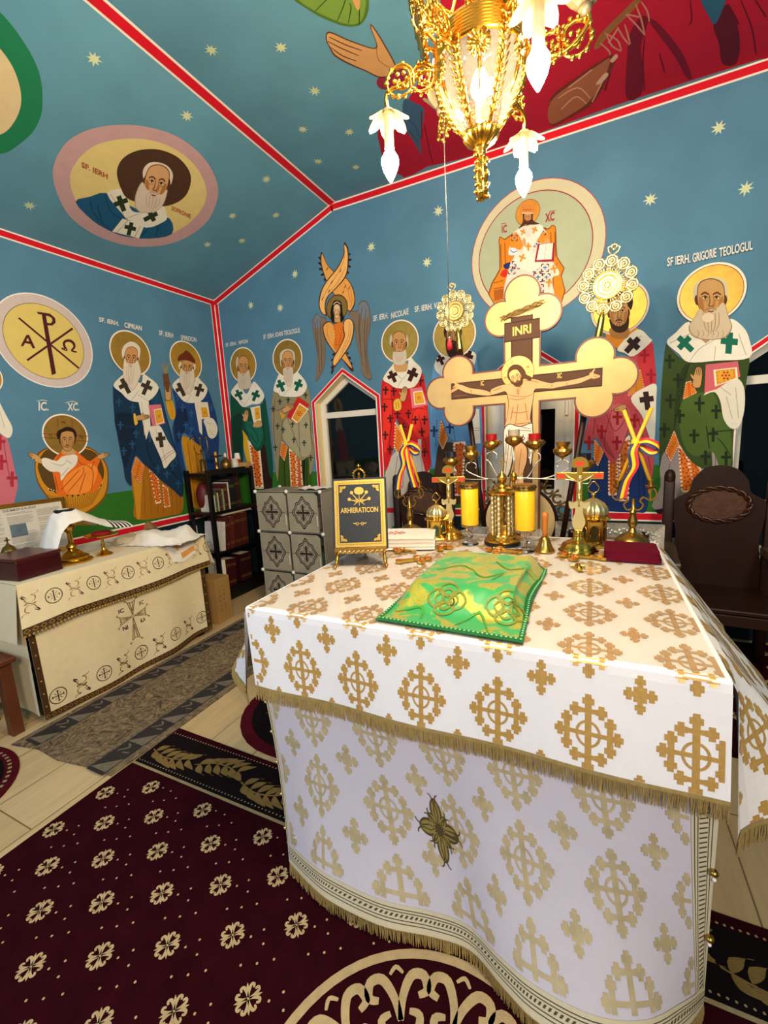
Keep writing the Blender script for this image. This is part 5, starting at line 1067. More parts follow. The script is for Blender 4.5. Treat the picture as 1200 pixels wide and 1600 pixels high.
# --- lanterns with melon domes
def arch(w_, z0, z1, n=10): return [(-w_, z0), (w_, z0), (w_, z1)]+[(w_*math.cos(PI*k/n), z1+w_*1.15*math.sin(PI*k/n)) for k in range(1, n)]+[(-w_, z1)]
def lantern(loc, s, label, glass):
    L = thing('altar_lantern', label, 'lantern', loc, .2, 'brass lanterns'); r = .052*s
    bm = nbm(); lathe(bm, [(r*1.12, 0), (r*1.15, .006), (r*1.05, .012), (r*.98, .018)], 6, M=Matrix.Rotation(.3, 3, 'Z')); obj('base', bm, GOLD, L)
    for k in range(6):
        a = k*PI/3; M = Matrix.Rotation(a, 4, 'Z') @ Matrix.Translation((0, -r*.86, 0)); hw = r*.5
        bm = nbm(); loops = [[V((x, 0, z)) for x, z in ((-hw, .016), (hw, .016), (hw, .112*s), (-hw, .112*s))], [V((x, 0, z)) for x, z in arch(hw*.66, .026, .072*s)]]
        tr = tessellate_polygon(loops); pts = [p for l in loops for p in l]
        for y in (0, .004):
            vs = [bm.verts.new(M @ (p+V((0, y, 0)))) for p in pts]
            for t_ in tr: bm.faces.new([vs[i] for i in t_])
        n1 = [M @ p for p in loops[1]]; m = len(n1); d = M.to_3x3() @ V((0, .004, 0))
        for i in range(m): bm.faces.new([bm.verts.new(p) for p in (n1[i], n1[(i+1) % m], n1[(i+1) % m]+d, n1[i]+d)])
        tube(bm, [M @ V((-hw, -.001, .016)), M @ V((-hw, -.001, .112*s))], .0035*s, 6)
        tube(bm, [M @ V((x, -.001, z)) for x, z in arch(hw*.66, .026, .072*s)], .0018*s, 5, closed=True)
        obj('wall_panel', bm, GOLD, L, smooth='keep')
        bm = nbm(); flat(bm, [M @ V((x, .005, z)) for x, z in arch(hw*.7, .024, .072*s)], 0, d*.3); obj('glass_panel', bm, glass, L)
    bm = nbm(); lathe(bm, [(r*1.0, .110*s), (r*1.3, .118*s), (r*1.34, .124*s), (r*1.1, .130*s), (r*1.0, .134*s)], 24); 
    for k in range(24): a = 2*PI*k/24; ball(bm, (r*1.3*math.cos(a), r*1.3*math.sin(a), .121*s), .0045*s, sub=1)
    obj('cornice', bm, GOLD, L, 'auto')
    bm = nbm(); lathe(bm, [(r*math.sin(t_), .132*s+.058*s*(1-math.cos(t_))*.9) for t_ in []]+[(r*1.02, .132*s), (r*1.12, .146*s), (r*1.05, .165*s), (r*.78, .184*s), (r*.42, .197*s), (r*.14, .205*s), (.004, .210*s)], 56, rib=14, ribamp=.06); obj('melon_dome', bm, PALEGOLD, L, True)
    bm = nbm(); lathe(bm, [(.010*s, .204*s), (.006*s, .212*s), (.011*s, .219*s), (.004*s, .228*s)], 12); c = V((0, 0, .247*s))
    tube(bm, [c+V((.021*s*math.sin(a)*(1-.25*max(0, math.cos(a))), 0, .021*s*math.cos(a)+.006*s*max(0, math.cos(a))**6)) for a in [2*PI*k/24 for k in range(24)]], .0025*s, 6, closed=True); obj('ring_handle', bm, GOLD, L, True)
GG = mat('dark_green_glass', '#2C4A34', .12, 0, .25, 40, spec=.6)
pl = onZ(683, 842, TT); lantern((pl.x, pl.y, TT), 1.0, 'small domed brass lantern standing just right of the folded towel', GG)
pl = onZ(925, 852, TT); lantern((pl.x, pl.y, TT), 1.2, 'small domed brass lantern in front of the right pole, behind the brass crucifix', mat('amber_dark_glass', '#3A3318', .12, 0, .25, 40, spec=.6))

# --- standing brass crucifixes
def crucifix(loc, h, rz, label):
    Cx = thing('standing_crucifix', label, 'crucifix', loc, rz, 'brass crucifixes'); s = h/.31
    bm = nbm(); lathe(bm, [(.058*s, 0), (.060*s, .006*s), (.052*s, .012*s), (.050*s, .016*s), (.046*s, .028*s), (.030*s, .038*s), (.018*s, .044*s), (.014*s, .058*s), (.018*s, .066*s), (.010*s, .074*s)], 40, rib=8, ribamp=.05); obj('base', bm, GOLD, Cx, True)
    bm = nbm(); flat(bm, cr([(x*s, -.004*s, z*s) for x, z in ((-.008, .07), (-.014, .082), (-.020, .10), (-.012, .13), (-.009, .155), (.009, .155), (.012, .13), (.020, .10), (.014, .082), (.008, .07))], 4), 0, (0, .008*s, 0)); obj('stem', bm, PALEGOLD, Cx)
    bm = nbm()
    box(bm, -.0095*s, .0095*s, -.004*s, .004*s, .15*s, .300*s, bev=.0015*s); box(bm, -.070*s, .070*s, -.004*s, .004*s, .240*s, .262*s, bev=.0015*s); obj('cross', bm, GOLD, Cx)
    bm = nbm()
    for a in (-1, 1): flat(bm, cr([(x*s*a, -.005*s, z*s) for x, z in ((.004, .152), (.026, .144), (.030, .168), (.018, .164), (.004, .170))], 3), 0, (0, .01*s, 0))
    obj('foot_scroll', bm, PALEGOLD, Cx)
    bm = nbm(); flat(bm, cr([(x*s, -.006*s, z*s) for x, z in ((-.02, .278), (.02, .278), (.024, .29), (.02, .302), (.008, .31), (-.008, .31), (-.02, .302), (-.024, .29))], 3), 0, (0, .012*s, 0)); obj('top_plaque', bm, GOLD, Cx)
    EN = mat('red_enamel', '#C23A22', .25, 0, .2, 60)
    for x, z in ((0, .290), (-.055, .251), (.055, .251)): bm = nbm(); box(bm, (x-.012)*s, (x+.012)*s, -.0072*s, -.0045*s, (z-.007)*s, (z+.007)*s); obj('enamel_plaque', bm, EN, Cx)
    bm = nbm(); y = -.008*s                           # the corpus
    tube(bm, [(0, y, .232*s), (.001*s, y, .205*s), (-.002*s, y, .188*s)], .0055*s, 8, r1=.0045*s)
    tube(bm, [(0, y, .232*s), (.022*s, y, .241*s), (.042*s, y, .254*s)], .0025*s, 6); tube(bm, [(0, y, .232*s), (-.022*s, y, .241*s), (-.042*s, y, .254*s)], .0025*s, 6)
    tube(bm, [(-.002*s, y, .19*s), (.002*s, y-.002, .176*s), (0, y, .16*s)], .004*s, 8, r1=.0025*s); ball(bm, (.002*s, y-.002*s, .245*s), .0068*s, sz=1.2); ball(bm, (0, y, .19*s), .0065*s, sz=.7)
    obj('corpus', bm, PALEGOLD, Cx, True)
def stand(px_, py_): q = onZ(px_, py_, TT); return (q.x, q.y, TT)
crucifix(stand(703, 840), .425, .18, 'brass standing crucifix left of the left yellow candle')
crucifix(stand(903, 862), .46, -.02, 'brass standing crucifix on the right, behind the gold hand cross')

# --- yellow candles on glass stems
def candle(loc, label, s=1):
    Cn = thing('candle_stand', label, 'candle', loc, 0, 'yellow candles on glass stands'); Cn.scale = (1.1, 1.1, 1.02)
    bm = nbm(); lathe(bm, [(.040*s, 0), (.041*s, .004), (.036*s, .007), (.014*s, .014), (.010*s, .026), (.016*s, .036), (.021*s, .046), (.014*s, .056), (.010*s, .062), (.016*s, .072), (.020*s, .088), (.026*s, .096), (.042*s, .099), (.046*s, .106), (.043*s, .108), (.020*s, .104)], 28); obj('glass_stem', bm, GLASS, Cn, True)
    bm = nbm(); lathe(bm, [(.041*s, .109), (.0425*s, .113), (.0425*s, .30), (.041*s, .304), (.02*s, .303)], 32); obj('wax_body', bm, mat('yellow_wax_cup', '#FFC01E', .3, 0, .04, 12, coat=.3), Cn, 'auto')
    bm = nbm(); lathe(bm, [(.044*s, .302), (.0455*s, .306), (.0445*s, .310), (.0445*s, .326), (.046*s, .330), (.040*s, .333), (.026*s, .334), (.020*s, .330)], 32); obj('metal_lid', bm, BRASS, Cn, 'auto')
    bm = nbm()
    for k in range(12): a = 2*PI*k/12; ball(bm, (.0452*s*math.cos(a), .0452*s*math.sin(a), .318), .0055*s, sub=1)
    obj('lid_holes', bm, mat('dark_hole', '#1A1208', .6), Cn, True)
candle(stand(735, 850), 'yellow candle in a capped cup on a glass stem, left of the tabernacle')
candle(stand(820, 861), 'yellow candle in a capped cup on a glass stem, right of the tabernacle', 1.03)

# --- brass tabernacle with pillars
q = stand(785, 849); tb = thing('tabernacle', 'brass tabernacle with twisted pillars and a stepped roof in the centre of the altar', 'tabernacle', q, .1); tb.scale = (1.1, 1.1, 1.1)
bm = nbm(); lathe(bm, [(.088, 0), (.088, .014), (.085, .016)], 40); obj('plinth', bm, BLACK, tb, 'auto')
bm = nbm(); lathe(bm, [(.084, .016), (.085, .024), (.076, .030), (.074, .040), (.064, .046), (.062, .052)], 40); obj('base', bm, GOLD, tb, 'auto')
for k in range(6):
    a = k*PI/3+.26; bm = nbm(); lathe(bm, [(.0085*(1+.16*math.sin(z*1.2)), .05+z*.0046) for z in range(42)], 10, (.047*math.cos(a), .047*math.sin(a), 0)); obj('pillar', bm, PALEGOLD, tb, True)
bm = nbm(); lathe(bm, [(.010, .052), (.010, .08), (.016, .085), (.012, .10), (.014, .16), (.010, .2), (.016, .225), (.012, .243)], 12); box(bm, -.022, .022, -.034, -.012, .052, .098, bev=.002); box(bm, -.004, .004, -.036, -.033, .13, .19); box(bm, -.014, .014, -.036, -.033, .165, .172); tube(bm, [(0, -.022, .098), (0, -.022, .13)], .003, 6)
for k in range(10): ball(bm, (.016*math.cos(k*2.4), .016*math.sin(k*2.4), .10+k*.013), .007, sub=1)
obj('inner_shrine', bm, BRASS, tb, 'auto')
bm = nbm(); lathe(bm, [(.055, .242), (.068, .250), (.070, .256), (.062, .262), (.054, .266), (.050, .276), (.034, .284), (.030, .294), (.016, .300), (.010, .308), (.020, .314), (.025, .328), (.018, .342), (.006, .352), (.004, .36)], 40); obj('roof', bm, GOLD, tb, 'auto')
bm = nbm(); box(bm, -.003, .003, -.003, .003, .355, .43); box(bm, -.018, .018, -.003, .003, .396, .403)
for z, x in ((.43, 0), (.4, -.02), (.4, .02)): ball(bm, (x, 0, z), .005, sub=1)
obj('roof_cross', bm, GOLD, tb)

# --- seven-lamp candelabrum behind it
q = V(stand(803, 842)); cn = thing('seven_lamp_stand', 'seven-lamp candelabrum with curled wire arms behind the tabernacle', 'candelabrum', q, 0)
Zb = .345
bm = nbm(); lathe(bm, [(.06, 0), (.06, .008), (.04, .016), (.015, .026), (.010, .05), (.014, .06), (.008, .08), (.008, Zb-.02), (.018, Zb-.01), (.020, Zb+.012), (.008, Zb+.03)], 24); obj('base_and_stem', bm, GOLD, cn, 'auto')
cols = {705: '#141A34', 736: None, 768: '#B0101C', 803: '#B9AE98', 835: '#B0101C', 879: None, 913: '#14182C'}
bz = {705: 722, 736: 712, 768: 696, 803: 690, 835: 696, 879: 708, 913: 728}
for px_, col in cols.items():
    lp = onY(px_, bz[px_]+9, q.y)-q; x, z = lp.x, lp.z
    lo = thing('x', None, None); bpy.data.objects.remove(lo)
    bm = nbm(); sg = 1 if x > 0 else -1
    if abs(x) < .02: tube(bm, [(0, 0, Zb), (x*.5, 0, (Zb+z)/2), (x, 0, z)], .004, 6)
    else:
        r = .030; P_ = [(0, 0, Zb+.004)]+[(x*t_, 0, Zb+.004-.012*math.sin(PI*t_*.9)+(z-.055-Zb)*max(0, t_-.55)*1.2) for t_ in (.2, .4, .6, .8)]+[(x+sg*.010, 0, z-.062), (x+sg*.030, 0, z-.045), (x+sg*.027, 0, z-.016), (x, 0, z-.004), (x-sg*.024, 0, z-.012), (x-sg*.030, 0, z-.030), (x-sg*.022, 0, z-.040)]
        tube(bm, cr(P_, 5, False), .0032, 6)
    obj('wire_arm', bm, STEEL, cn, True)
    bm = nbm(); lathe(bm, [(r_*1.32, z_*1.25) for r_, z_ in [(.004, -.004), (.006, .004), (.016, .010), (.030, .020), (.036, .032), (.034, .042), (.026, .048), (.022, .050)]+([(.022, .056), (.028, .066), (.029, .070), (.02, .068)] if col is None else [(.018, .052)])], 24, (x, 0, z))
    if col is not None:
        for k in (0, 1, 2): a = k*2.094+.4; tube(bm, [(x+.045*math.cos(a), .045*math.sin(a), z+.030), (x+.058*math.cos(a), .058*math.sin(a), z+.045), (x+.045*math.cos(a), .045*math.sin(a), z+.058)], .003, 5)
    lb = obj('lamp_bowl', bm, BRASS, cn, 'auto')
    if col:
        bm = nbm(); lathe(bm, [(r_*1.28, z_*1.25) for r_, z_ in [(.021, .046), (.024, .052), (.024, .072), (.026, .075), (.022, .075), (.021, .06)]], 20, (x, 0, z)); obj('glass_cup', bm, mat('cup_'+col[1:], col, .15, 0, .05, trans=.25, coat=.4), lb, 'auto')

# --- bell, hand crosses, candlesticks with ribbons, burgundy cloth, clear blocks
q = stand(851, 861); be = thing('hand_bell', 'brass hand bell with a turned wooden handle standing on the altar', 'bell', q); be.scale = (1.12, 1.12, 1.12)
bm = nbm(); lathe(bm, [(.042, 0), (.043, .004), (.036, .014), (.027, .036), (.022, .056), (.014, .066), (.006, .070)], 28); obj('bell_body', bm, BRASS, be, 'auto')
bm = nbm(); lathe(bm, [(.006, .068), (.011, .074), (.009, .084), (.013, .094), (.012, .12), (.014, .150), (.015, .166), (.010, .176), (.003, .178)], 20); obj('handle', bm, mat('turned_wood', '#B56A26', .35, 0, .15, 20), be, True)
def handcross(loc, rz, s, label, enamel=True, upright=False):
    h = thing('hand_cross', label, 'cross', loc, rz, 'hand crosses lying on the altar')
    bm = nbm()
    pts = cr([(x*s, y*s) for x, y in ((-.012, -.11), (-.02, -.095), (-.012, -.075), (-.010, -.03), (-.014, -.012), (-.045, -.020), (-.062, 0), (-.045, .020), (-.014, .012), (-.018, .042), (0, .062), (.018, .042), (.014, .012), (.045, .020), (.062, 0), (.045, -.020), (.014, -.012), (.010, -.03), (.012, -.075), (.02, -.095), (.012, -.11))], 3)
    flat(bm, [(x, y, .014) for x, y in pts], 0, (0, 0, -.012)); obj('cross_body', bm, GOLD, h)
    if enamel:
        bm = nbm()
        for x, y in ((0, .038), (-.042, 0), (.042, 0), (0, 0)): box(bm, (x-.009)*s, (x+.009)*s, (y-.008)*s, (y+.008)*s, .013, .0165, bev=.001)
        obj('enamel', bm, mat('orange_enamel', '#C9531E', .3, 0, .2, 60), h)
    bm = nbm(); tube(bm, [(0, -.016*s, .017), (0, .014*s, .019)], .004*s, 6); tube(bm, [(-.03*s, .006*s, .017), (0, .002*s, .018), (.03*s, .006*s, .017)], .0025*s, 6); ball(bm, (0, .018*s, .019), .0055*s, sub=1); obj('figure', bm, PALEGOLD, h, True)
    return h
q = V(stand(655, 876)); handcross((q.x, q.y, TT), -.95, 1.05, 'gold hand cross lying between the folded towel and green cover')
q = V(stand(680, 858)); handcross((q.x+.03, q.y+.02, TT), -1.45, 1.0, 'gold cross with orange enamel lying nearest the left crucifix')
q = V(stand(632, 862)); handcross((q.x-.02, q.y, TT), 1.5, .8, 'gold cross mostly hidden at the front of the folded towel')
q = V(stand(778, 862)); handcross((q.x, q.y, TT), 1.57, 1.1, 'gold cross with orange enamel lying below the tabernacle')
q = V(stand(905, 872)); handcross((q.x-.02, q.y+.01, TT), 1.5, 1.25, 'gold cross with orange enamel lying in front of the right crucifix')
q = V(stand(905, 893)); hc = thing('upright_hand_cross', 'short gilt handled cross lying end-on before the right crucifix', 'cross', (q.x, q.y, TT), .15)
bm = nbm(); M = Matrix.Translation((0, .03, .013)) @ Matrix.Rotation(PI/2, 4, 'X'); lathe(bm, [(.006, -.03), (.011, -.02), (.012, 0), (.009, .01), (.013, .02), (.012, .034), (.004, .04)], 16, M=M); obj('handle', bm, GOLD, hc, True)
bm = nbm(); box(bm, -.03, .03, .05, .06, .006, .014, bev=.002); obj('crossbar', bm, GOLD, hc)
RY, RB, RR = mat('ribbon_yellow', '#F2B705', .6, 0, .03), mat('ribbon_blue', '#14204E', .6, 0, .03), mat('ribbon_red', '#C41E22', .6, 0, .03)
TAPER = mat('beeswax_taper', '#D6A02A', .5, 0, .06)
def ribbon3(bm, pts, wv, n=3):
    """tricolour ribbon: blue, yellow, red stripes side by side"""
    P_ = [V(p) for p in cr(pts, 6, False)]; wv = V(wv)
    for k in range(3):
        for i in range(len(P_)-1): bm.faces.new([bm.verts.new(c) for c in (P_[i]+wv*(k/3-.5), P_[i]+wv*((k+1)/3-.5), P_[i+1]+wv*((k+1)/3-.5), P_[i+1]+wv*(k/3-.5))]).material_index = k
def twostick(loc, s, label, flip, crossat):
    T_ = thing('double_candlestick', label, 'candlestick', loc, 0, 'candlesticks with tricolour ribbons'); T_.scale = (1.43*s, 1.43*s, 1.43*s)
    bm = nbm(); lathe(bm, [(.055, 0), (.056, .008), (.050, .018), (.034, .030), (.014, .040), (.009, .055), (.015, .068), (.016, .082), (.009, .10), (.012, .112), (.006, .12), (.005, .16)], 28); obj('base_and_stem', bm, BRASS, T_, 'auto')
    for a in (-1, 1):
        bm = nbm(); tube(bm, cr([(0, 0, .125), (a*.018, 0, .120), (a*.030, 0, .138), (a*.02, 0, .152), (a*.03, 0, .165), (a*.052, 0, .155), (a*.068, 0, .172), (a*.060, 0, .196), (a*.044, 0, .190), (a*.048, 0, .178)], 5, False), .0035, 6); tube(bm, cr([(a*.052, 0, .155), (a*.05, 0, .18), (a*.052, 0, .2)], 4, False), .003, 6)
        lathe(bm, [(.004, .195), (.016, .203), (.017, .207), (.009, .208), (.010, .226), (.006, .226)], 14, (a*.05, 0, 0)); obj('scroll_arm', bm, BRASS, T_, 'auto')
        bm = nbm(); tube(bm, [(a*.05, 0, .215), (-a*.045*crossat, flip*.006*a, .47)], .0065, 8); obj('taper', bm, TAPER, T_, True)
    bm = nbm(); zc = .215+.255*.05/(.05+.045*crossat)
    lathe(bm, [(.014, -.012), (.016, 0), (.014, .012)], 12, (0, 0, zc), mi=1)
    ribbon3(bm, [(0, -.014, zc), (-.012, -.03, zc-.03), (-.006, -.03, zc-.08), (-.028, -.03, zc-.13), (-.040, -.03, zc-.19)], (.030, 0, .006)); ribbon3(bm, [(.004, -.012, zc), (.03, -.03, zc+.004), (.06, -.03, zc-.012), (.065, -.02, zc-.03), (.04, -.02, zc-.035), (.01, -.012, zc-.01)], (.004, .004, .024))
    if flip < 0: ribbon3(bm, [(0, -.014, zc), (.012, -.03, zc-.06), (.024, -.03, zc-.12), (.04, -.03, zc-.18)], (.028, 0, .004))
    obj('tricolour_ribbon', bm, [RB, RY, RR], T_, smooth='keep')
q = V(stand(987, 848)); twostick((q.x, min(q.y, 2.5), TT), 1, 'brass candlestick with a hanging tricolour ribbon bow at the right end of the altar', 1, .9)
q = onY(641, 815, 2.48); twostick((q.x, 2.48, TT), 1, 'brass candlestick with crossed tapers and ribbons behind the folded towel', -1, .55)
bg = thing('folded_burgundy_cloth', 'folded burgundy cloth lying at the right rear corner of the altar', 'cloth', (.175, 2.20, TT), -.02)
bm = nbm()
for k in range(3):
    z = .003+k*.017
    flat(bm, [(x, -.085, zz) for x, zz in cr([(-.095, z), (.095-.004*k, z), (.102-.004*k, z+.008), (.095-.004*k, z+.016), (-.095, z+.016), (-.1, z+.008)], 3)], 0, (0, .17, 0))
obj('cloth', bm, mat('burgundy_cloth', '#5A0A1E', .9, 0, .06, 30, .2, 200, spec=.1), bg, smooth='keep')
CLR = mat('clear_acrylic', '#F2EEE4', .08, 0, 0, trans=.85)
for px_, lab in ((748, 'pale clear block half hidden behind the tabernacle at the back of the altar'), (834, 'pale clear block behind the right yellow candle')):
    q = onY(px_, 832, 2.47); bm = nbm(); box(bm, -.055, .055, -.02, .02, 0, .055, bev=.003); o = obj('clear_block', bm, CLR, loc=(q.x, 2.47, TT)); tag(o, lab, 'block')
# ================================================================ big painted cross, fans, chairs, icons behind the altar
CX, CZ, CY = -.385, 1.872, 2.78
def lobes(r, b, arms, bottom):
    """outline of the cross with trefoil ends; arms = (length to the end lobe, to the side lobes, their offset) for right, top, left"""
    pts = []
    def arm(rot, L, Ls, of):
        loc = []
        # side lobe (lower), end lobe, side lobe (upper), counter-clockwise for an arm along +x
        for sg in (-1, 1):
            seq = []
            x0 = Ls-math.sqrt(max(0, r*r-(of-b)**2)) if abs(of-b) < r else Ls-r
            a0 = math.atan2(sg*(b-of), x0-Ls)
            d = math.hypot(L-Ls, of); mx_, my_ = (L+Ls)/2, sg*of/2; hh = math.sqrt(max(0, r*r-d*d/4)); ux, uy = (L-Ls)/d, -sg*of/d
            c1 = (mx_-uy*hh, my_+ux*hh); c2 = (mx_+uy*hh, my_-ux*hh)
            c = c1 if abs(c1[1])+c1[0] > abs(c2[1])+c2[0] else c2
            a1 = math.atan2(c[1]-sg*of, c[0]-Ls)
            if sg < 0:
                while a1 < a0: a1 += 2*PI
            else:
                while a1 > a0: a1 -= 2*PI
            seq = [(Ls+r*math.cos(a0+(a1-a0)*k/16), sg*of+r*math.sin(a0+(a1-a0)*k/16)) for k in range(17)]
            e0 = math.atan2(c[1], c[0]-L)
            if sg < 0: loc += seq; es = e0
            else:
                ee = e0
                while ee < es: ee += 2*PI
                loc += [(L+r*math.cos(es+(ee-es)*k/14), r*math.sin(es+(ee-es)*k/14)) for k in range(1, 14)]; loc += seq[::-1]
        ca, sa = math.cos(rot), math.sin(rot)
        return [(x*ca-y*sa, x*sa+y*ca) for x, y in loc]
    pts += [(b, -bottom), (b, -b)] + arm(0, *arms[0]) + [(b, b)] + arm(PI/2, *arms[1]) + [(-b, b)] + arm(PI, *arms[2]) + [(-b, -b), (-b, -bottom)]
    return pts
cr_t = thing('painted_cross', 'tall gilded wooden cross with a painted crucifixion standing behind the altar', 'cross', (CX, CY, 0))
ARM = ((.505, .39, .117), (.512, .392, .117), (.505, .39, .117))
bm = nbm(); flat(bm, [(x, 0, CZ+z) for x, z in lobes(.103, .105, ARM, CZ)], 0, (0, .03, 0)); obj('board', bm, mat('red_brown_edge', '#5A2418', .5, 0, .08), cr_t)
CGOLD = mat('cross_gold_leaf', '#A88C56', .46, .3, .12, 12)
bm = nbm(); flat(bm, [(x, -.001, CZ+z) for x, z in lobes(.093, .095, ARM, CZ-.02)], 0); obj('gilded_face', bm, CGOLD, cr_t, smooth='keep')
PX = Plane((0, CY-.002, 0), (0, -1, 0))
m = Mural(PX, (740, 420, 5.33), 'painted_wood')
WD1, WD2 = '#4A3020', '#2E1A10'
zb = lambda x0, x1, z0, z1, c: m.raw(c, [])if 0 else None
def zrect(c, x0, x1, z0, z1, mm_):
    mm_.k += 1; flat(mm_.bm, [(CX+x, CY-.0032-.00005*mm_.k, CZ+z) for x, z in ((x0, z0), (x1, z0), (x1, z1), (x0, z1))], mm_.mi(c))
zrect(WD2, -.435, .43, -.048, .052, m); zrect(WD1, -.43, .425, -.042, .046, m)
zrect(WD2, -.062, .062, -1.2, .39, m); zrect(WD1, -.055, .055, -1.2, .385, m); zrect(WD2, -.10, .10, .255, .365, m); zrect(WD1, -.095, .095, .262, .358, m)
for k in range(7): m.k += 1; zrect('#6A4A30', -.42+k*.12, -.33+k*.12, -.03+.012*(k % 4), -.026+.012*(k % 4), m)
m.use('titulus'); m.k += 1; text(m.bm, 'INRI', (CX-.052, CY-.0040-.00005*m.k, CZ+.285), (.104, 0, .004), (0, 0, .05), m.mi('#D9B060'))
m.use('halo'); m.disc('#7A4A1E', 365, 862, 136); m.disc(goldleaf('#B08E50'), 365, 862, 132); m.lines('#8A5A22', 3, [(372, 740), (395, 800)], [(275, 790), (300, 840)], [(395, 795), (470, 770)], [(235, 880), (300, 830)], [(440, 870), (495, 850)])
m.text('#7A4A1E', 'O', (310, 790), (328, 788), 24); m.text('#7A4A1E', 'N', (440, 835), (464, 828), 28); m.text('#7A4A1E', 'W', (255, 925), (275, 915), 24)
FL, FS, FO = '#BC9266', '#8E5E34', '#3A1E10'
m.use('figure')
def ARMS(pts):
    out = []
    for x, y in pts:
        if y < 1090 and x < 235: out.append((235+(x-235)*.667, y+4))
        elif y < 1060 and x > 510: out.append((510+(x-510)*.77, y+72*(x-510)/702))
        else: out.append((x, y))
    return out
_mc, _ms = m.c, m.s
m.c = lambda c, pts, n=4: _mc(c, ARMS(pts), n)
m.s = lambda c, w, pts, n=4: _ms(c, w, ARMS(pts), n)
m.p('#3A1E10', [(150, 1700), (300, 1700), (250, 1700)][:3])
body = [(235, 970), (110, 1000), (90, 1022), (0, 1005), (-160, 990), (-260, 965), (-320, 960), (-330, 985), (-250, 1015), (-160, 1035), (0, 1050), (90, 1050), (200, 1030), (265, 1020), (285, 1060), (295, 1120), (285, 1220), (262, 1310), (258, 1400), (265, 1520), (300, 1600), (310, 1700), (330, 1850), (400, 1850), (400, 1740), (440, 1600), (470, 1500), (485, 1400), (488, 1310), (470, 1250), (478, 1180), (495, 1080), (505, 1010), (560, 990), (690, 978), (745, 965), (860, 935), (985, 905), (1070, 870), (1130, 840), (1120, 818), (1040, 848), (930, 880), (830, 905), (740, 920), (690, 935), (590, 930), (510, 920), (430, 920), (400, 990), (340, 960)]
def grow(pts, d):
    cx = sum(p[0] for p in pts)/len(pts); return pts
m.c(FO, [(x+(4 if x > 380 else -4), y+(5 if y > 1000 else -4)) for x, y in body], 3); m.c(FL, body, 3)
for a in ([(280, 1040), (340, 1060), (430, 1065), (500, 1040)], [(300, 1080), (370, 1090), (440, 1075)], [(370, 1000), (372, 1050)], [(330, 1150), (310, 1260)], [(430, 1120), (450, 1260)], [(310, 1190), (380, 1200), (460, 1185)], [(370, 1130), (350, 1290)], [(300, 1300), (380, 1290), (470, 1280)], [(430, 930), (500, 935), (560, 945)], [(120, 1012), (180, 1000), (235, 985)], [(690, 945), (700, 965)], [(85, 1020), (100, 1045)], [(-150, 1005), (-140, 1030)], [(850, 915), (860, 930)]): m.s(FS, 7, a)
for k in range(5): m.s(FS, 4, [(355, 1000+k*11), (388, 998+k*11)])
m.c(FL, [(-330, 950), (-300, 955), (-300, 990), (-340, 1010), (-400, 1030), (-410, 1018), (-350, 985), (-380, 985), (-350, 965), (-360, 935), (-345, 925)]); m.c(FL, [(1100, 815), (1120, 800), (1150, 770), (1160, 775), (1145, 805), (1210, 815), (1212, 828), (1190, 840), (1130, 850)])
for a in ([(-330, 985), (-395, 1022)], [(-325, 975), (-380, 1000)], [(1140, 815), (1205, 820)], [(1140, 830), (1200, 834)]): m.s(FS, 4, a)
m.c, m.s = _mc, _ms
m.use('loincloth'); m.c('#3A2A20', [(255, 1330), (300, 1290), (390, 1310), (485, 1280), (495, 1330), (505, 1440), (490, 1600), (470, 1640), (440, 1480), (350, 1440), (330, 1600), (300, 1720), (240, 1760), (250, 1600), (245, 1420)]); m.c('#C4BAAC', [(260, 1335), (302, 1297), (390, 1318), (480, 1288), (488, 1330), (497, 1440), (482, 1590), (470, 1620), (446, 1470), (350, 1428), (322, 1590), (292, 1705), (248, 1745), (258, 1600), (253, 1420)])
m.lines('#6A5E54', 6, [(400, 1320), (470, 1330)], [(390, 1345), (480, 1350)], [(300, 1330), (290, 1500), (265, 1700)], [(330, 1400), (310, 1560)], [(450, 1400), (470, 1560)], [(275, 1380), (270, 1550)], [(360, 1340), (300, 1400)], [(420, 1380), (380, 1420)])
m.use('legs'); m.c(FO, [(345, 1440), (445, 1480), (450, 1600), (420, 1700), (430, 1800), (440, 1880), (330, 1880), (300, 1790), (330, 1650)]); m.c(FL, [(352, 1446), (436, 1484), (441, 1600), (412, 1700), (420, 1800), (430, 1872), (336, 1872), (308, 1790), (338, 1650)]); m.lines(FS, 6, [(400, 1500), (380, 1640), (370, 1800)], [(420, 1690), (390, 1720)])
m.use('head'); m.c('#4A2E18', [(282, 900), (290, 840), (330, 800), (390, 805), (430, 850), (440, 880), (485, 905), (470, 935), (430, 915), (400, 930), (330, 960), (300, 930)]); head(m, 352, 905, 50, 62, skin='#D6A468', beard='#4A2E18', bl='#2A180C', tilt=-.42, beardpts=[(-.9, .25), (-.45, .6), (0, .55), (.45, .6), (.9, .2), (.8, .9), (.3, 1.25), (-.3, 1.25), (-.75, .9)])
m.use('inscription'); m.text('#D9B060', 'IC', (62, 975), (88, 972), 40); m.text('#D9B060', 'XC', (695, 915), (735, 910), 44)
for k, (b2, ml) in m.parts.items():
    if len(b2.verts):
        for v in b2.verts: v.co -= V((CX, CY, 0))
        obj(k.rstrip('0123456789'), b2, ml, cr_t, smooth='keep')
bm = nbm(); box(bm, -.26, .26, -.16, .19, 0, .08, bev=.01); obj('foot', bm, DARKWOOD, cr_t)
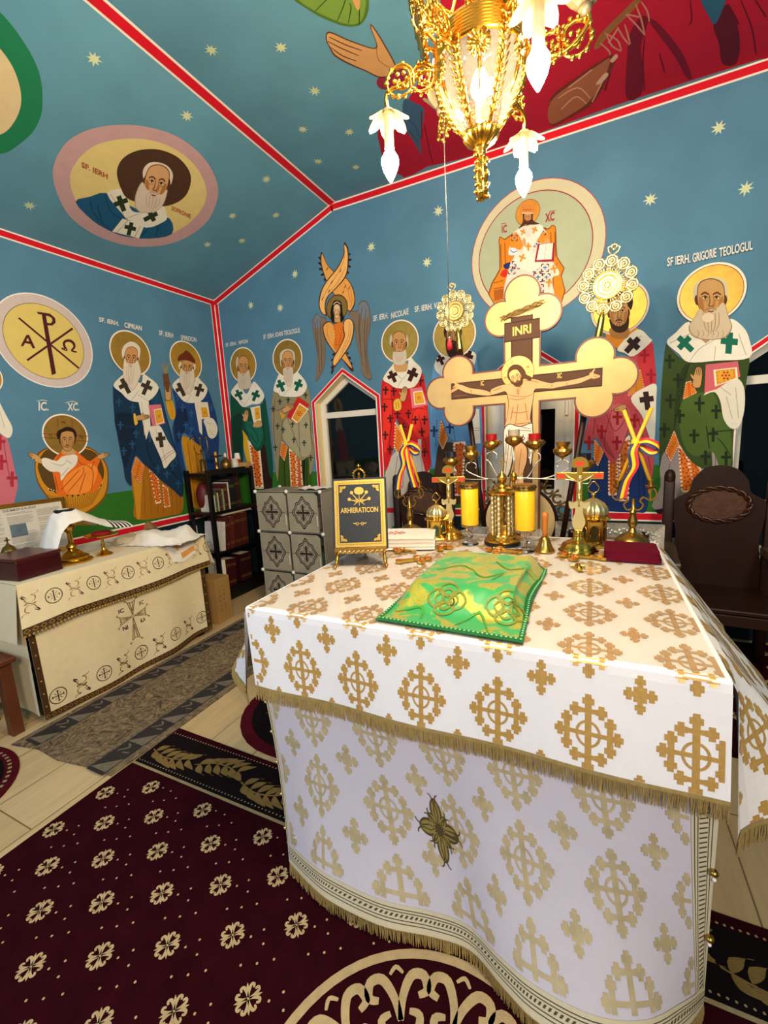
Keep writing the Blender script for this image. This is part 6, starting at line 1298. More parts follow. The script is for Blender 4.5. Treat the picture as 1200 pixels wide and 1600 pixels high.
# crown of thorns hung on the top lobe
bm = nbm(); random.seed(11)
cc = V((CX, CY+.014, CZ+.418))
for s_ in range(3):
    pts = [cc+V(((.125+.006*math.sin(9*a+s_*2))*math.cos(a), (.035+.006*math.cos(7*a+s_))*math.sin(a)*1.0, .012*math.sin(5*a+s_*2.1)+.010*math.cos(a)*1.0+.02*math.cos(a))) for a in [2*PI*k/48 for k in range(48)]]
    tube(bm, pts, .004, 5, closed=True)
for k in range(26):
    a = 2*PI*k/26; p = cc+V((.127*math.cos(a), .037*math.sin(a), .02*math.cos(a))); tube(bm, [p, p+V((random.uniform(-.015, .015)+.02*math.cos(a), .02*math.sin(a), random.uniform(-.022, .022)))], .002, 4, r1=.0004)
o = obj('crown_of_thorns', bm, mat('dry_thorn_wood', '#7A5A2A', .7, 0, .2, 40), smooth=True); tag(o, 'twisted crown of thorns hung around the top of the painted cross', 'crown')

# --- liturgical fans on poles
def fan(top, bot, R, label, face):
    top, bot = V(top), V(bot); F = thing('liturgical_fan', label, 'liturgical fan', bot, 0, 'liturgical fans on poles'); d = (top-bot).normalized(); L = (top-bot).length
    q = V((0, 0, 1)).rotation_difference(d).to_matrix()
    bm = nbm(); tube(bm, [V((0, 0, 0)), (top-bot)-d*(R+.10)], .017, 12); obj('pole', bm, DARKWOOD, F, True)
    bm = nbm(); M = q; lathe(bm, [(.019, L-R-.12), (.020, L-R-.11), (.017, L-R-.02), (.012, L-R+.01), (.006, L-R+.02)], 16, M=M); obj('socket', bm, GOLD, F, True)
    xd = V((1, 0, 0)); n = V((0, -1, 0)); zd = d; c = top-bot
    n = (n-zd*n.dot(zd)).normalized(); xd = zd.cross(-n); xd = -n.cross(zd) if False else (zd.cross(n)).normalized()
    T = lambda r, a, o=0: c+xd*(r*math.sin(a))+zd*(r*math.cos(a))+n*o
    bm = nbm(); N = 36
    rr = [(0, .010), (R*.16, .012), (R*.2, .006), (R*.3, .006), (R*.34, .012), (R*.42, .012), (R*.46, .004)]
    vs = [[bm.verts.new(T(r, 2*PI*k/N, o)) for k in range(N)] for r, o in rr[1:]]
    for i in range(len(vs)-1):
        for k in range(N): bm.faces.new((vs[i][k], vs[i][(k+1) % N], vs[i+1][(k+1) % N], vs[i+1][k]))
    bm.faces.new(vs[0]); bm.faces.new([bm.verts.new(T(R*.46, 2*PI*k/N, -.006)) for k in range(N)][::-1])
    for r in (.18, .34, .46): tube(bm, [T(R*r, 2*PI*k/N, .011) for k in range(N)], R*.018, 5, closed=True)
    for k in range(7): ball(bm, T(R*.09, k*.9, .013), R*.035, sub=1)
    obj('medallion', bm, mat('warm_gold', '#E2B866', .3, .9, .08), F, 'auto')
    bm = nbm(); P = 12
    for k in range(P):
        a = 2*PI*k/P; cc_ = T(R*.80, a)
        for r_, w_ in ((.18, .036), (.10, .032)): tube(bm, [cc_+xd*(R*r_*math.sin(t_))+zd*(R*r_*math.cos(t_)) for t_ in [2*PI*j/14 for j in range(14)]], R*w_, 5, closed=True)
        ball(bm, cc_+n*.004, R*.075, sub=1)
        for da in (-.13, 0, .13): tube(bm, [T(R*.45, a+da*.8), T(R*.62, a+da*1.4)], R*.03, 5)
        tube(bm, [T(R*.62, a-.26), T(R*.66, a), T(R*.62, a+.26)], R*.036, 5)
        for da in (-.17, 0, .17): ball(bm, T(R*(.97 if da == 0 else .92), a+da), R*.05, sub=1)
        tube(bm, [T(R*.70, a+.262), T(R*.90, a+.262)], R*.034, 5)
    e = c+zd*R*1.16
    for s_ in (-1, 1): tube(bm, [e+xd*(R*x*s_)+zd*(R*z) for x, z in ((.02, -.18), (.16, -.06), (.19, .06), (.10, .12), (.05, .02))], R*.035, 5)
    for x, z in ((0, .16), (.07, .13), (-.07, .13), (0, 0)): ball(bm, e+xd*R*x+zd*R*z, R*.06, sub=1)
    obj('openwork_rim', bm, PALEGOLD, F, True)
a = onY(949, 446, 2.82); b_ = onY(882, 822, 2.92); k = (b_.z-0)/(a.z-b_.z); fan(a, b_+(b_-a)*k, .150, 'gilt liturgical fan on a dark pole leaning right of the painted cross', 0)
a = onY(711, 486, 2.92); b_ = onY(744, 730, 2.97); k = (b_.z-0)/(a.z-b_.z); fan(a, b_+(b_-a)*k, .128, 'gilt liturgical fan on a dark pole left of the painted cross', 0)

# --- carved dark chairs
def chair(loc, rz, label, W=.56):
    Ch = thing('carved_chair', label, 'chair', loc, rz, 'carved dark wooden chairs'); h = W/2
    bm = nbm(); hb = h-.035
    out = cr([(-hb, .42), (-hb, .62), (-hb*.93, .80), (-hb*1.0, .95), (-hb*1.0, 1.06), (-hb*.80, 1.10), (-hb*.66, 1.13), (-hb*.60, 1.20), (-hb*.36, 1.275), (0, 1.30), (hb*.36, 1.275), (hb*.60, 1.20), (hb*.66, 1.13), (hb*.80, 1.10), (hb*1.0, 1.06), (hb*1.0, .95), (hb*.93, .80), (hb, .62), (hb, .42)], 4, False)
    flat(bm, [(x, .20, z) for x, z in out], 0, (0, .035, 0)); obj('backrest', bm, DARKWOOD, Ch)
    bm = nbm(); N = 40
    for s_ in (0, PI): tube(bm, [((.165+.010*math.cos(8*a+s_))*math.cos(a), .192+.008*math.sin(8*a+s_), 1.04+(.112+.010*math.cos(8*a+s_))*math.sin(a)) for a in [2*PI*k/(N*3) for k in range(N*3)]], .010, 6, closed=True)
    obj('carved_wreath', bm, mat('polished_carving', '#3A1D0F', .3, 0, .2, 12), Ch, True)
    bm = nbm(); flat(bm, [(.152*math.cos(2*PI*k/N), .1985, 1.04+.10*math.sin(2*PI*k/N)) for k in range(N)], 0, (0, .01, 0)); obj('wreath_panel', bm, mat('brown_carved_panel', '#4A2A16', .4, 0, .35, 25, .5, 40), Ch)
    for sx in (-1, 1):
        bm = nbm(); box(bm, sx*h-.032, sx*h+.032, .185, .245, 0, 1.20, bev=.012); lathe(bm, [(.033, 1.19), (.034, 1.23), (.028, 1.26), (.012, 1.275)], 14, (sx*h, .215, 0)); obj('back_post', bm, DARKWOOD, Ch, 'auto')
        bm = nbm(); box(bm, sx*h-.03, sx*h+.03, -.26, -.20, 0, .70, bev=.008); obj('leg', bm, DARKWOOD, Ch)
        bm = nbm(); flat(bm, [(sx*h-.042, y, z) for y, z in cr([(.19, .72), (0, .725), (-.15, .70), (-.27, .70), (-.29, .72), (-.27, .745), (-.14, .745), (0, .765), (.19, .765)], 3)], 0, (.084, 0, 0)); obj('armrest', bm, mat('worn_arm_wood', '#4A3A28', .35, 0, .2, 8), Ch)
        bm = nbm(); box(bm, sx*h-.015, sx*h+.015, -.2, .19, .36, .44); obj('side_rail', bm, DARKWOOD, Ch)
    bm = nbm(); box(bm, -h+.03, h-.03, -.27, .20, .445, .475, bev=.008); obj('seat', bm, DARKWOOD, Ch)
    bm = nbm(); box(bm, -h+.03, h-.03, -.265, -.235, .37, .44, bev=.004); obj('front_rail', bm, DARKWOOD, Ch)
chair((.765, 3.34, .0085), -.06, 'carved dark wooden armchair with a round wreath, right of the altar', .56)
chair((-1.33, 3.36, 0), .03, 'carved dark wooden armchair behind the left end of the altar', .50)

# --- round icon in a carved frame between cross and wall
ic = thing('round_icon', 'round cream icon in an openwork carved frame behind the tabernacle', 'icon', (onY(812, 815, 3.15).x, 3.15, 0)); c = V((0, 0, onY(812, 813, 3.15).z)); N = 48
bm = nbm(); lathe(bm, [(.012, 0), (.235, .002), (.24, .018), (.01, .018)], N, c, M=Matrix.Rotation(PI/2, 3, 'X')); obj('cream_panel', bm, mat('cream_icon_ground', '#DCC08C', .45, 0, .06), ic, 'auto')
bm = nbm(); tube(bm, [c+V((.245*math.cos(a), -.01, .245*math.sin(a))) for a in [2*PI*k/N for k in range(N)]], .012, 8, closed=True); obj('inner_moulding', bm, DARKWOOD, ic, True)
bm = nbm()
for k in range(22):
    a = 2*PI*k/22; p = c+V((.295*math.cos(a), -.008, .295*math.sin(a))); r = .028
    tube(bm, [p+V((r*math.cos(t_), 0, r*math.sin(t_))) for t_ in [a+2*PI*j/12 for j in range(11)]], .008, 6); ball(bm, c+V((.33*math.cos(a+.14), -.008, .33*math.sin(a+.14))), .012, sub=1); tube(bm, [c+V((.25*math.cos(a+.14), -.008, .25*math.sin(a+.14))), c+V((.325*math.cos(a+.14), -.008, .325*math.sin(a+.14)))], .007, 5)
obj('openwork_frame', bm, mat('bronzed_carving', '#5A4420', .4, .3, .2, 30), ic, True)
mm = Mural(Plane((0, 3.13, 0), (0, -1, 0)), (700, 700, 3), 'portrait')
mm.c('#6A1E1A', [(230, 420), (260, 360), (300, 300), (330, 290), (370, 310), (400, 370), (420, 430)]); mm.c('#1E3A5A', [(330, 300), (370, 310), (420, 420), (360, 430)]); mm.disc(goldleaf('#B08E50'), 318, 262, 52); head(mm, 318, 268, 26, 38, skin='#A8743E', hair='#2E180C', beard='#2E180C', bl='#1A0E06', beardpts=[(-.9, .3), (-.4, .55), (0, .55), (.4, .55), (.9, .3), (.6, 1.1), (0, 1.3), (-.6, 1.1)])
for k, (b2, ml) in mm.parts.items():
    for v in b2.verts: v.co -= V((ic.location.x, 3.15, 0))
    obj('portrait', b2, ml, ic, smooth='keep')
bm = nbm(); box(bm, -.03, .03, .0, .03, 0, c.z-.2); box(bm, -.18, .18, -.12, .14, 0, .04, bev=.006); obj('stand', bm, DARKWOOD, ic)

# --- icon in a silver frame leaning behind the right end
si = thing('silver_framed_icon', 'large icon in an embossed silver frame leaning behind the right end of the altar', 'icon', (.20, 3.02, .52))
a = onY(1040, 822, 3.02)
x1 = a.x-.20; z1 = a.z-.52; x0 = x1-.62; z0 = z1-.42
M = Matrix.Rotation(-.12, 4, 'X')
def mitre(bm, o0, o1, i0, i1, y0, y1):
    O = [(o0[0], o0[1]), (o1[0], o0[1]), (o1[0], o1[1]), (o0[0], o1[1])]; I = [(i0[0], i0[1]), (i1[0], i0[1]), (i1[0], i1[1]), (i0[0], i1[1])]
    for k in range(4):
        l = (k+1) % 4
        f = [M @ V((p[0], y, p[1])) for p, y in ((O[k], y0), (O[l], y0), (I[l], y1), (I[k], y1))]; bm.faces.new([bm.verts.new(p) for p in f])
        f = [M @ V((p[0], y, p[1])) for p, y in ((O[k], y0), (O[l], y0), (O[l], .03), (O[k], .03))]; bm.faces.new([bm.verts.new(p) for p in f])
bm = nbm(); mitre(bm, (x0, z0), (x1, z1), (x0+.09, z0+.09), (x1-.09, z1-.09), -.03, .0); 
for k in range(60):
    t_ = k/60; 
    for z in (z1-.045,): ball(bm, M @ V((x0+.05+(x1-x0-.1)*t_, -.018, z+.02*math.sin(k*1.9))), .009, sub=1, sy=.5)
    if k < 40:
        for x in (x0+.045, x1-.045): ball(bm, M @ V((x+.02*math.sin(k*1.9), -.018, z0+.05+(z1-z0-.1)*k/40)), .009, sub=1, sy=.5)
obj('silver_frame', bm, mat('embossed_silver', '#D0CCC2', .4, .7, .25, 40, .5, 60), si, smooth='keep')
bm = nbm(); flat(bm, [M @ V(p) for p in ((x0+.08, .002, z0+.08), (x1-.08, .002, z0+.08), (x1-.08, .002, z1-.08), (x0+.08, .002, z1-.08))]); obj('icon_panel', bm, mat('dark_icon_panel', '#6A5028', .4, .2, .4, 12), si, smooth='keep')
bm = nbm(); box(bm, x0+.08, x0+.12, .03, .07, -.52, z1-.05); box(bm, x1-.12, x1-.08, .03, .07, -.52, z1-.05); obj('support_leg', bm, DARKWOOD, si)
# white towels with stripes hanging under the chair
# ================================================================ left side: bookcase, cube organizer, side table
SX0, SX1, SY0, SY1, SH = -3.74, -3.40, 3.10, 3.74, 1.385
bc = thing('bookcase', 'black open bookcase full of books in the corner of the room', 'bookcase', (SX0, SY0, 0)); D, Wd = SX1-SX0, SY1-SY0
for x in (0, D-.04):
    for y in (0, Wd-.04): bm = nbm(); box(bm, x, x+.04, y, y+.04, 0, SH, bev=.003); obj('post', bm, BLACK, bc)
SHZ = [.12, .515, .93, 1.325]
for z in SHZ: bm = nbm(); box(bm, .0, D-.002, .002, Wd-.002, z, z+.03, bev=.002); obj('shelf', bm, BLACK, bc)
bm = nbm(); box(bm, D-.03, D-.01, .04, Wd-.04, 1.355, 1.385); obj('top_rail', bm, BLACK, bc); bm = nbm(); box(bm, D-.03, D-.01, .04, Wd-.04, 0, .12); obj('front_rail', bm, BLACK, bc)
SP = {}
random.seed(5)
def bookobj(x, y, z, d, t_, h, col, label, lean=0., name='book', cat='book', group='books in the black bookcase', gilt=True):
    b = thing(name, label, cat, (x, y, z), 0, group); M = Matrix.Rotation(lean, 4, 'X')
    bm = nbm(); c = .002
    box(bm, -d, 0, 0, c, 0, h, M=M); box(bm, -d, 0, t_-c, t_, 0, h, M=M); box(bm, -c, 0.001, 0, t_, 0, h, M=M, bev=.0008); obj('cover', bm, mat('book_'+col[1:], col, .45, 0, .1, 20), b)
    bm = nbm(); box(bm, -d+.004, -c, c, t_-c, .003, h-.004, M=M); obj('pages', bm, mat('page_edges', '#D8CBA8', .8, 0, .05, 60), b)
    if gilt and t_ > .012:
        bm = nbm()
        for zz in (.15, .2, .75, .8): box(bm, 0, .0018, .002, t_-.002, h*zz, h*zz+.003, M=M)
        obj('spine_bands', bm, GILT, b)
y = SY0+.055; z1 = SHZ[2]+.03
cols = [('#C9C8B8', .012, .17, 'thin white book'), ('#3E5A3A', .022, .20, 'dark green book'), ('#B9B48A', .016, .19, 'pale olive book'), ('#3A2018', .024, .20, 'brown book with a patterned spine'), ('#5A3A3E', .016, .22, 'dull purple book'), ('#7FA06A', .018, .22, 'light green book'), ('#4A1A1C', .05, .27, 'thick maroon book'), ('#D0C8B8', .016, .28, 'tall cream book'), ('#15161C', .075, .30, 'large black book with silver spine ornament'), ('#1E1416', .024, .32, 'tall black book with a metal cap'), ('#3A1418', .022, .325, 'tall dark red book'), ('#2A1416', .020, .32, 'tall brown-black book at the right end')]
for col, t_, h, lab in cols:
    bookobj(SX1-.015, y, z1, .2, t_, h, col, lab+' on the top book shelf of the black bookcase'); y += t_+.005
y = SY0+.06; z1 = SHZ[1]+.03
for i, (col, t_, h, lab, ln) in enumerate([('#D8D2C8', .03, .30, 'leaning white folder', -.12), ('#4A1A16', .05, .33, 'big dark red volume', -.10), ('#5A1E18', .06, .34, 'big reddish brown volume', -.08), ('#43140F', .085, .35, 'thickest brown red volume', -.06), ('#4E1A14', .10, .35, 'wide brown red volume', -.03)]):
    bookobj(SX1-.01, y+ .035, z1, .26, t_, h, col, lab+' on the middle shelf of the black bookcase', ln); y += t_+.012
bookobj(SX1-.01, SY0+.08, .15, .25, .14, .30, '#3A0E12', 'dark red album leaning on the lowest shelf of the black bookcase', -.12); bookobj(SX1-.01, SY0+.30, .15, .26, .16, .30, '#2E0A10', 'wide dark red album on the lowest shelf of the black bookcase', -.04)
bm = nbm(); box(bm, -.20, 0, 0, .42, 0, .022, bev=.006); o = obj('folded_cloth', bm, mat('cream_folded_cloth', '#BDB39A', .9, 0, .08), loc=(SX1-.02, SY0+.15, .90)); tag(o, 'flat cream folded cloth laid across the top of the middle shelf books', 'cloth')
bm = nbm(); box(bm, -.20, .0, 0, .055, 0, .30, bev=.004); o = obj('towel_stack', bm, WHITECLOTH, loc=(SX1-.015, SY0+.05, .15)); tag(o, 'white towel stack at the left of the lowest bookcase shelf', 'towel')
rb = thing('red_bag', 'dark red bag hanging at the left side of the bookcase top shelf', 'bag', (SX0+.14, SY0+.10, SHZ[2]+.03)); bm = nbm(); ball(bm, (0, 0, .15), .10, sx=.8, sy=.7, sz=1.5, sub=3); obj('bag_body', bm, mat('dark_red_bag', '#5A1216', .5, 0, .15), rb, True); bm = nbm(); tube(bm, [(0, -.03, .28), (0, 0, .33), (0, .03, .28)], .006, 6); obj('bag_handle', bm, BLACK, rb, True)
# on top of the bookcase
TB = SHZ[3]+.031
def lathing(name, label, cat, loc, parts, group=None):
    t_ = thing(name, label, cat, loc, 0, group)
    for nm, prof, m_, seg in parts: bm = nbm(); lathe(bm, prof, seg); obj(nm, bm, m_, t_, 'auto')
    return t_
ANT = mat('antique_brass', '#8A6A36', .35, .9, .2, 30)
P_ = lambda fx, fy: (SX0+fx, SY0+fy, TB)
q = lathing('candle_holder_with_arms', 'dark brass three-armed candle holder at the left end of the bookcase top', 'candlestick', P_(.17, .11), [('base', [(.055, 0), (.05, .01), (.03, .02), (.028, .10), (.034, .12), (.012, .14), (.010, .20), (.016, .22), (.006, .24)], ANT, 20)])
bm = nbm()
for a in range(3): ca, sa = math.cos(a*2.1+.3), math.sin(a*2.1+.3); tube(bm, cr([(0, 0, .2), (.04*ca, .04*sa, .19), (.075*ca, .075*sa, .24), (.07*ca, .07*sa, .34)], 5, False), .005, 6); lathe(bm, [(.004, .33), (.014, .345), (.010, .36)], 10, (.07*ca, .07*sa, 0))
obj('arm', bm, ANT, q, True)
lathing('footed_dish', 'footed brass dish holding a small candle on top of the bookcase', 'dish', P_(.2, .26), [('foot', [(.05, 0), (.05, .008), (.018, .03), (.012, .07), (.02, .09), (.012, .11), (.012, .145)], BRASS, 24), ('dish_plate', [(.012, .145), (.07, .155), (.078, .165), (.07, .163), (.01, .155)], BRASS, 28), ('small_candle', [(.012, .156), (.012, .20), (.004, .203)], TAPER, 12)])
lathing('brass_pan', 'shallow brass pan in front of the footed dish on the bookcase', 'dish', P_(.26, .24), [('pan', [(.04, 0), (.075, .012), (.082, .022), (.075, .020), (.04, .008)], BRASS, 28)])
lathing('round_flask', 'round brass flask with a white stopper on top of the bookcase', 'flask', P_(.19, .40), [('flask_body', [(.022, 0), (.05, .02), (.058, .06), (.045, .10), (.016, .125), (.013, .14)], ANT, 24), ('stopper', [(.012, .14), (.015, .15), (.010, .18), (.003, .185)], WHITECLOTH, 12)])
cu = lathing('white_jug', 'white jug with a side handle beside the brass flask on the bookcase', 'jug', P_(.22, .50), [('jug_body', [(.028, 0), (.038, .02), (.036, .07), (.032, .10), (.042, .118), (.038, .118), (.028, .1)], mat('white_ceramic', '#D9D4C6', .2, 0, .03), 24)])
bm = nbm(); tube(bm, cr([(.0, .034, .03), (0, .07, .05), (0, .07, .09), (0, .036, .10)], 5, False), .006, 6); obj('handle', bm, mat('white_ceramic', '#D9D4C6', .2, 0, .03), cu, True)
wb = thing('rough_wood_block', 'rough pale wood block on the right end of the bookcase top', 'wood block', P_(.20, .525)); bm = nbm(); box(bm, -.07, .13, .0, .115, 0, .07, bev=.012); o = obj('block', bm, mat('raw_wood', '#B48A4E', .7, 0, .25, 12, .4, 30), wb)
lathing('paper_cup', 'red and white paper cup upside down on the rough wood block', 'cup', (SX0+.20, SY0+.565, TB+.071), [('cup_rim_half', [(.036, 0), (.034, .035), (.030, .036)], mat('cup_red', '#A8121E', .5), 24), ('cup_top_half', [(.0338, .036), (.026, .10), (.022, .104), (.004, .103)], mat('cup_white', '#E4DFD6', .5), 24)])

# cube organizer with frosted doors
OX0, OX1, OY, OW, OHh = onY(398.5, 767, 3.2).x, onY(499.5, 767, 3.2).x, 3.2, .37, .375
OT = onY(398.5, 768, 3.2).z
co = thing('cube_organizer', 'translucent plastic cube organizer with six patterned doors beside the bookcase', 'cabinet', (OX0, OY, 0)); cw = (OX1-OX0)/2; ch = OT/3
FROST = mat('frosted_plastic', '#A8A294', .45, 0, .08, 10, alpha=.6); DOORM = mat('frosted_door', '#A29A84', .38, 0, .2, 5, alpha=.8); INKD = mat('door_print', '#2A261E', .6)
CON = mat('white_connector', '#E4E1D8', .4)
bm = nbm()
for k in range(3): box(bm, k*cw-.004, k*cw+.004, .01, OW, .01, OT-.01)
for k in range(4): box(bm, 0, 2*cw, .01, OW, k*ch-.003+(.003 if k == 0 else 0), k*ch+.003)
box(bm, 0, 2*cw, OW-.006, OW, 0, OT); obj('panels', bm, FROST, co)
def quatre(s, n=8):
    return cr([(0, 1.25*s), (.32*s, .85*s), (.62*s, .72*s), (.72*s, .42*s), (1.0*s, 0), (.72*s, -.42*s), (.62*s, -.72*s), (.32*s, -.85*s), (0, -1.25*s), (-.32*s, -.85*s), (-.62*s, -.72*s), (-.72*s, -.42*s), (-1.0*s, 0), (-.72*s, .42*s), (-.62*s, .72*s), (-.32*s, .85*s)], 3)
for i in range(2):
    for j in range(3):
        x0, x1, z0, z1 = i*cw+.012, (i+1)*cw-.012, j*ch+.012, (j+1)*ch-.012
        if i == 1: x1 -= .022
        bm = nbm(); c_ = .03
        flat(bm, [(x, -.004, z) for x, z in ((x0+.005, z0), (x1-.005, z0), (x1, z0+.005), (x1, z1-c_), (x1-c_, z1), (x0+.005, z1), (x0, z1-.005), (x0, z0+.005))], 0, (0, .006, 0)); d = obj('door', bm, DOORM, co)
        bm = nbm(); mx_, mz = (x0+x1)/2, (z0+z1)/2; s = .125
        def ringp(sc1, sc2):
            A = quatre(s*sc1); B2 = quatre(s*sc2); n = len(A)
            for k in range(n): bm.faces.new([bm.verts.new((mx_+p[0], -.0065, mz+p[1])) for p in (A[k], A[(k+1) % n], B2[(k+1) % n], B2[k])])
        ringp(1.0, .91); ringp(.84, .77)
        for a in range(4):
            ca, sa = math.cos(a*PI/2), math.sin(a*PI/2)
            flat(bm, [(mx_+(p*ca-q*sa), -.0065, mz+(p*sa+q*ca)) for p, q in ((-.010, .012), (.010, .012), (.014, .055), (0, .085), (-.014, .055))])
            for sg in (-1, 1): flat(bm, [(mx_+(p*ca-q*sa), -.0065, mz+(p*sa+q*ca)) for p, q in ribbon2([(sg*.022, .024), (sg*.024, .06), (sg*.012, .075)], .005)])
            flat(bm, [(mx_+(p*ca-q*sa), -.0065, mz+(p*sa+q*ca)) for p, q in ((-.002, .12), (.002, .12), (.002, .155), (-.002, .155))])
        flat(bm, [(mx_+.016*math.cos(k*PI/4), -.0066, mz+.016*math.sin(k*PI/4)) for k in range(8)])
        obj('door_print', bm, INKD, d, smooth='keep')
        bm = nbm(); hx = x1-.012 if i == 0 else x0+.01; box(bm, x1-.014-.0, x1-.006, -.014, -.004, z0+.06, z0+.16, bev=.002); obj('handle', bm, mat('clear_handle', '#C9C4B8', .2), d)
for i in range(3):
    for j in range(4):
        for y in (0, OW): bm = nbm(); lathe(bm, [(.004, -.012), (.016, -.010), (.018, 0), (.016, .010), (.004, .012)], 14, (i*cw, y, max(.018, j*ch)), M=Matrix.Rotation(PI/2, 3, 'X')); obj('connector', bm, CON, co, True)
for i, (x, z, w_, h_, col, lab) in enumerate([(.03, .01, .30, .15, '#8A7A2A', 'yellow bundle'), (.40, .01, .26, .22, '#7A6A5A', 'brown bundle')]):
    bm = nbm(); box(bm, x, x+w_, .06, .30, 0, h_, bev=.03); o = obj('cloth_bundle', bm, mat('bundle_'+col[1:], col, .8, 0, .2), loc=(OX0, OY, 2*ch+.006)); tag(o, lab+' seen through the top door of the cube organizer', 'cloth')
bm = nbm(); box(bm, .03, .33, .06, .30, 0, .20, bev=.03); o = obj('cloth_bundle', bm, mat('bundle_green', '#3E4A3A', .8, 0, .2), loc=(OX0+cw, OY, ch+.006)); tag(o, 'green bundle seen through the middle right door of the organizer', 'cloth')
bm = nbm(); random.seed(2)
surf(bm, lambda u, v: V((u, v, .004+.018*abs(math.sin(u*26+v*9))*abs(math.sin(v*21+1)))), 0, .30, 24, 0, .24, 16); o = obj('crumpled_napkins', bm, WHITECLOTH, smooth='keep', loc=(OX0+.42, OY+.06, OT+.004)); tag(o, 'crumpled white cloths lying on top of the cube organizer', 'cloth')

# ---------------------------------------------------------------- the table of preparation on the left
AX0, AX1, AY0, AY1, AZ = XL+.02, -2.98, 1.24, 2.55, .88
OCH = mat('ochre_embroidery', '#7A5A26', .6, .1, .15, 60); BRN = mat('brown_embroidery', '#3E2818', .7, 0, .1, 60); GBAND = mat('gold_brown_galloon', '#B58E40', .42, .45, .3, 70); DBAND = mat('dark_galloon', '#4A3018', .5, .2, .2, 70)
pt = thing('preparation_table', 'long narrow table along the left wall hidden under ivory cloths', 'table', ((AX0+AX1)/2, (AY0+AY1)/2, 0)); hx, hy = (AX1-AX0)/2-.03, (AY1-AY0)/2-.03
bm = nbm(); box(bm, -hx, hx, -hy, hy, AZ-.04, AZ-.012); obj('tabletop', bm, DARKWOOD, pt)
for sx in (-1, 1):
    for sy in (-1, 1): bm = nbm(); box(bm, sx*(hx-.04)-.03, sx*(hx-.04)+.03, sy*(hy-.04)-.03, sy*(hy-.04)+.03, 0, AZ-.04); obj('leg', bm, DARKWOOD, pt)
fs = lambda u, v: V((1, 0, .2))
def lowp(u, v): return V((AX1+.003+.02*v*math.sin(u*5+.5)**2+.012*math.sin(u*13+2)*v, AY0+u, AZ-.03-v*(.83)-.02*math.sin(u*3.4)*v))
uc = thing('preparation_undercloth', 'ivory cloth with an embroidered cross on the front of the left side table', 'tablecloth', (0, 0, 0)); LU = AY1-AY0
bm = nbm(); surf(bm, lowp, 0, LU, 70, 0, 1, 24); obj('cloth_front', bm, IVORY, uc, smooth='keep')
bm = nbm(); surf(bm, lambda u, v: V((AX0+.02+u*(AX1-AX0-.02), AY0-.004-.02*v*math.sin(u*4)**2, AZ-.03-v*.80)), 0, 1, 20, 0, 1, 10); obj('cloth_end', bm, IVORY, uc, smooth='keep'); bm = nbm(); surf(bm, lambda u, v: V((AX0+.02+u*(AX1-AX0-.02), AY1+.01, AZ-.03-v*.80)), 0, 1, 12, 0, 1, 6); obj('cloth_end', bm, IVORY, uc, smooth='keep')
def galloon(bm, f, side, u0, u1, v0, v1, n=26):
    rect_on(bm, f, side, u0, v0, u1, v1, 0, .0025, .03)
    if u1-u0 > abs(v1-v0)*.9:
        for k in range(n):
            u = u0+(u1-u0)*(k+.5)/n; hw = (u1-u0)/n*.42; mv = (v0+v1)/2; hv = (v1-v0)*.36
            for a, b, c, d in ((u-hw, mv, u, mv-hv), (u, mv-hv, u+hw, mv), (u+hw, mv, u, mv+hv), (u, mv+hv, u-hw, mv)): flat(bm, [on(f, side, x, y, .004) for x, y in ((a, b), (c, d), (c*.7+u*.3, d*.7+mv*.3), (a*.7+u*.3, b*.7+mv*.3))], 1)
bm = nbm(); galloon(bm, lowp, fs, 0, LU, .955, 1.0, 40); rect_on(bm, lowp, fs, 0, .02, .035, .955, 0, .002, .04); rect_on(bm, lowp, fs, LU-.04, .02, LU, .955, 0, .002, .04)
for k in range(7):
    for u in (.017, LU-.02): ball(bm, on(lowp, fs, u, .30+k*.1, .005), .006, 1, 1)
obj('galloon', bm, [DBAND, GBAND], uc, smooth='keep')
def estroke(bm, f, side, pts, w_, mi, off=.0022, sv=1.): flat(bm, [on(f, side, a, b, off) for a, b in ribbon2(cr(pts, 3, False) if len(pts) > 2 else pts, w_)], mi)
def roundcross(bm, f, side, u, v, r, kv):
    P = lambda a, rr: (u+rr*math.cos(a), v+rr*math.sin(a)*kv); n = 22
    for k in range(n): flat(bm, [on(f, side, *P(a, q), .0022) for a, q in ((2*PI*k/n, r), (2*PI*(k+1)/n, r), (2*PI*(k+1)/n, r*.9), (2*PI*k/n, r*.9))], 0)
    for a in (0, PI/2, PI, -PI/2): estroke(bm, f, side, [P(a, .0), P(a, r*.68)], r*.12, 0, .0024); estroke(bm, f, side, [P(a+.25, r*.66), P(a, r*.6), P(a-.25, r*.66)], r*.1, 0, .0026); estroke(bm, f, side, [P(a+PI/4, r*.3), P(a+PI/4, r*.55)], r*.07, 0, .0023)
def scroll(bm, f, side, u, v, s, kv):
    S = lambda pts: [(u+a*s, v+b*s*kv) for a, b in pts]
    for sg in (1, -1):
        estroke(bm, f, side, S([(sg*.15, sg*-.1), (sg*.5, sg*-.35), (sg*.55, sg*-.75), (sg*.2, sg*-.95), (sg*.75, sg*-1.0), (sg*.95, sg*-1.25)]), s*.10, 1); estroke(bm, f, side, S([(0, 0), (sg*.3, sg*.1), (sg*.55, sg*-.05)]), s*.22, 1, .0024); estroke(bm, f, side, S([(sg*.1, sg*-.2), (sg*-.3, sg*-.2), (sg*-.5, sg*-.5), (sg*-.25, sg*-.6)]), s*.10, 1, .0024)
        estroke(bm, f, side, S([(sg*-.55, sg*-.6), (sg*-.8, sg*-.95)]), s*.18, 0, .0026); estroke(bm, f, side, S([(sg*-.35, sg*-.75), (sg*-.75, sg*-1.05)]), s*.12, 0, .0027)
bm = nbm(); kv = 1/.83
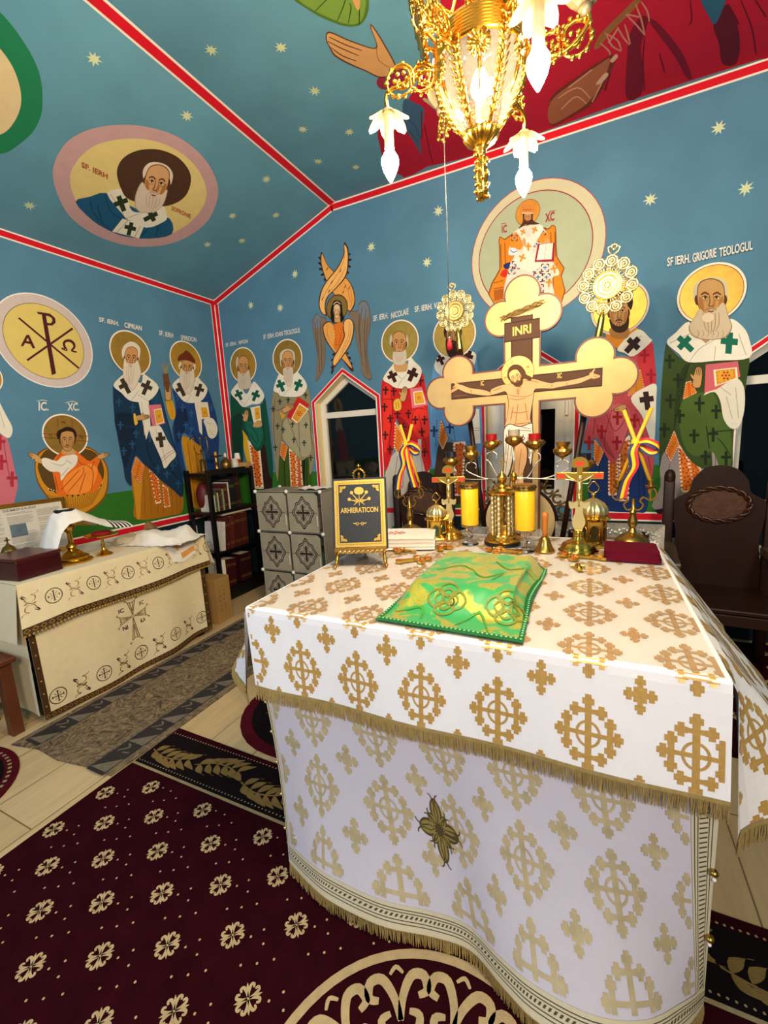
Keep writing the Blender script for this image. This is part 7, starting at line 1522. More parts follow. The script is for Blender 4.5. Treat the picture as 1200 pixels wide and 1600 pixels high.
for k in range(5):
    u = .09+k*.285; roundcross(bm, lowp, fs, u, .86-.008*k, .052, kv)
    if k < 4: scroll(bm, lowp, fs, u+.142, .86-.008*k, .055, kv)
cu_, cv_ = .64, .50
for sg, (du, dv) in enumerate(((0, -1), (1, 0), (0, 1), (-1, 0))):
    L = .17 if sg == 2 else (.10 if sg != 0 else .11); n = (dv, du); f2 = lambda a, b: (cu_+du*a+n[0]*b, cv_+(dv*a+n[1]*b)*kv)
    for q in ([(.012, 0), (L, .028)], [(.012, 0), (L, -.028)], [(L*.35, .0), (L*.95, .012)], [(L*.35, .0), (L*.95, -.012)], [(L, -.028), (L*.93, 0), (L, .028)], [(L, .03), (L+.02, .045), (L+.008, .05)], [(L, -.03), (L+.02, -.045), (L+.008, -.05)]): estroke(bm, lowp, fs, [f2(*p) for p in q], .006, 1)
roundcross(bm, lowp, fs, cu_, cv_, .016, kv)
for s_, a, b in (('IC', -.10, -.075), ('XC', .055, -.075), ('NI', -.09, .055), ('KA', .05, .055)):
    p = on(lowp, fs, cu_+a, cv_+b*kv+.02, .0028); text(bm, s_, p, V((0, .04, 0)), V((0, 0, .03)), 0)
obj('embroidery', bm, [BRN, OCH], uc, smooth='keep')
# overlay with scalloped gold edge
def overp(u, v):
    """v<0 on the top, v 0..1 down the front"""
    if v <= 0: return V((AX1+.012+v*1.0, AY0-.01+u*(LU+.03)/LU, AZ+.001))
    d = .235+.05*math.sin(2.1*u+.2)+.05*max(0, 1-u/.25)+.02*max(0, (u-1.1)/.2)
    return V((AX1+.014+.035*v+.010*math.sin(u*9)*v, AY0-.01+u*(LU+.03)/LU-.03*v*max(0, 1-u/.3)+.02*v*max(0, (u-1.1)/.2), AZ-v*d))
oc = thing('preparation_overlay', 'ivory overlay cloth with embroidered circles and gold edging on the left side table', 'tablecloth', (0, 0, 0))
ts = lambda u, v: V((0, 0, 1)) if v < 0 else V((1, 0, .1))
bm = nbm(); surf(bm, overp, 0, LU, 70, -.74, 0, 30); surf(bm, overp, 0, LU, 70, 0, 1, 12); obj('cloth_top', bm, IVORY, oc, smooth='keep')
bm = nbm(); surf(bm, lambda u, v: V((AX0+.02+u*(AX1-AX0), AY0-.012-.05*v, AZ-.34*v)), 0, 1, 20, 0, 1, 8); obj('cloth_end', bm, IVORY, oc, smooth='keep'); bm = nbm(); surf(bm, lambda u, v: V((AX0+.02+u*(AX1-AX0+.04*v), AY1+.022+.05*v, AZ-.26*v)), 0, 1, 20, 0, 1, 8); obj('cloth_end', bm, IVORY, oc, smooth='keep')
bm = nbm(); galloon(bm, overp, fs, 0, LU, .86, 1.0, 34)
for k in range(70): p = on(overp, fs, LU*(k+.5)/70, 1.0, .003); ball(bm, p+V((0, 0, -.006)), .0085, 1, 1)
rect_on(bm, lambda u, v: V((AX0+.02+u*(AX1-AX0+.04*v), AY1+.022+.05*v, AZ-.26*v)), lambda u, v: V((0, 1, 0)), 0, .85, 1, 1, 1, .003)
obj('galloon', bm, [DBAND, GBAND], oc, smooth='keep')
bm = nbm(); kv = 3.6
for k in range(6):
    u = .17+k*.232; roundcross(bm, overp, fs, u, .42, .046, kv); scroll(bm, overp, fs, u-.118, .42, .05, kv)
obj('embroidery', bm, [BRN, OCH], oc, smooth='keep')
TP = AZ+.003
# box, chalice, covered paten, glasses, framed sheet, veil, cloths
bm = nbm(); box(bm, -.15, .15, -.13, .13, 0, .115, bev=.006); q = onZ(45, 893, TP)
rbx = thing('red_wooden_box', 'dark red wooden box at the near end of the left side table', 'box', (-3.19, 1.385, TP), .12); RBX = mat('dark_red_lacquer', '#3A0C12', .3, 0, .15, 10)
obj('box_body', bm, RBX, rbx); bm = nbm(); box(bm, -.155, .155, -.135, .135, .116, .135, bev=.005); obj('lid', bm, mat('box_lid_red', '#4E1A18', .28, 0, .12, 10), rbx)
def rel(px_, py_, X): return onX(px_, py_, X)
q = onZ(112, 880, TP); ch_ = lathing('covered_chalice', 'brass chalice with a dark lid under the white veil on the left side table', 'chalice', (q.x-.03, q.y+.03, TP), [('foot', [(.112, 0), (.116, .01), (.110, .016), (.092, .024), (.095, .036), (.066, .050), (.060, .062), (.038, .08), (.024, .09), (.034, .105), (.030, .118), (.014, .135), (.012, .20)], GOLD, 36), ('cup', [(.012, .20), (.03, .22), (.046, .25), (.05, .30), (.052, .33), (.048, .33)], GOLD, 32), ('dark_lid', [(.052, .331), (.06, .335), (.062, .36), (.05, .366), (.01, .364)], BLACK, 28)])
CHP = V((q.x-.03, q.y+.03, TP))
q = onZ(162, 868, TP); lathing('paten_stand', 'short brass stand carrying the covered paten on the left side table', 'stand', (q.x-.02, q.y+.02, TP), [('foot', [(.052, 0), (.054, .006), (.048, .012), (.03, .022), (.016, .04), (.012, .06), (.015, .075), (.010, .09), (.011, .135)], GOLD, 28), ('paten_plate', [(.011, .135), (.10, .142), (.108, .152), (.10, .15), (.01, .146)], GOLD, 32), ('bread_cover', [(.06, .152), (.066, .165), (.05, .172), (.004, .173)], mat('red_veil', '#9A1420', .7), 20)]); PTP = V((q.x-.02, q.y+.02, TP))
ve = thing('white_veil', 'white veil with a black and white striped end draped over chalice and paten', 'cloth')
a, b_ = CHP, PTP; dv = (b_-a); dv.z = 0; dl = dv.length; dv.normalize(); nv = V((dv.y, -dv.x, 0))
def veil(u, v):
    """u from the hanging near end over the chalice to the far end, v across"""
    L = [(-.17, .06), (-.125, .20), (-.08, .30), (-.03, .336), (.05, .332), (.11, .29), (.19, .235), (.28, .20), (.36, .185)]
    P_ = L; k = u*(len(P_)-1); i = min(int(k), len(P_)-2); f = k-i; x = P_[i][0]+(P_[i+1][0]-P_[i][0])*f; z = P_[i][1]+(P_[i+1][1]-P_[i][1])*f
    w_ = .13*(1+.35*max(0, .3-u)); drop = .25*abs(v)**2*(1-.75*u)
    return a+dv*x+nv*(v*w_)+V((0, 0, z+.034-drop*.5+.006*math.sin(v*8+u*9)*(1-u)))
bm = nbm(); surf(bm, veil, 0, .80, 40, -1, 1, 20); o = obj('cloth', bm, WHITECLOTH, ve, smooth=True)
bm = nbm()
for k in range(10): surf(bm, veil, .80+k*.02, .80+(k+1)*.02, 2, -1, 1, 16, mi=k % 2)
obj('striped_end', bm, [BLACK, WHITECLOTH], ve, smooth='keep')
def glass(px_, py_, lab, s=1):
    q = onX(px_, py_, XL+.20); lathing('small_glass', lab, 'glass', (q.x, q.y, TP), [('glass_body', [(.022*s, 0), (.026*s, .01), (.03*s, .07*s), (.029*s, .07*s), (.023*s, .012)], GLASS, 20)], 'glasses before the framed sheet')
glass(42, 872, 'small clear glass left in front of the framed sheet on the side table'); glass(62, 868, 'clear glass right in front of the framed sheet beside the veil', 1.3)
cn_ = lathing('small_censer', 'small dark censer topped by a cross behind the red wooden box', 'censer', (-3.42, 1.42, TP), [('bowl', [(.03, 0), (.034, .01), (.02, .03), (.045, .06), (.05, .09), (.046, .10)], ANT, 20), ('lid', [(.05, .10), (.046, .12), (.03, .15), (.012, .165), (.006, .175)], ANT, 20)])
bm = nbm(); box(bm, -.004, .004, -.004, .004, .17, .215); box(bm, -.004, .004, -.015, .015, .192, .2); obj('cross', bm, ANT, cn_)
fr = thing('framed_sheet', 'gold framed printed sheet leaning against the left wall', 'picture', (XL+.10, 0, TP)); tl = onX(73, 757, XL+.07); br_ = onX(88, 845, XL+.1)
y1 = 1.935; z1 = 1.27-TP+.02; y0 = y1-.62; z0 = 0; M = Matrix.Rotation(-.06, 4, 'Y')
bm = nbm(); w_ = .028
for a4 in ((y0, y1, z0, z0+w_), (y0, y1, z1-w_, z1), (y0, y0+w_, z0+w_, z1-w_), (y1-w_, y1, z0+w_, z1-w_)): box(bm, -.012, .012, *a4, M=M)
obj('frame', bm, GOLD, fr); bm = nbm(); box(bm, -.006, .002, y0+.01, y1-.01, z0+.01, z1-.01, M=M); sh = obj('paper', bm, mat('printed_paper', '#CFC9BC', .7, 0, .04, 30), fr)
bm = nbm(); random.seed(9)
for c_ in range(3):
    for r_ in range(36):
        if c_ == 1 and 9 < r_ < 17: continue
        yy = y0+.05+c_*.185; zz = z1-.07-r_*.0085
        if zz < z0+.04: continue
        if random.random() < .12: continue
        flat(bm, [M @ V((.0032, p, q)) for p, q in ((yy, zz), (yy+.165*random.uniform(.7, 1), zz), (yy+.165, zz+.003), (yy, zz+.003))][:2]+[M @ V((.0032, yy+.16, zz+.003)), M @ V((.0032, yy, zz+.003))], 0)
text(bm, 'SEMINARII', M @ V((.0034, y0+.22, z1-.056)), (0, .2, 0), (0, 0, .018), 0)
flat(bm, [M @ V((.0034, p, q)) for p, q in ((y0+.24, z1-.24), (y0+.34, z1-.24), (y0+.34, z1-.15), (y0+.24, z1-.15))], 1)
obj('printing', bm, [mat('print_grey', '#8F897E', .8), mat('print_photo', '#5A6A78', .7, 0, .3, 20)], sh, smooth='keep')
def clothpile(name, label, loc, rz, sx, sy, h, col, seed, fold=None):
    random.seed(seed); a1, a2, a3 = [random.uniform(0, 6) for _ in range(3)]; t_ = thing(name, label, 'cloth', loc, rz)
    def f(u, v):
        e = (1-max(0, abs(u)-.55)/.45)*(1-max(0, abs(v)-.55)/.45); e = max(0, e)
        return V((u*sx*(1+.06*math.sin(v*5+a1)), v*sy*(1+.08*math.sin(u*4+a2)), max(.002, h*sm(e)*(.75+.25*math.sin(u*4+a3)*math.cos(v*3+a1)))+.004*math.sin(u*13+v*7+a2)**2))
    bm = nbm(); surf(bm, f, -1, 1, 44, -1, 1, 36); o = obj('cloth', bm, col, t_, smooth=True)
    return t_, f
q = onZ(262, 848, TP); t_, f = clothpile('white_folded_cloth', 'soft white cloth heaped on the far end of the left side table', (q.x-.12, q.y+.06, TP), .3, .27, .21, .10, WHITECLOTH, 4)
q = onZ(215, 845, TP); clothpile('cream_linen_cloth', 'flat cream linen cloth lying beside the paten on the left side table', (q.x-.10, q.y-.02, TP), -.3, .14, .12, .05, mat('cream_linen', '#CDBF9E', .85, 0, .06, 20, .25, 140), 8)
q = onZ(222, 828, TP); clothpile('brown_cloth', 'small brown fluffy cloth at the wall end of the left side table', (q.x-.05, q.y+.05, TP), .6, .12, .07, .08, mat('brown_wool', '#8A6238', .95, 0, .2, 30, .6, 160), 12)
nk = thing('embroidered_napkin', 'white napkin with an orange embroidered cross hanging over the side table edge', 'cloth')
def nap(u, v):
    p = overp(.93+.27*u+.05*v*(1-u), -.14+.14*min(1, v/.42)) if v < .42 else overp(.93+.27*u+.05*v*(1-u), min(.9, (v-.42)*1.15*(1-.35*abs(u-.4))))
    return p+V((.007, 0, .008+.004*math.sin(u*9)))
bm = nbm(); surf(bm, nap, 0, 1, 16, 0, 1, 24); obj('cloth', bm, WHITECLOTH, nk, smooth=True)
ns_ = lambda u, v: V((1, 0, .6)); ORG = mat('orange_embroidery', '#D99A4A', .7, 0, .1, 50)
bm = nbm(); rect_on(bm, nap, ns_, .42, .74, .98, .90, 0, .003); obj('orange_band', bm, ORG, nk, smooth='keep'); bm = nbm(); rect_on(bm, nap, ns_, .30, .52, .38, .66, 0, .003); rect_on(bm, nap, ns_, .20, .56, .48, .60, 0, .0035); obj('embroidery', bm, ORG, nk, smooth='keep')
# cardboard box on the floor at its far end, white hanger behind
q = onZ(322, 957, 0); cb = thing('cardboard_box', 'narrow upright cardboard box between the left side table and the bookcase', 'box', (-3.16, 2.79, 0), .1)
CARD = mat('cardboard', '#A07A44', .8, 0, .08, 12); bm = nbm(); box(bm, -.13, .11, -.10, .09, 0, .42, bev=.003); obj('carton', bm, CARD, cb)
bm = nbm(); random.seed(6)
for k in range(5):
    for j in range(2):
        for s_ in range(3): x = .112; flat(bm, [(.1112, -.05+j*.05+p, .30-k*.045+q) for p, q in ribbon2([(random.uniform(-.012, .012), random.uniform(-.012, .012)), (random.uniform(-.012, .012), random.uniform(-.012, .012))], .004)])
obj('printed_marks', bm, mat('carton_print', '#5A3E1E', .8), cb, smooth='keep')
# leg of a brown chair at the left edge
sl = thing('brown_stool', 'brown wooden stool whose leg shows at the lower left edge', 'stool', (-3.17, .98, 0))
BRW = mat('brown_wood', '#5A2E18', .4, 0, .2, 6)
for x in (-.14, .14):
    for y in (-.14, .14): bm = nbm(); box(bm, x-.03, x+.03, y-.03, y+.03, 0, .44, bev=.004); obj('leg', bm, BRW, sl)
bm = nbm(); box(bm, -.19, .19, -.19, .19, .44, .475, bev=.008); obj('seat', bm, BRW, sl)
# ================================================================ rugs
def rugobj(name, label, pts, h, m, cat='rug'):
    t_ = thing(name, label, cat, (0, 0, 0)); bm = nbm(); flat(bm, [(x, y, h) for x, y in pts], 0, (0, 0, -h+.001)); obj('pile', bm, m, t_); return t_
CRM2 = mat('dull_cream_pile', '#94825E', .95, 0, .18, 30, .5, 220, spec=.1); DKB = mat('black_brown_pile', '#130A0C', .95, 0, .2, 20, .5, 220, spec=.1); WINE = mat('wine_rim_pile', '#4A0A16', .95, 0, .2, 20, .5, 220, spec=.1); BRZ = mat('bronze_pile', '#7A6236', .95, 0, .2, 30, .5, 220, spec=.1)
def FP(bm, pts, z, mi): flat(bm, [(x, y, z) for x, y in pts], mi)
def fst(bm, pts, w_, z, mi, n=4): FP(bm, ribbon2(cr(pts, n, False) if len(pts) > 2 else pts, w_), z, mi)
def fleur(bm, x, y, s, z, mi):
    """four-petalled flower, each arm a mirrored pair of curled leaves"""
    for a in (PI/4, 3*PI/4, -PI/4, -3*PI/4):
        ca, sa = math.cos(a), math.sin(a); T = lambda p: (x+s*(p[0]*ca-p[1]*sa), y+s*(p[0]*sa+p[1]*ca))
        for sg in (1, -1): fst(bm, [T(p) for p in ((.08, 0), (.50, sg*.10), (.86, sg*.30), (.80, sg*.52), (.58, sg*.46))], .23*s, z, mi)
        FP(bm, [T(p) for p in ((.5, 0), (.8, -.1), (1.12, 0), (.8, .1))], z, mi)
    FP(bm, [(x+.16*s*math.cos(k*PI/4), y+.16*s*math.sin(k*PI/4)) for k in range(8)], z, mi)
def dot(bm, x, y, r, z, mi): FP(bm, [(x+r*math.cos(k*PI/3), y+r*math.sin(k*PI/3)) for k in range(6)], z, mi)
def leafspray(bm, x, y, L, ang, z, mi, flip=1, w_=.022):
    """acanthus spray: a curved stem with filled pointed leaves on both sides"""
    ca, sa = math.cos(ang), math.sin(ang); T = lambda p: (x+L*(p[0]*ca-p[1]*flip*sa), y+L*(p[0]*sa+p[1]*flip*ca))
    fst(bm, [T(p) for p in ((0, 0), (.35, .12), (.7, .08), (1, -.08))], w_*.5, z, mi)
    for k in range(6):
        t_ = .08+k*.15; c = .11*math.sin(PI*t_)
        for sg in (1, -1):
            ln = .30*(1-.35*abs(t_-.4)); a = .95*sg; dx, dy = math.cos(a), math.sin(a); q = w_/L*1.1
            P_ = [(t_, c), (t_+dx*ln*.45-dy*q, c+dy*ln*.45+dx*q), (t_+dx*ln*.85+.05, c+dy*ln*.8), (t_+dx*ln+.10, c+dy*ln*.82), (t_+dx*ln*.5+dy*q, c+dy*ln*.5-dx*q)]
            FP(bm, cr([T(p) for p in P_], 3), z+.00002*(k*2+(sg > 0)), mi)
# burgundy carpet before the altar
C1 = rugobj('burgundy_carpet', 'burgundy carpet with cream fleur motifs on the floor in front of the altar', [(-2.12, 1.505), (-1.4, 1.49), (-.5, 1.50), (1.9, 1.505), (1.9, -1.6), (-2.12, -1.6)], .010, BURGUNDY); z = .0115
bm = nbm(); FP(bm, [(-2.115, 1.225), (1.895, 1.225), (1.895, 1.455), (-2.115, 1.455)], z, 0); obj('border', bm, DKB, C1, smooth='keep')
bm = nbm(); FP(bm, [(-2.115, 1.212), (1.895, 1.212), (1.895, 1.226), (-2.115, 1.226)], z+.0012, 0)
for k in range(200): dot(bm, -2.1+k*.02, 1.462, .0045, z+.0012, 0); dot(bm, -2.1+k*.02, 1.245, .004, z+.0012, 0)
obj('border_lines', bm, CRM2, C1, smooth='keep')
bm = nbm()
for k in range(13): x = -2.10+k*.31; leafspray(bm, x, 1.325, .30, .12, z+.0014, 0, 1 if k % 2 else -1, .016)
obj('border_leaves', bm, BRZ, C1, smooth='keep')
MCX, MCY, MR = -.30, .60, .445
bm = nbm()
for i in range(-1, 13):
    for j in range(-24, 5):
        x = -2.049+.343*i+(.172 if j % 2 else 0)+.006*j; y = 1.03+.108*j
        if x < -2.09 or x > 1.85 or y > 1.15 or y < -1.5: continue
        inm = math.hypot(x-MCX, y-MCY) < MR+.05
        if not inm: fleur(bm, x, y, .037, z, 0)
        for dx, dy in ((.172, 0), (.086, .054), (.086, -.054), (.06, .02), (.112, .02), (.13, -.03)):
            if math.hypot(x+dx-MCX, y+dy-MCY) > MR+.02 and y+dy < 1.19: dot(bm, x+dx, y+dy, .0042, z, 0)
obj('fleur_motifs', bm, CREAMPILE, C1, smooth='keep')
def medallion(parent, cx, cy, r, z):
    bm = nbm(); N = 64
    for k in range(N): FP(bm, [(cx+q*math.cos(a), cy+q*math.sin(a)) for a, q in ((2*PI*k/N, r), (2*PI*(k+1)/N, r), (2*PI*(k+1)/N, r-.026), (2*PI*k/N, r-.026))], z, 0)
    for k in range(12):
        a = 2*PI*k/12; ca, sa = math.cos(a), math.sin(a); T = lambda p: (cx+p[0]*ca-p[1]*sa, cy+p[0]*sa+p[1]*ca)
        for sg in (-1, 1):
            fst(bm, [T(p) for p in ((r*.62, 0), (r*.74, sg*r*.03), (r*.84, sg*r*.10), (r*.83, sg*r*.18), (r*.75, sg*r*.19), (r*.73, sg*r*.13))], .027, z, 0); fst(bm, [T(p) for p in ((r*.5, sg*r*.02), (r*.55, sg*r*.09), (r*.63, sg*r*.12), (r*.66, sg*r*.06))], .022, z, 0)
        fst(bm, [T(p) for p in ((r*.86, -.02), (r*.9, 0), (r*.86, .02))], .012, z, 0)
    for k in range(6):
        a = 2*PI*k/6+.2; fst(bm, [(cx+q*math.cos(a+d), cy+q*math.sin(a+d)) for q, d in ((r*.15, 0), (r*.3, .35), (r*.42, .2), (r*.36, -.1))], .022, z, 0); fst(bm, [(cx+q*math.cos(a+d), cy+q*math.sin(a+d)) for q, d in ((r*.1, 0), (r*.26, -.3), (r*.38, -.35))], .018, z, 0)
    obj('medallion', bm, CREAMPILE, parent, smooth='keep')
medallion(C1, MCX, MCY, MR, z+.001)
# brown runner along the side table
RUN = bpy.data.materials.new('brown_runner_pile'); RUN.use_nodes = True; nt = RUN.node_tree; b = nt.nodes['Principled BSDF']; b.inputs['Roughness'].default_value = .95
tc = nt.nodes.new('ShaderNodeTexCoord'); n1 = nt.nodes.new('ShaderNodeTexNoise'); n1.inputs['Scale'].default_value = 11; n1.inputs['Detail'].default_value = 8; n1.inputs['Distortion'].default_value = 3.5; n1.inputs['Roughness'].default_value = .75
r1 = nt.nodes.new('ShaderNodeValToRGB'); r1.color_ramp.elements[0].position = .40; r1.color_ramp.elements[0].color = lin('#3E3024')+[1]; r1.color_ramp.elements[1].position = .60; r1.color_ramp.elements[1].color = lin('#8E7654')+[1]
nt.links.new(tc.outputs['Object'], n1.inputs['Vector']); nt.links.new(n1.outputs['Fac'], r1.inputs[0]); nt.links.new(r1.outputs[0], b.inputs['Base Color'])
x0, x1, y0, y1 = -2.93, -2.14, 1.065, 2.90
C2_ = rugobj('brown_runner', 'narrow mottled brown runner beside the left side table', cr([(x0, y0-.02), (x0+.2, y0+.02), (x0+.4, y0+.01), (x0+.6, y0+.04), (x1, y0+.05), (x1+.01, 1.5), (x1, 2.2), (x1, y1), (x0, y1), (x0, 2)], 1), .008, RUN)
DKR, LTR = mat('dark_runner_border', '#2A2320', .95, 0, .2, 30), mat('grey_runner_motif', '#6E6250', .95, 0, .25, 40)
bm = nbm(); z = .0092
for xa, xb in ((x0+.04, x0+.17), (x1-.17, x1-.04)): FP(bm, [(xa, y0+.03), (xb, y0+.03), (xb, y1), (xa, y1)], z, 0)
for xa in (x0+.025, x0+.185, x1-.19, x1-.03): FP(bm, [(xa, y0+.03), (xa+.006, y0+.03), (xa+.006, y1), (xa, y1)], z, 1)
for k in range(9):
    for xa, xb in ((x0+.045, x0+.165), (x1-.165, x1-.045)): yk = y0+.05+k*.205; FP(bm, [(xa, yk), (xb, yk), (xb, yk+.10)], z+.001, 1); fst(bm, [(xa+.02, yk+.13), (xa+.06, yk+.17), (xa+.03, yk+.19)], .012, z+.001, 1); fst(bm, [(xb-.02, yk+.14), (xb-.06, yk+.13)], .010, z+.001, 1)
obj('border', bm, [DKR, LTR], C2_, smooth='keep')
# rug with rounded corners under the altar
def rr(x0, x1, y0, y1, r, n=8):
    o = []
    for cx, cy, a0 in ((x1-r, y0+r, -PI/2), (x1-r, y1-r, 0), (x0+r, y1-r, PI/2), (x0+r, y0+r, PI)): o += [(cx+r*math.cos(a0+PI/2*k/n), cy+r*math.sin(a0+PI/2*k/n)) for k in range(n+1)]
    return o
C3 = rugobj('rounded_rug', 'burgundy-rimmed rug with rounded corner showing beside the left side of the altar', rr(-1.92, -.3, 1.53, 3.05, .42), .007, WINE); z = .0082
bm = nbm(); FP(bm, rr(-1.86, -.36, 1.59, 2.99, .37), z, 0); FP(bm, rr(-1.60, -.5, 1.85, 2.8, .25), z+.001, 1); obj('field', bm, [DKB, BURGUNDY], C3, smooth='keep')
bm = nbm()
for k in range(4): leafspray(bm, -1.62+k*.33, 1.71, .3, .1, z+.0012, 0, 1 if k % 2 else -1, .014)
for k in range(4): leafspray(bm, -1.73, 1.80+k*.30, .3, 1.4, z+.0012, 0, 1 if k % 2 else -1, .014)
obj('border_leaves', bm, BRZ, C3, smooth='keep')
C5 = rugobj('medallion_rug', 'burgundy rug with a cream ringed medallion right of the altar under the carved chair', [(.50, 2.36), (2.6, 2.36), (2.6, 3.74), (.50, 3.74)], .007, BURGUNDY)
bm = nbm()
for i in range(12):
    for j in range(13):
        x = .58+.172*i; y = 2.40+.108*j
        if (i+j) % 2 == 0 and math.hypot(x-1.27, y-2.83) > .5: fleur(bm, x, y, .036, z+.0005, 0)
obj('fleur_motifs', bm, CREAMPILE, C5, smooth='keep'); medallion(C5, 1.27, 2.83, .45, z+.001)
C4_ = rugobj('round_rug', 'small round burgundy rug whose rim shows at the left edge of the floor', [(-2.88+.405*math.cos(2*PI*k/48), .66+.36*math.sin(2*PI*k/48)) for k in range(48)], .007, WINE)
bm = nbm(); FP(bm, [(-2.88+.34*math.cos(2*PI*k/48), .66+.30*math.sin(2*PI*k/48)) for k in range(48)], .0082, 0)
for k in range(60): a = 2*PI*k/60; FP(bm, [(-2.88+q*.36*math.cos(a+d), .66+q*.32*math.sin(a+d)) for q, d in ((.98, 0), (1.03, 0), (1.03, .05), (.98, .05))], .0092, 1)
obj('field', bm, [DKB, CRM2], C4_, smooth='keep')

# ================================================================ chandelier
HX, HY = -.303, 1.385
BULBM = bpy.data.materials.new('lit_bulb'); BULBM.use_nodes = True; b = BULBM.node_tree.nodes['Principled BSDF']; b.inputs['Emission Color'].default_value = (1, .80, .52, 1); b.inputs['Emission Strength'].default_value = BULB; b.inputs['Base Color'].default_value = (1, 1, 1, 1)
CREAM = mat('cream_candle_sleeve', '#A89E84', .4, 0, .04); CHG = mat('chandelier_brass', '#D6A23C', .24, 1, .08); PETAL = mat('pale_metal_petals', '#7E7258', .4, .5, .1)
chn = thing('chandelier', 'ornate gilt chandelier with candle bulbs hanging above the altar', 'chandelier', (HX, HY, 2.26))
def L(z): return z-2.26
bm = nbm(); lathe(bm, [(.004, 0), (.012, .012), (.016, .03), (.013, .045), (.017, .06), (.013, .08), (.016, .095), (.010, .115), (.012, .13), (.02, .138)], 18, rib=6, ribamp=.16)
for k in range(26): a = k*2.4; zz = .008+k*.0045; ball(bm, (.016*math.cos(a), .016*math.sin(a), zz), .0078, sub=1)
obj('finial', bm, CHG, chn, True)
bm = nbm(); lathe(bm, [(.008, .134), (.022, .140), (.042, .154), (.050, .168), (.046, .176), (.02, .172)], 64, rib=16, ribamp=.05); obj('ribbed_cup', bm, CHG, chn, True)
gm = bpy.data.materials.new('warm_ribbed_glass'); gm.use_nodes = True; nt = gm.node_tree; nt.nodes.clear(); o_ = nt.nodes.new('ShaderNodeOutputMaterial'); a_ = nt.nodes.new('ShaderNodeBsdfTransparent'); t2 = nt.nodes.new('ShaderNodeBsdfTranslucent'); t2.inputs[0].default_value = (1, .93, .8, 1); g2 = nt.nodes.new('ShaderNodeBsdfGlossy'); g2.inputs['Roughness'].default_value = .1; m1 = nt.nodes.new('ShaderNodeMixShader'); m1.inputs[0].default_value = .06; m2 = nt.nodes.new('ShaderNodeMixShader'); m2.inputs[0].default_value = .10
tcg = nt.nodes.new('ShaderNodeTexCoord'); vg = nt.nodes.new('ShaderNodeTexVoronoi'); vg.inputs['Scale'].default_value = 70; bg_ = nt.nodes.new('ShaderNodeBump'); bg_.inputs['Strength'].default_value = .5; bg_.inputs['Distance'].default_value = .003
for x, y in ((tcg.outputs['Object'], vg.inputs['Vector']), (vg.outputs['Distance'], bg_.inputs['Height']), (bg_.outputs['Normal'], g2.inputs['Normal']), (a_.outputs[0], m1.inputs[1]), (t2.outputs[0], m1.inputs[2]), (m1.outputs[0], m2.inputs[1]), (g2.outputs[0], m2.inputs[2]), (m2.outputs[0], o_.inputs[0])): nt.links.new(x, y)
RT, ZT, RBm, ZB_ = .118, L(2.60), .044, .172
def basket(a, t_, o=0): r = (RBm+(RT-RBm)*math.sin(t_*PI/2)**.9)+o; return V((r*math.cos(a), r*math.sin(a), ZB_+(ZT-ZB_)*t_))
for k in range(6):
    a0 = k*PI/3+.2; bm = nbm(); surf(bm, lambda u, v: basket(a0+u*PI/3, v), .04, .96, 6, 0.02, .98, 10); obj('glass_pane', bm, gm, chn, True)
    bm = nbm(); tube(bm, [basket(a0, t_/10, .003) for t_ in range(11)], .0055, 6)
    for j in range(9):
        t_ = .08+j*.1
        for sg in (-1, 1): tube(bm, [basket(a0, t_, .004), basket(a0+sg*.10, t_+.05, .006), basket(a0+sg*.13, t_+.10, .012)], .0055, 5, r1=.002)
    for j in range(12): a = j*.52; p = basket(a0+PI/6, .80, .006); tube(bm, [p, p+V((-.03*math.cos(a)*math.sin(a0+PI/6), .03*math.cos(a)*math.cos(a0+PI/6), .03*math.sin(a)))], .004, 5, r1=.006)
    tube(bm, [basket(a0+PI/6, .72, .005), basket(a0+PI/6, .5, .006), basket(a0+PI/6, .3, .006)], .006, 5, r1=.002)
    obj('filigree_strap', bm, CHG, chn, True)
bm = nbm(); lathe(bm, [(RT+.002, ZT-.008)]+[(RT+.006+.0022*(k % 2), ZT-.006+k*.0036) for k in range(17)]+[(RT+.002, ZT+.058), (RT-.006, ZT+.056), (RT-.006, ZT-.006), (RT, ZT-.008)], 56); obj('ribbed_ring', bm, CHG, chn, 'auto')
bm = nbm(); lathe(bm, [(.014, .165), (.0145, .25), (.010, .252)], 16); obj('inner_sleeve', bm, CREAM, chn, 'auto')
def bulb(bm, c, s, up): lathe(bm, [(.009, 0), (.016, s*.008*up), (.025, s*.024*up), (.0262, s*.036*up), (.021, s*.056*up), (.011, s*.076*up), (.003, s*.090*up)], 14, c)
bm = nbm(); bulb(bm, (0, 0, .252), 1, 1); IBM = BULBM.copy(); IBM.name = 'lit_inner_bulb'; IBM.node_tree.nodes['Principled BSDF'].inputs['Emission Strength'].default_value = BULB*.16; ib = obj('inner_bulb', bm, IBM, chn, True)
def leafring(bm, c, n, r, dz, s, mi=0):
    for k in range(n):
        a = 2*PI*k/n; ca, sa = math.cos(a), math.sin(a)
        g = [[V(c)+V((ca*(.012+r*t_)-sa*w_*math.sin(PI*(.12+.8*t_))*s, sa*(.012+r*t_)+ca*w_*math.sin(PI*(.12+.8*t_))*s, dz*math.sin(t_*1.9)*(1 if dz > 0 else 1)+(-.018*t_*t_ if dz < 0 else .02*t_*t_))) for w_ in (-1, -.4, .4, 1)] for t_ in (0, .25, .5, .75, 1)]
        vv = [[bm.verts.new(p+V((0, 0, .003 if j in (1, 2) else 0))) for j, p in enumerate(row)] for row in g]
        for i in range(4):
            for j in range(3): bm.faces.new((vv[i][j], vv[i+1][j], vv[i+1][j+1], vv[i][j+1])).material_index = mi
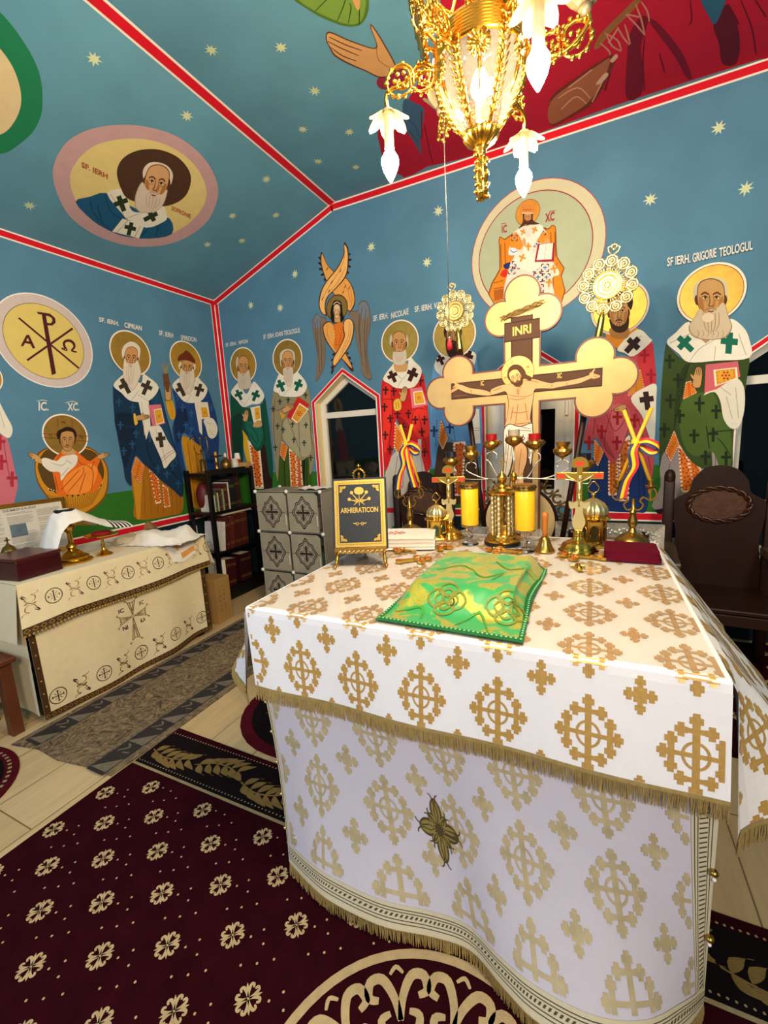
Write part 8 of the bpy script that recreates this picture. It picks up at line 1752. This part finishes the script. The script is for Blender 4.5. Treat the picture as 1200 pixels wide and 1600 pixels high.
def scrolls(bm, c, a, s, seed):
    """filigree: rings of curled stems with berries in the radial plane at angle a"""
    ca, sa = math.cos(a), math.sin(a); T = lambda x, z, y=0: V(c)+V((ca*x-sa*y, sa*x+ca*y, z)); random.seed(seed)
    for cx, cz, r in ((-.045, .0, .034), (.018, .006, .040)):
        sp = [(cx+r*(1-.09*k)*math.cos(k*.62+1), cz+r*(1-.09*k)*math.sin(k*.62+1)) for k in range(11)]
        tube(bm, [T(x*s, z*s) for x, z in cr(sp, 2, False)], .0048*s, 6); tube(bm, [T((cx+r*math.cos(t_))*s, (cz+r*math.sin(t_))*s, .004) for t_ in [2*PI*k/18 for k in range(18)]], .0035*s, 5, closed=True)
        for k in range(14): t_ = k*.45+seed; ball(bm, T((cx+r*1.05*math.cos(t_))*s, (cz+r*1.05*math.sin(t_))*s, random.uniform(-.008, .008)), .0075*s*random.uniform(.7, 1.2), sub=1)
        for k in range(6): t_ = k*1.05; ball(bm, T((cx+r*.45*math.cos(t_))*s, (cz+r*.45*math.sin(t_))*s, .006), .007*s, sub=1)
for k, ad in enumerate((-49, 11, 72, 131, -169, -109)):
    a = math.radians(ad); ca, sa = math.cos(a), math.sin(a); R_ = .265; down = k % 2 == 0; P = lambda r, z: (r*ca, r*sa, z)
    if down:
        zc = L(2.535)
        bm = nbm(); tube(bm, cr([P(RT, ZT+.01), P(.16, ZT+.02), P(.21, ZT+.005), P(R_, zc+.055), P(R_, zc+.008)], 5, False), .006, 8); scrolls(bm, P(.205, ZT+.005), a, 1.0, k); am = obj('arm', bm, CHG, chn, True)
        bm = nbm(); leafring(bm, P(R_, zc+.008), 6, .052, -.018, .021); lathe(bm, [(.004, .02), (.015, .012), (.017, -.004), (.006, -.006)], 12, P(R_, zc)); obj('petal_collar', bm, PETAL, am, True)
        bm = nbm(); lathe(bm, [(.0135, zc-.005), (.014, zc-.085), (.0145, zc-.088), (.010, zc-.092)], 16, P(R_, 0)); obj('candle_sleeve', bm, CREAM, am, 'auto')
        bm = nbm(); bulb(bm, P(R_, zc-.092), .95, -1); obj('bulb', bm, BULBM, am, True)
    else:
        zc = L(2.665)
        bm = nbm(); tube(bm, cr([P(RT, ZT+.02), P(.16, ZT-.015), P(.22, ZT-.02), P(R_+.01, ZT+.03), P(R_, zc)], 5, False), .006, 8); scrolls(bm, P(.225, ZT-.0), a, 1.0, k); am = obj('arm', bm, CHG, chn, True)
        bm = nbm(); leafring(bm, P(R_, zc), 6, .050, .03, .020); lathe(bm, [(.004, -.02), (.015, -.012), (.017, .004), (.006, .006)], 12, P(R_, zc)); obj('petal_collar', bm, PETAL, am, True)
        bm = nbm(); lathe(bm, [(.0135, zc+.005), (.014, zc+.085), (.010, zc+.092)], 16, P(R_, 0)); obj('candle_sleeve', bm, CREAM, am, 'auto')
        bm = nbm(); bulb(bm, P(R_, zc+.092), .95, 1); obj('bulb', bm, BULBM, am, True)
for k, ad in enumerate((-163, 77, -43)):               # oval frames standing on the ring
    a = math.radians(ad); ca, sa = math.cos(a), math.sin(a); c = V((.172*ca, .172*sa, L(2.765))); ex = V((-sa, ca, 0)); ez = V((.22*ca, .22*sa, .975))
    bm = nbm(); tube(bm, [c+ex*(.075*math.cos(t_))+ez*(.105*math.sin(t_)) for t_ in [2*PI*j/32 for j in range(32)]], .008, 8, closed=True); tube(bm, [c+ex*(.062*math.cos(t_))+ez*(.090*math.sin(t_)) for t_ in [2*PI*j/32 for j in range(32)]], .004, 6, closed=True)
    for j in range(22): t_ = 2*PI*j/22; ball(bm, c+ex*(.088*math.cos(t_))+ez*(.119*math.sin(t_)), .009, sub=1)
    tube(bm, [V((RT*ca, RT*sa, ZT+.05)), c-ez*.10], .006, 6); fo = obj('oval_frame', bm, CHG, chn, True)
    bm = nbm(); nn_ = ex.cross(ez).normalized(); flat(bm, [c+ex*(.061*math.cos(t_))+ez*(.089*math.sin(t_))+nn_*.002 for t_ in [2*PI*j/28 for j in range(28)]], 0, nn_*-.004); obj('oval_icon', bm, mat('amber_icon_panel', '#C98A2A', .4, .3, .3, 25), fo)
bm = nbm(); lathe(bm, [(.012, ZT-.02), (.012, ZT+.25), (.035, ZT+.27), (.045, ZT+.32), (.02, ZT+.38), (.012, ZT+.42), (.010, L(3.60)), (.05, L(3.64)), (.07, L(3.70)), (.07, L(3.748)), (.01, L(3.749))], 24)
for k in range(3): a = k*PI*2/3; tube(bm, [(0, 0, ZT+.03), (RT*math.cos(a), RT*math.sin(a), ZT+.03)], .005, 6)
obj('stem', bm, CHG, chn, 'auto')
for k in range(6):
    a = k*PI/3+.5; bm = nbm(); tube(bm, cr([(RT*math.cos(a), RT*math.sin(a), ZT+.05), (.15*math.cos(a), .15*math.sin(a), ZT+.10), (.12*math.cos(a), .12*math.sin(a), ZT+.18), (.04*math.cos(a), .04*math.sin(a), ZT+.30)], 5, False), .006, 6); scrolls(bm, (.135*math.cos(a), .135*math.sin(a), ZT+.10), a, .8, k+20); obj('upper_scroll', bm, CHG, chn, True)
q = CAM+ray(690, 75)*1.20
z0 = None
for i in range(400):
    z_ = 1.2+i*.004; d = V((q.x, q.y, z_))-CAM; py = 800-FPX*d.dot(CU)/d.dot(CF)
    if py < 548: z0 = z_; break
ps = thing('pull_cord', 'thin dark pull cord with a red tassel hanging from the chandelier', 'cord', (q.x, q.y, z0))
bm = nbm(); tube(bm, cr([(0, 0, .028), (.002, 0, .3), (-.001, 0, q.z-z0-.05), (-.004, .005, q.z-z0), (.01, .02, q.z-z0+.035), (.04, .03, q.z-z0+.02)], 6, False), .0011, 6); obj('cord', bm, mat('dark_cord', '#1A1416', .5), ps, True)
bm = nbm(); lathe(bm, [(.003, -.002), (.009, .002), (.008, .014), (.004, .028), (.002, .032)], 12); obj('tassel', bm, mat('red_tassel', '#D01A20', .5), ps, True)
bm = nbm(); ball(bm, (0, 0, .033), .004); obj('knot', bm, SILVER, ps, True)
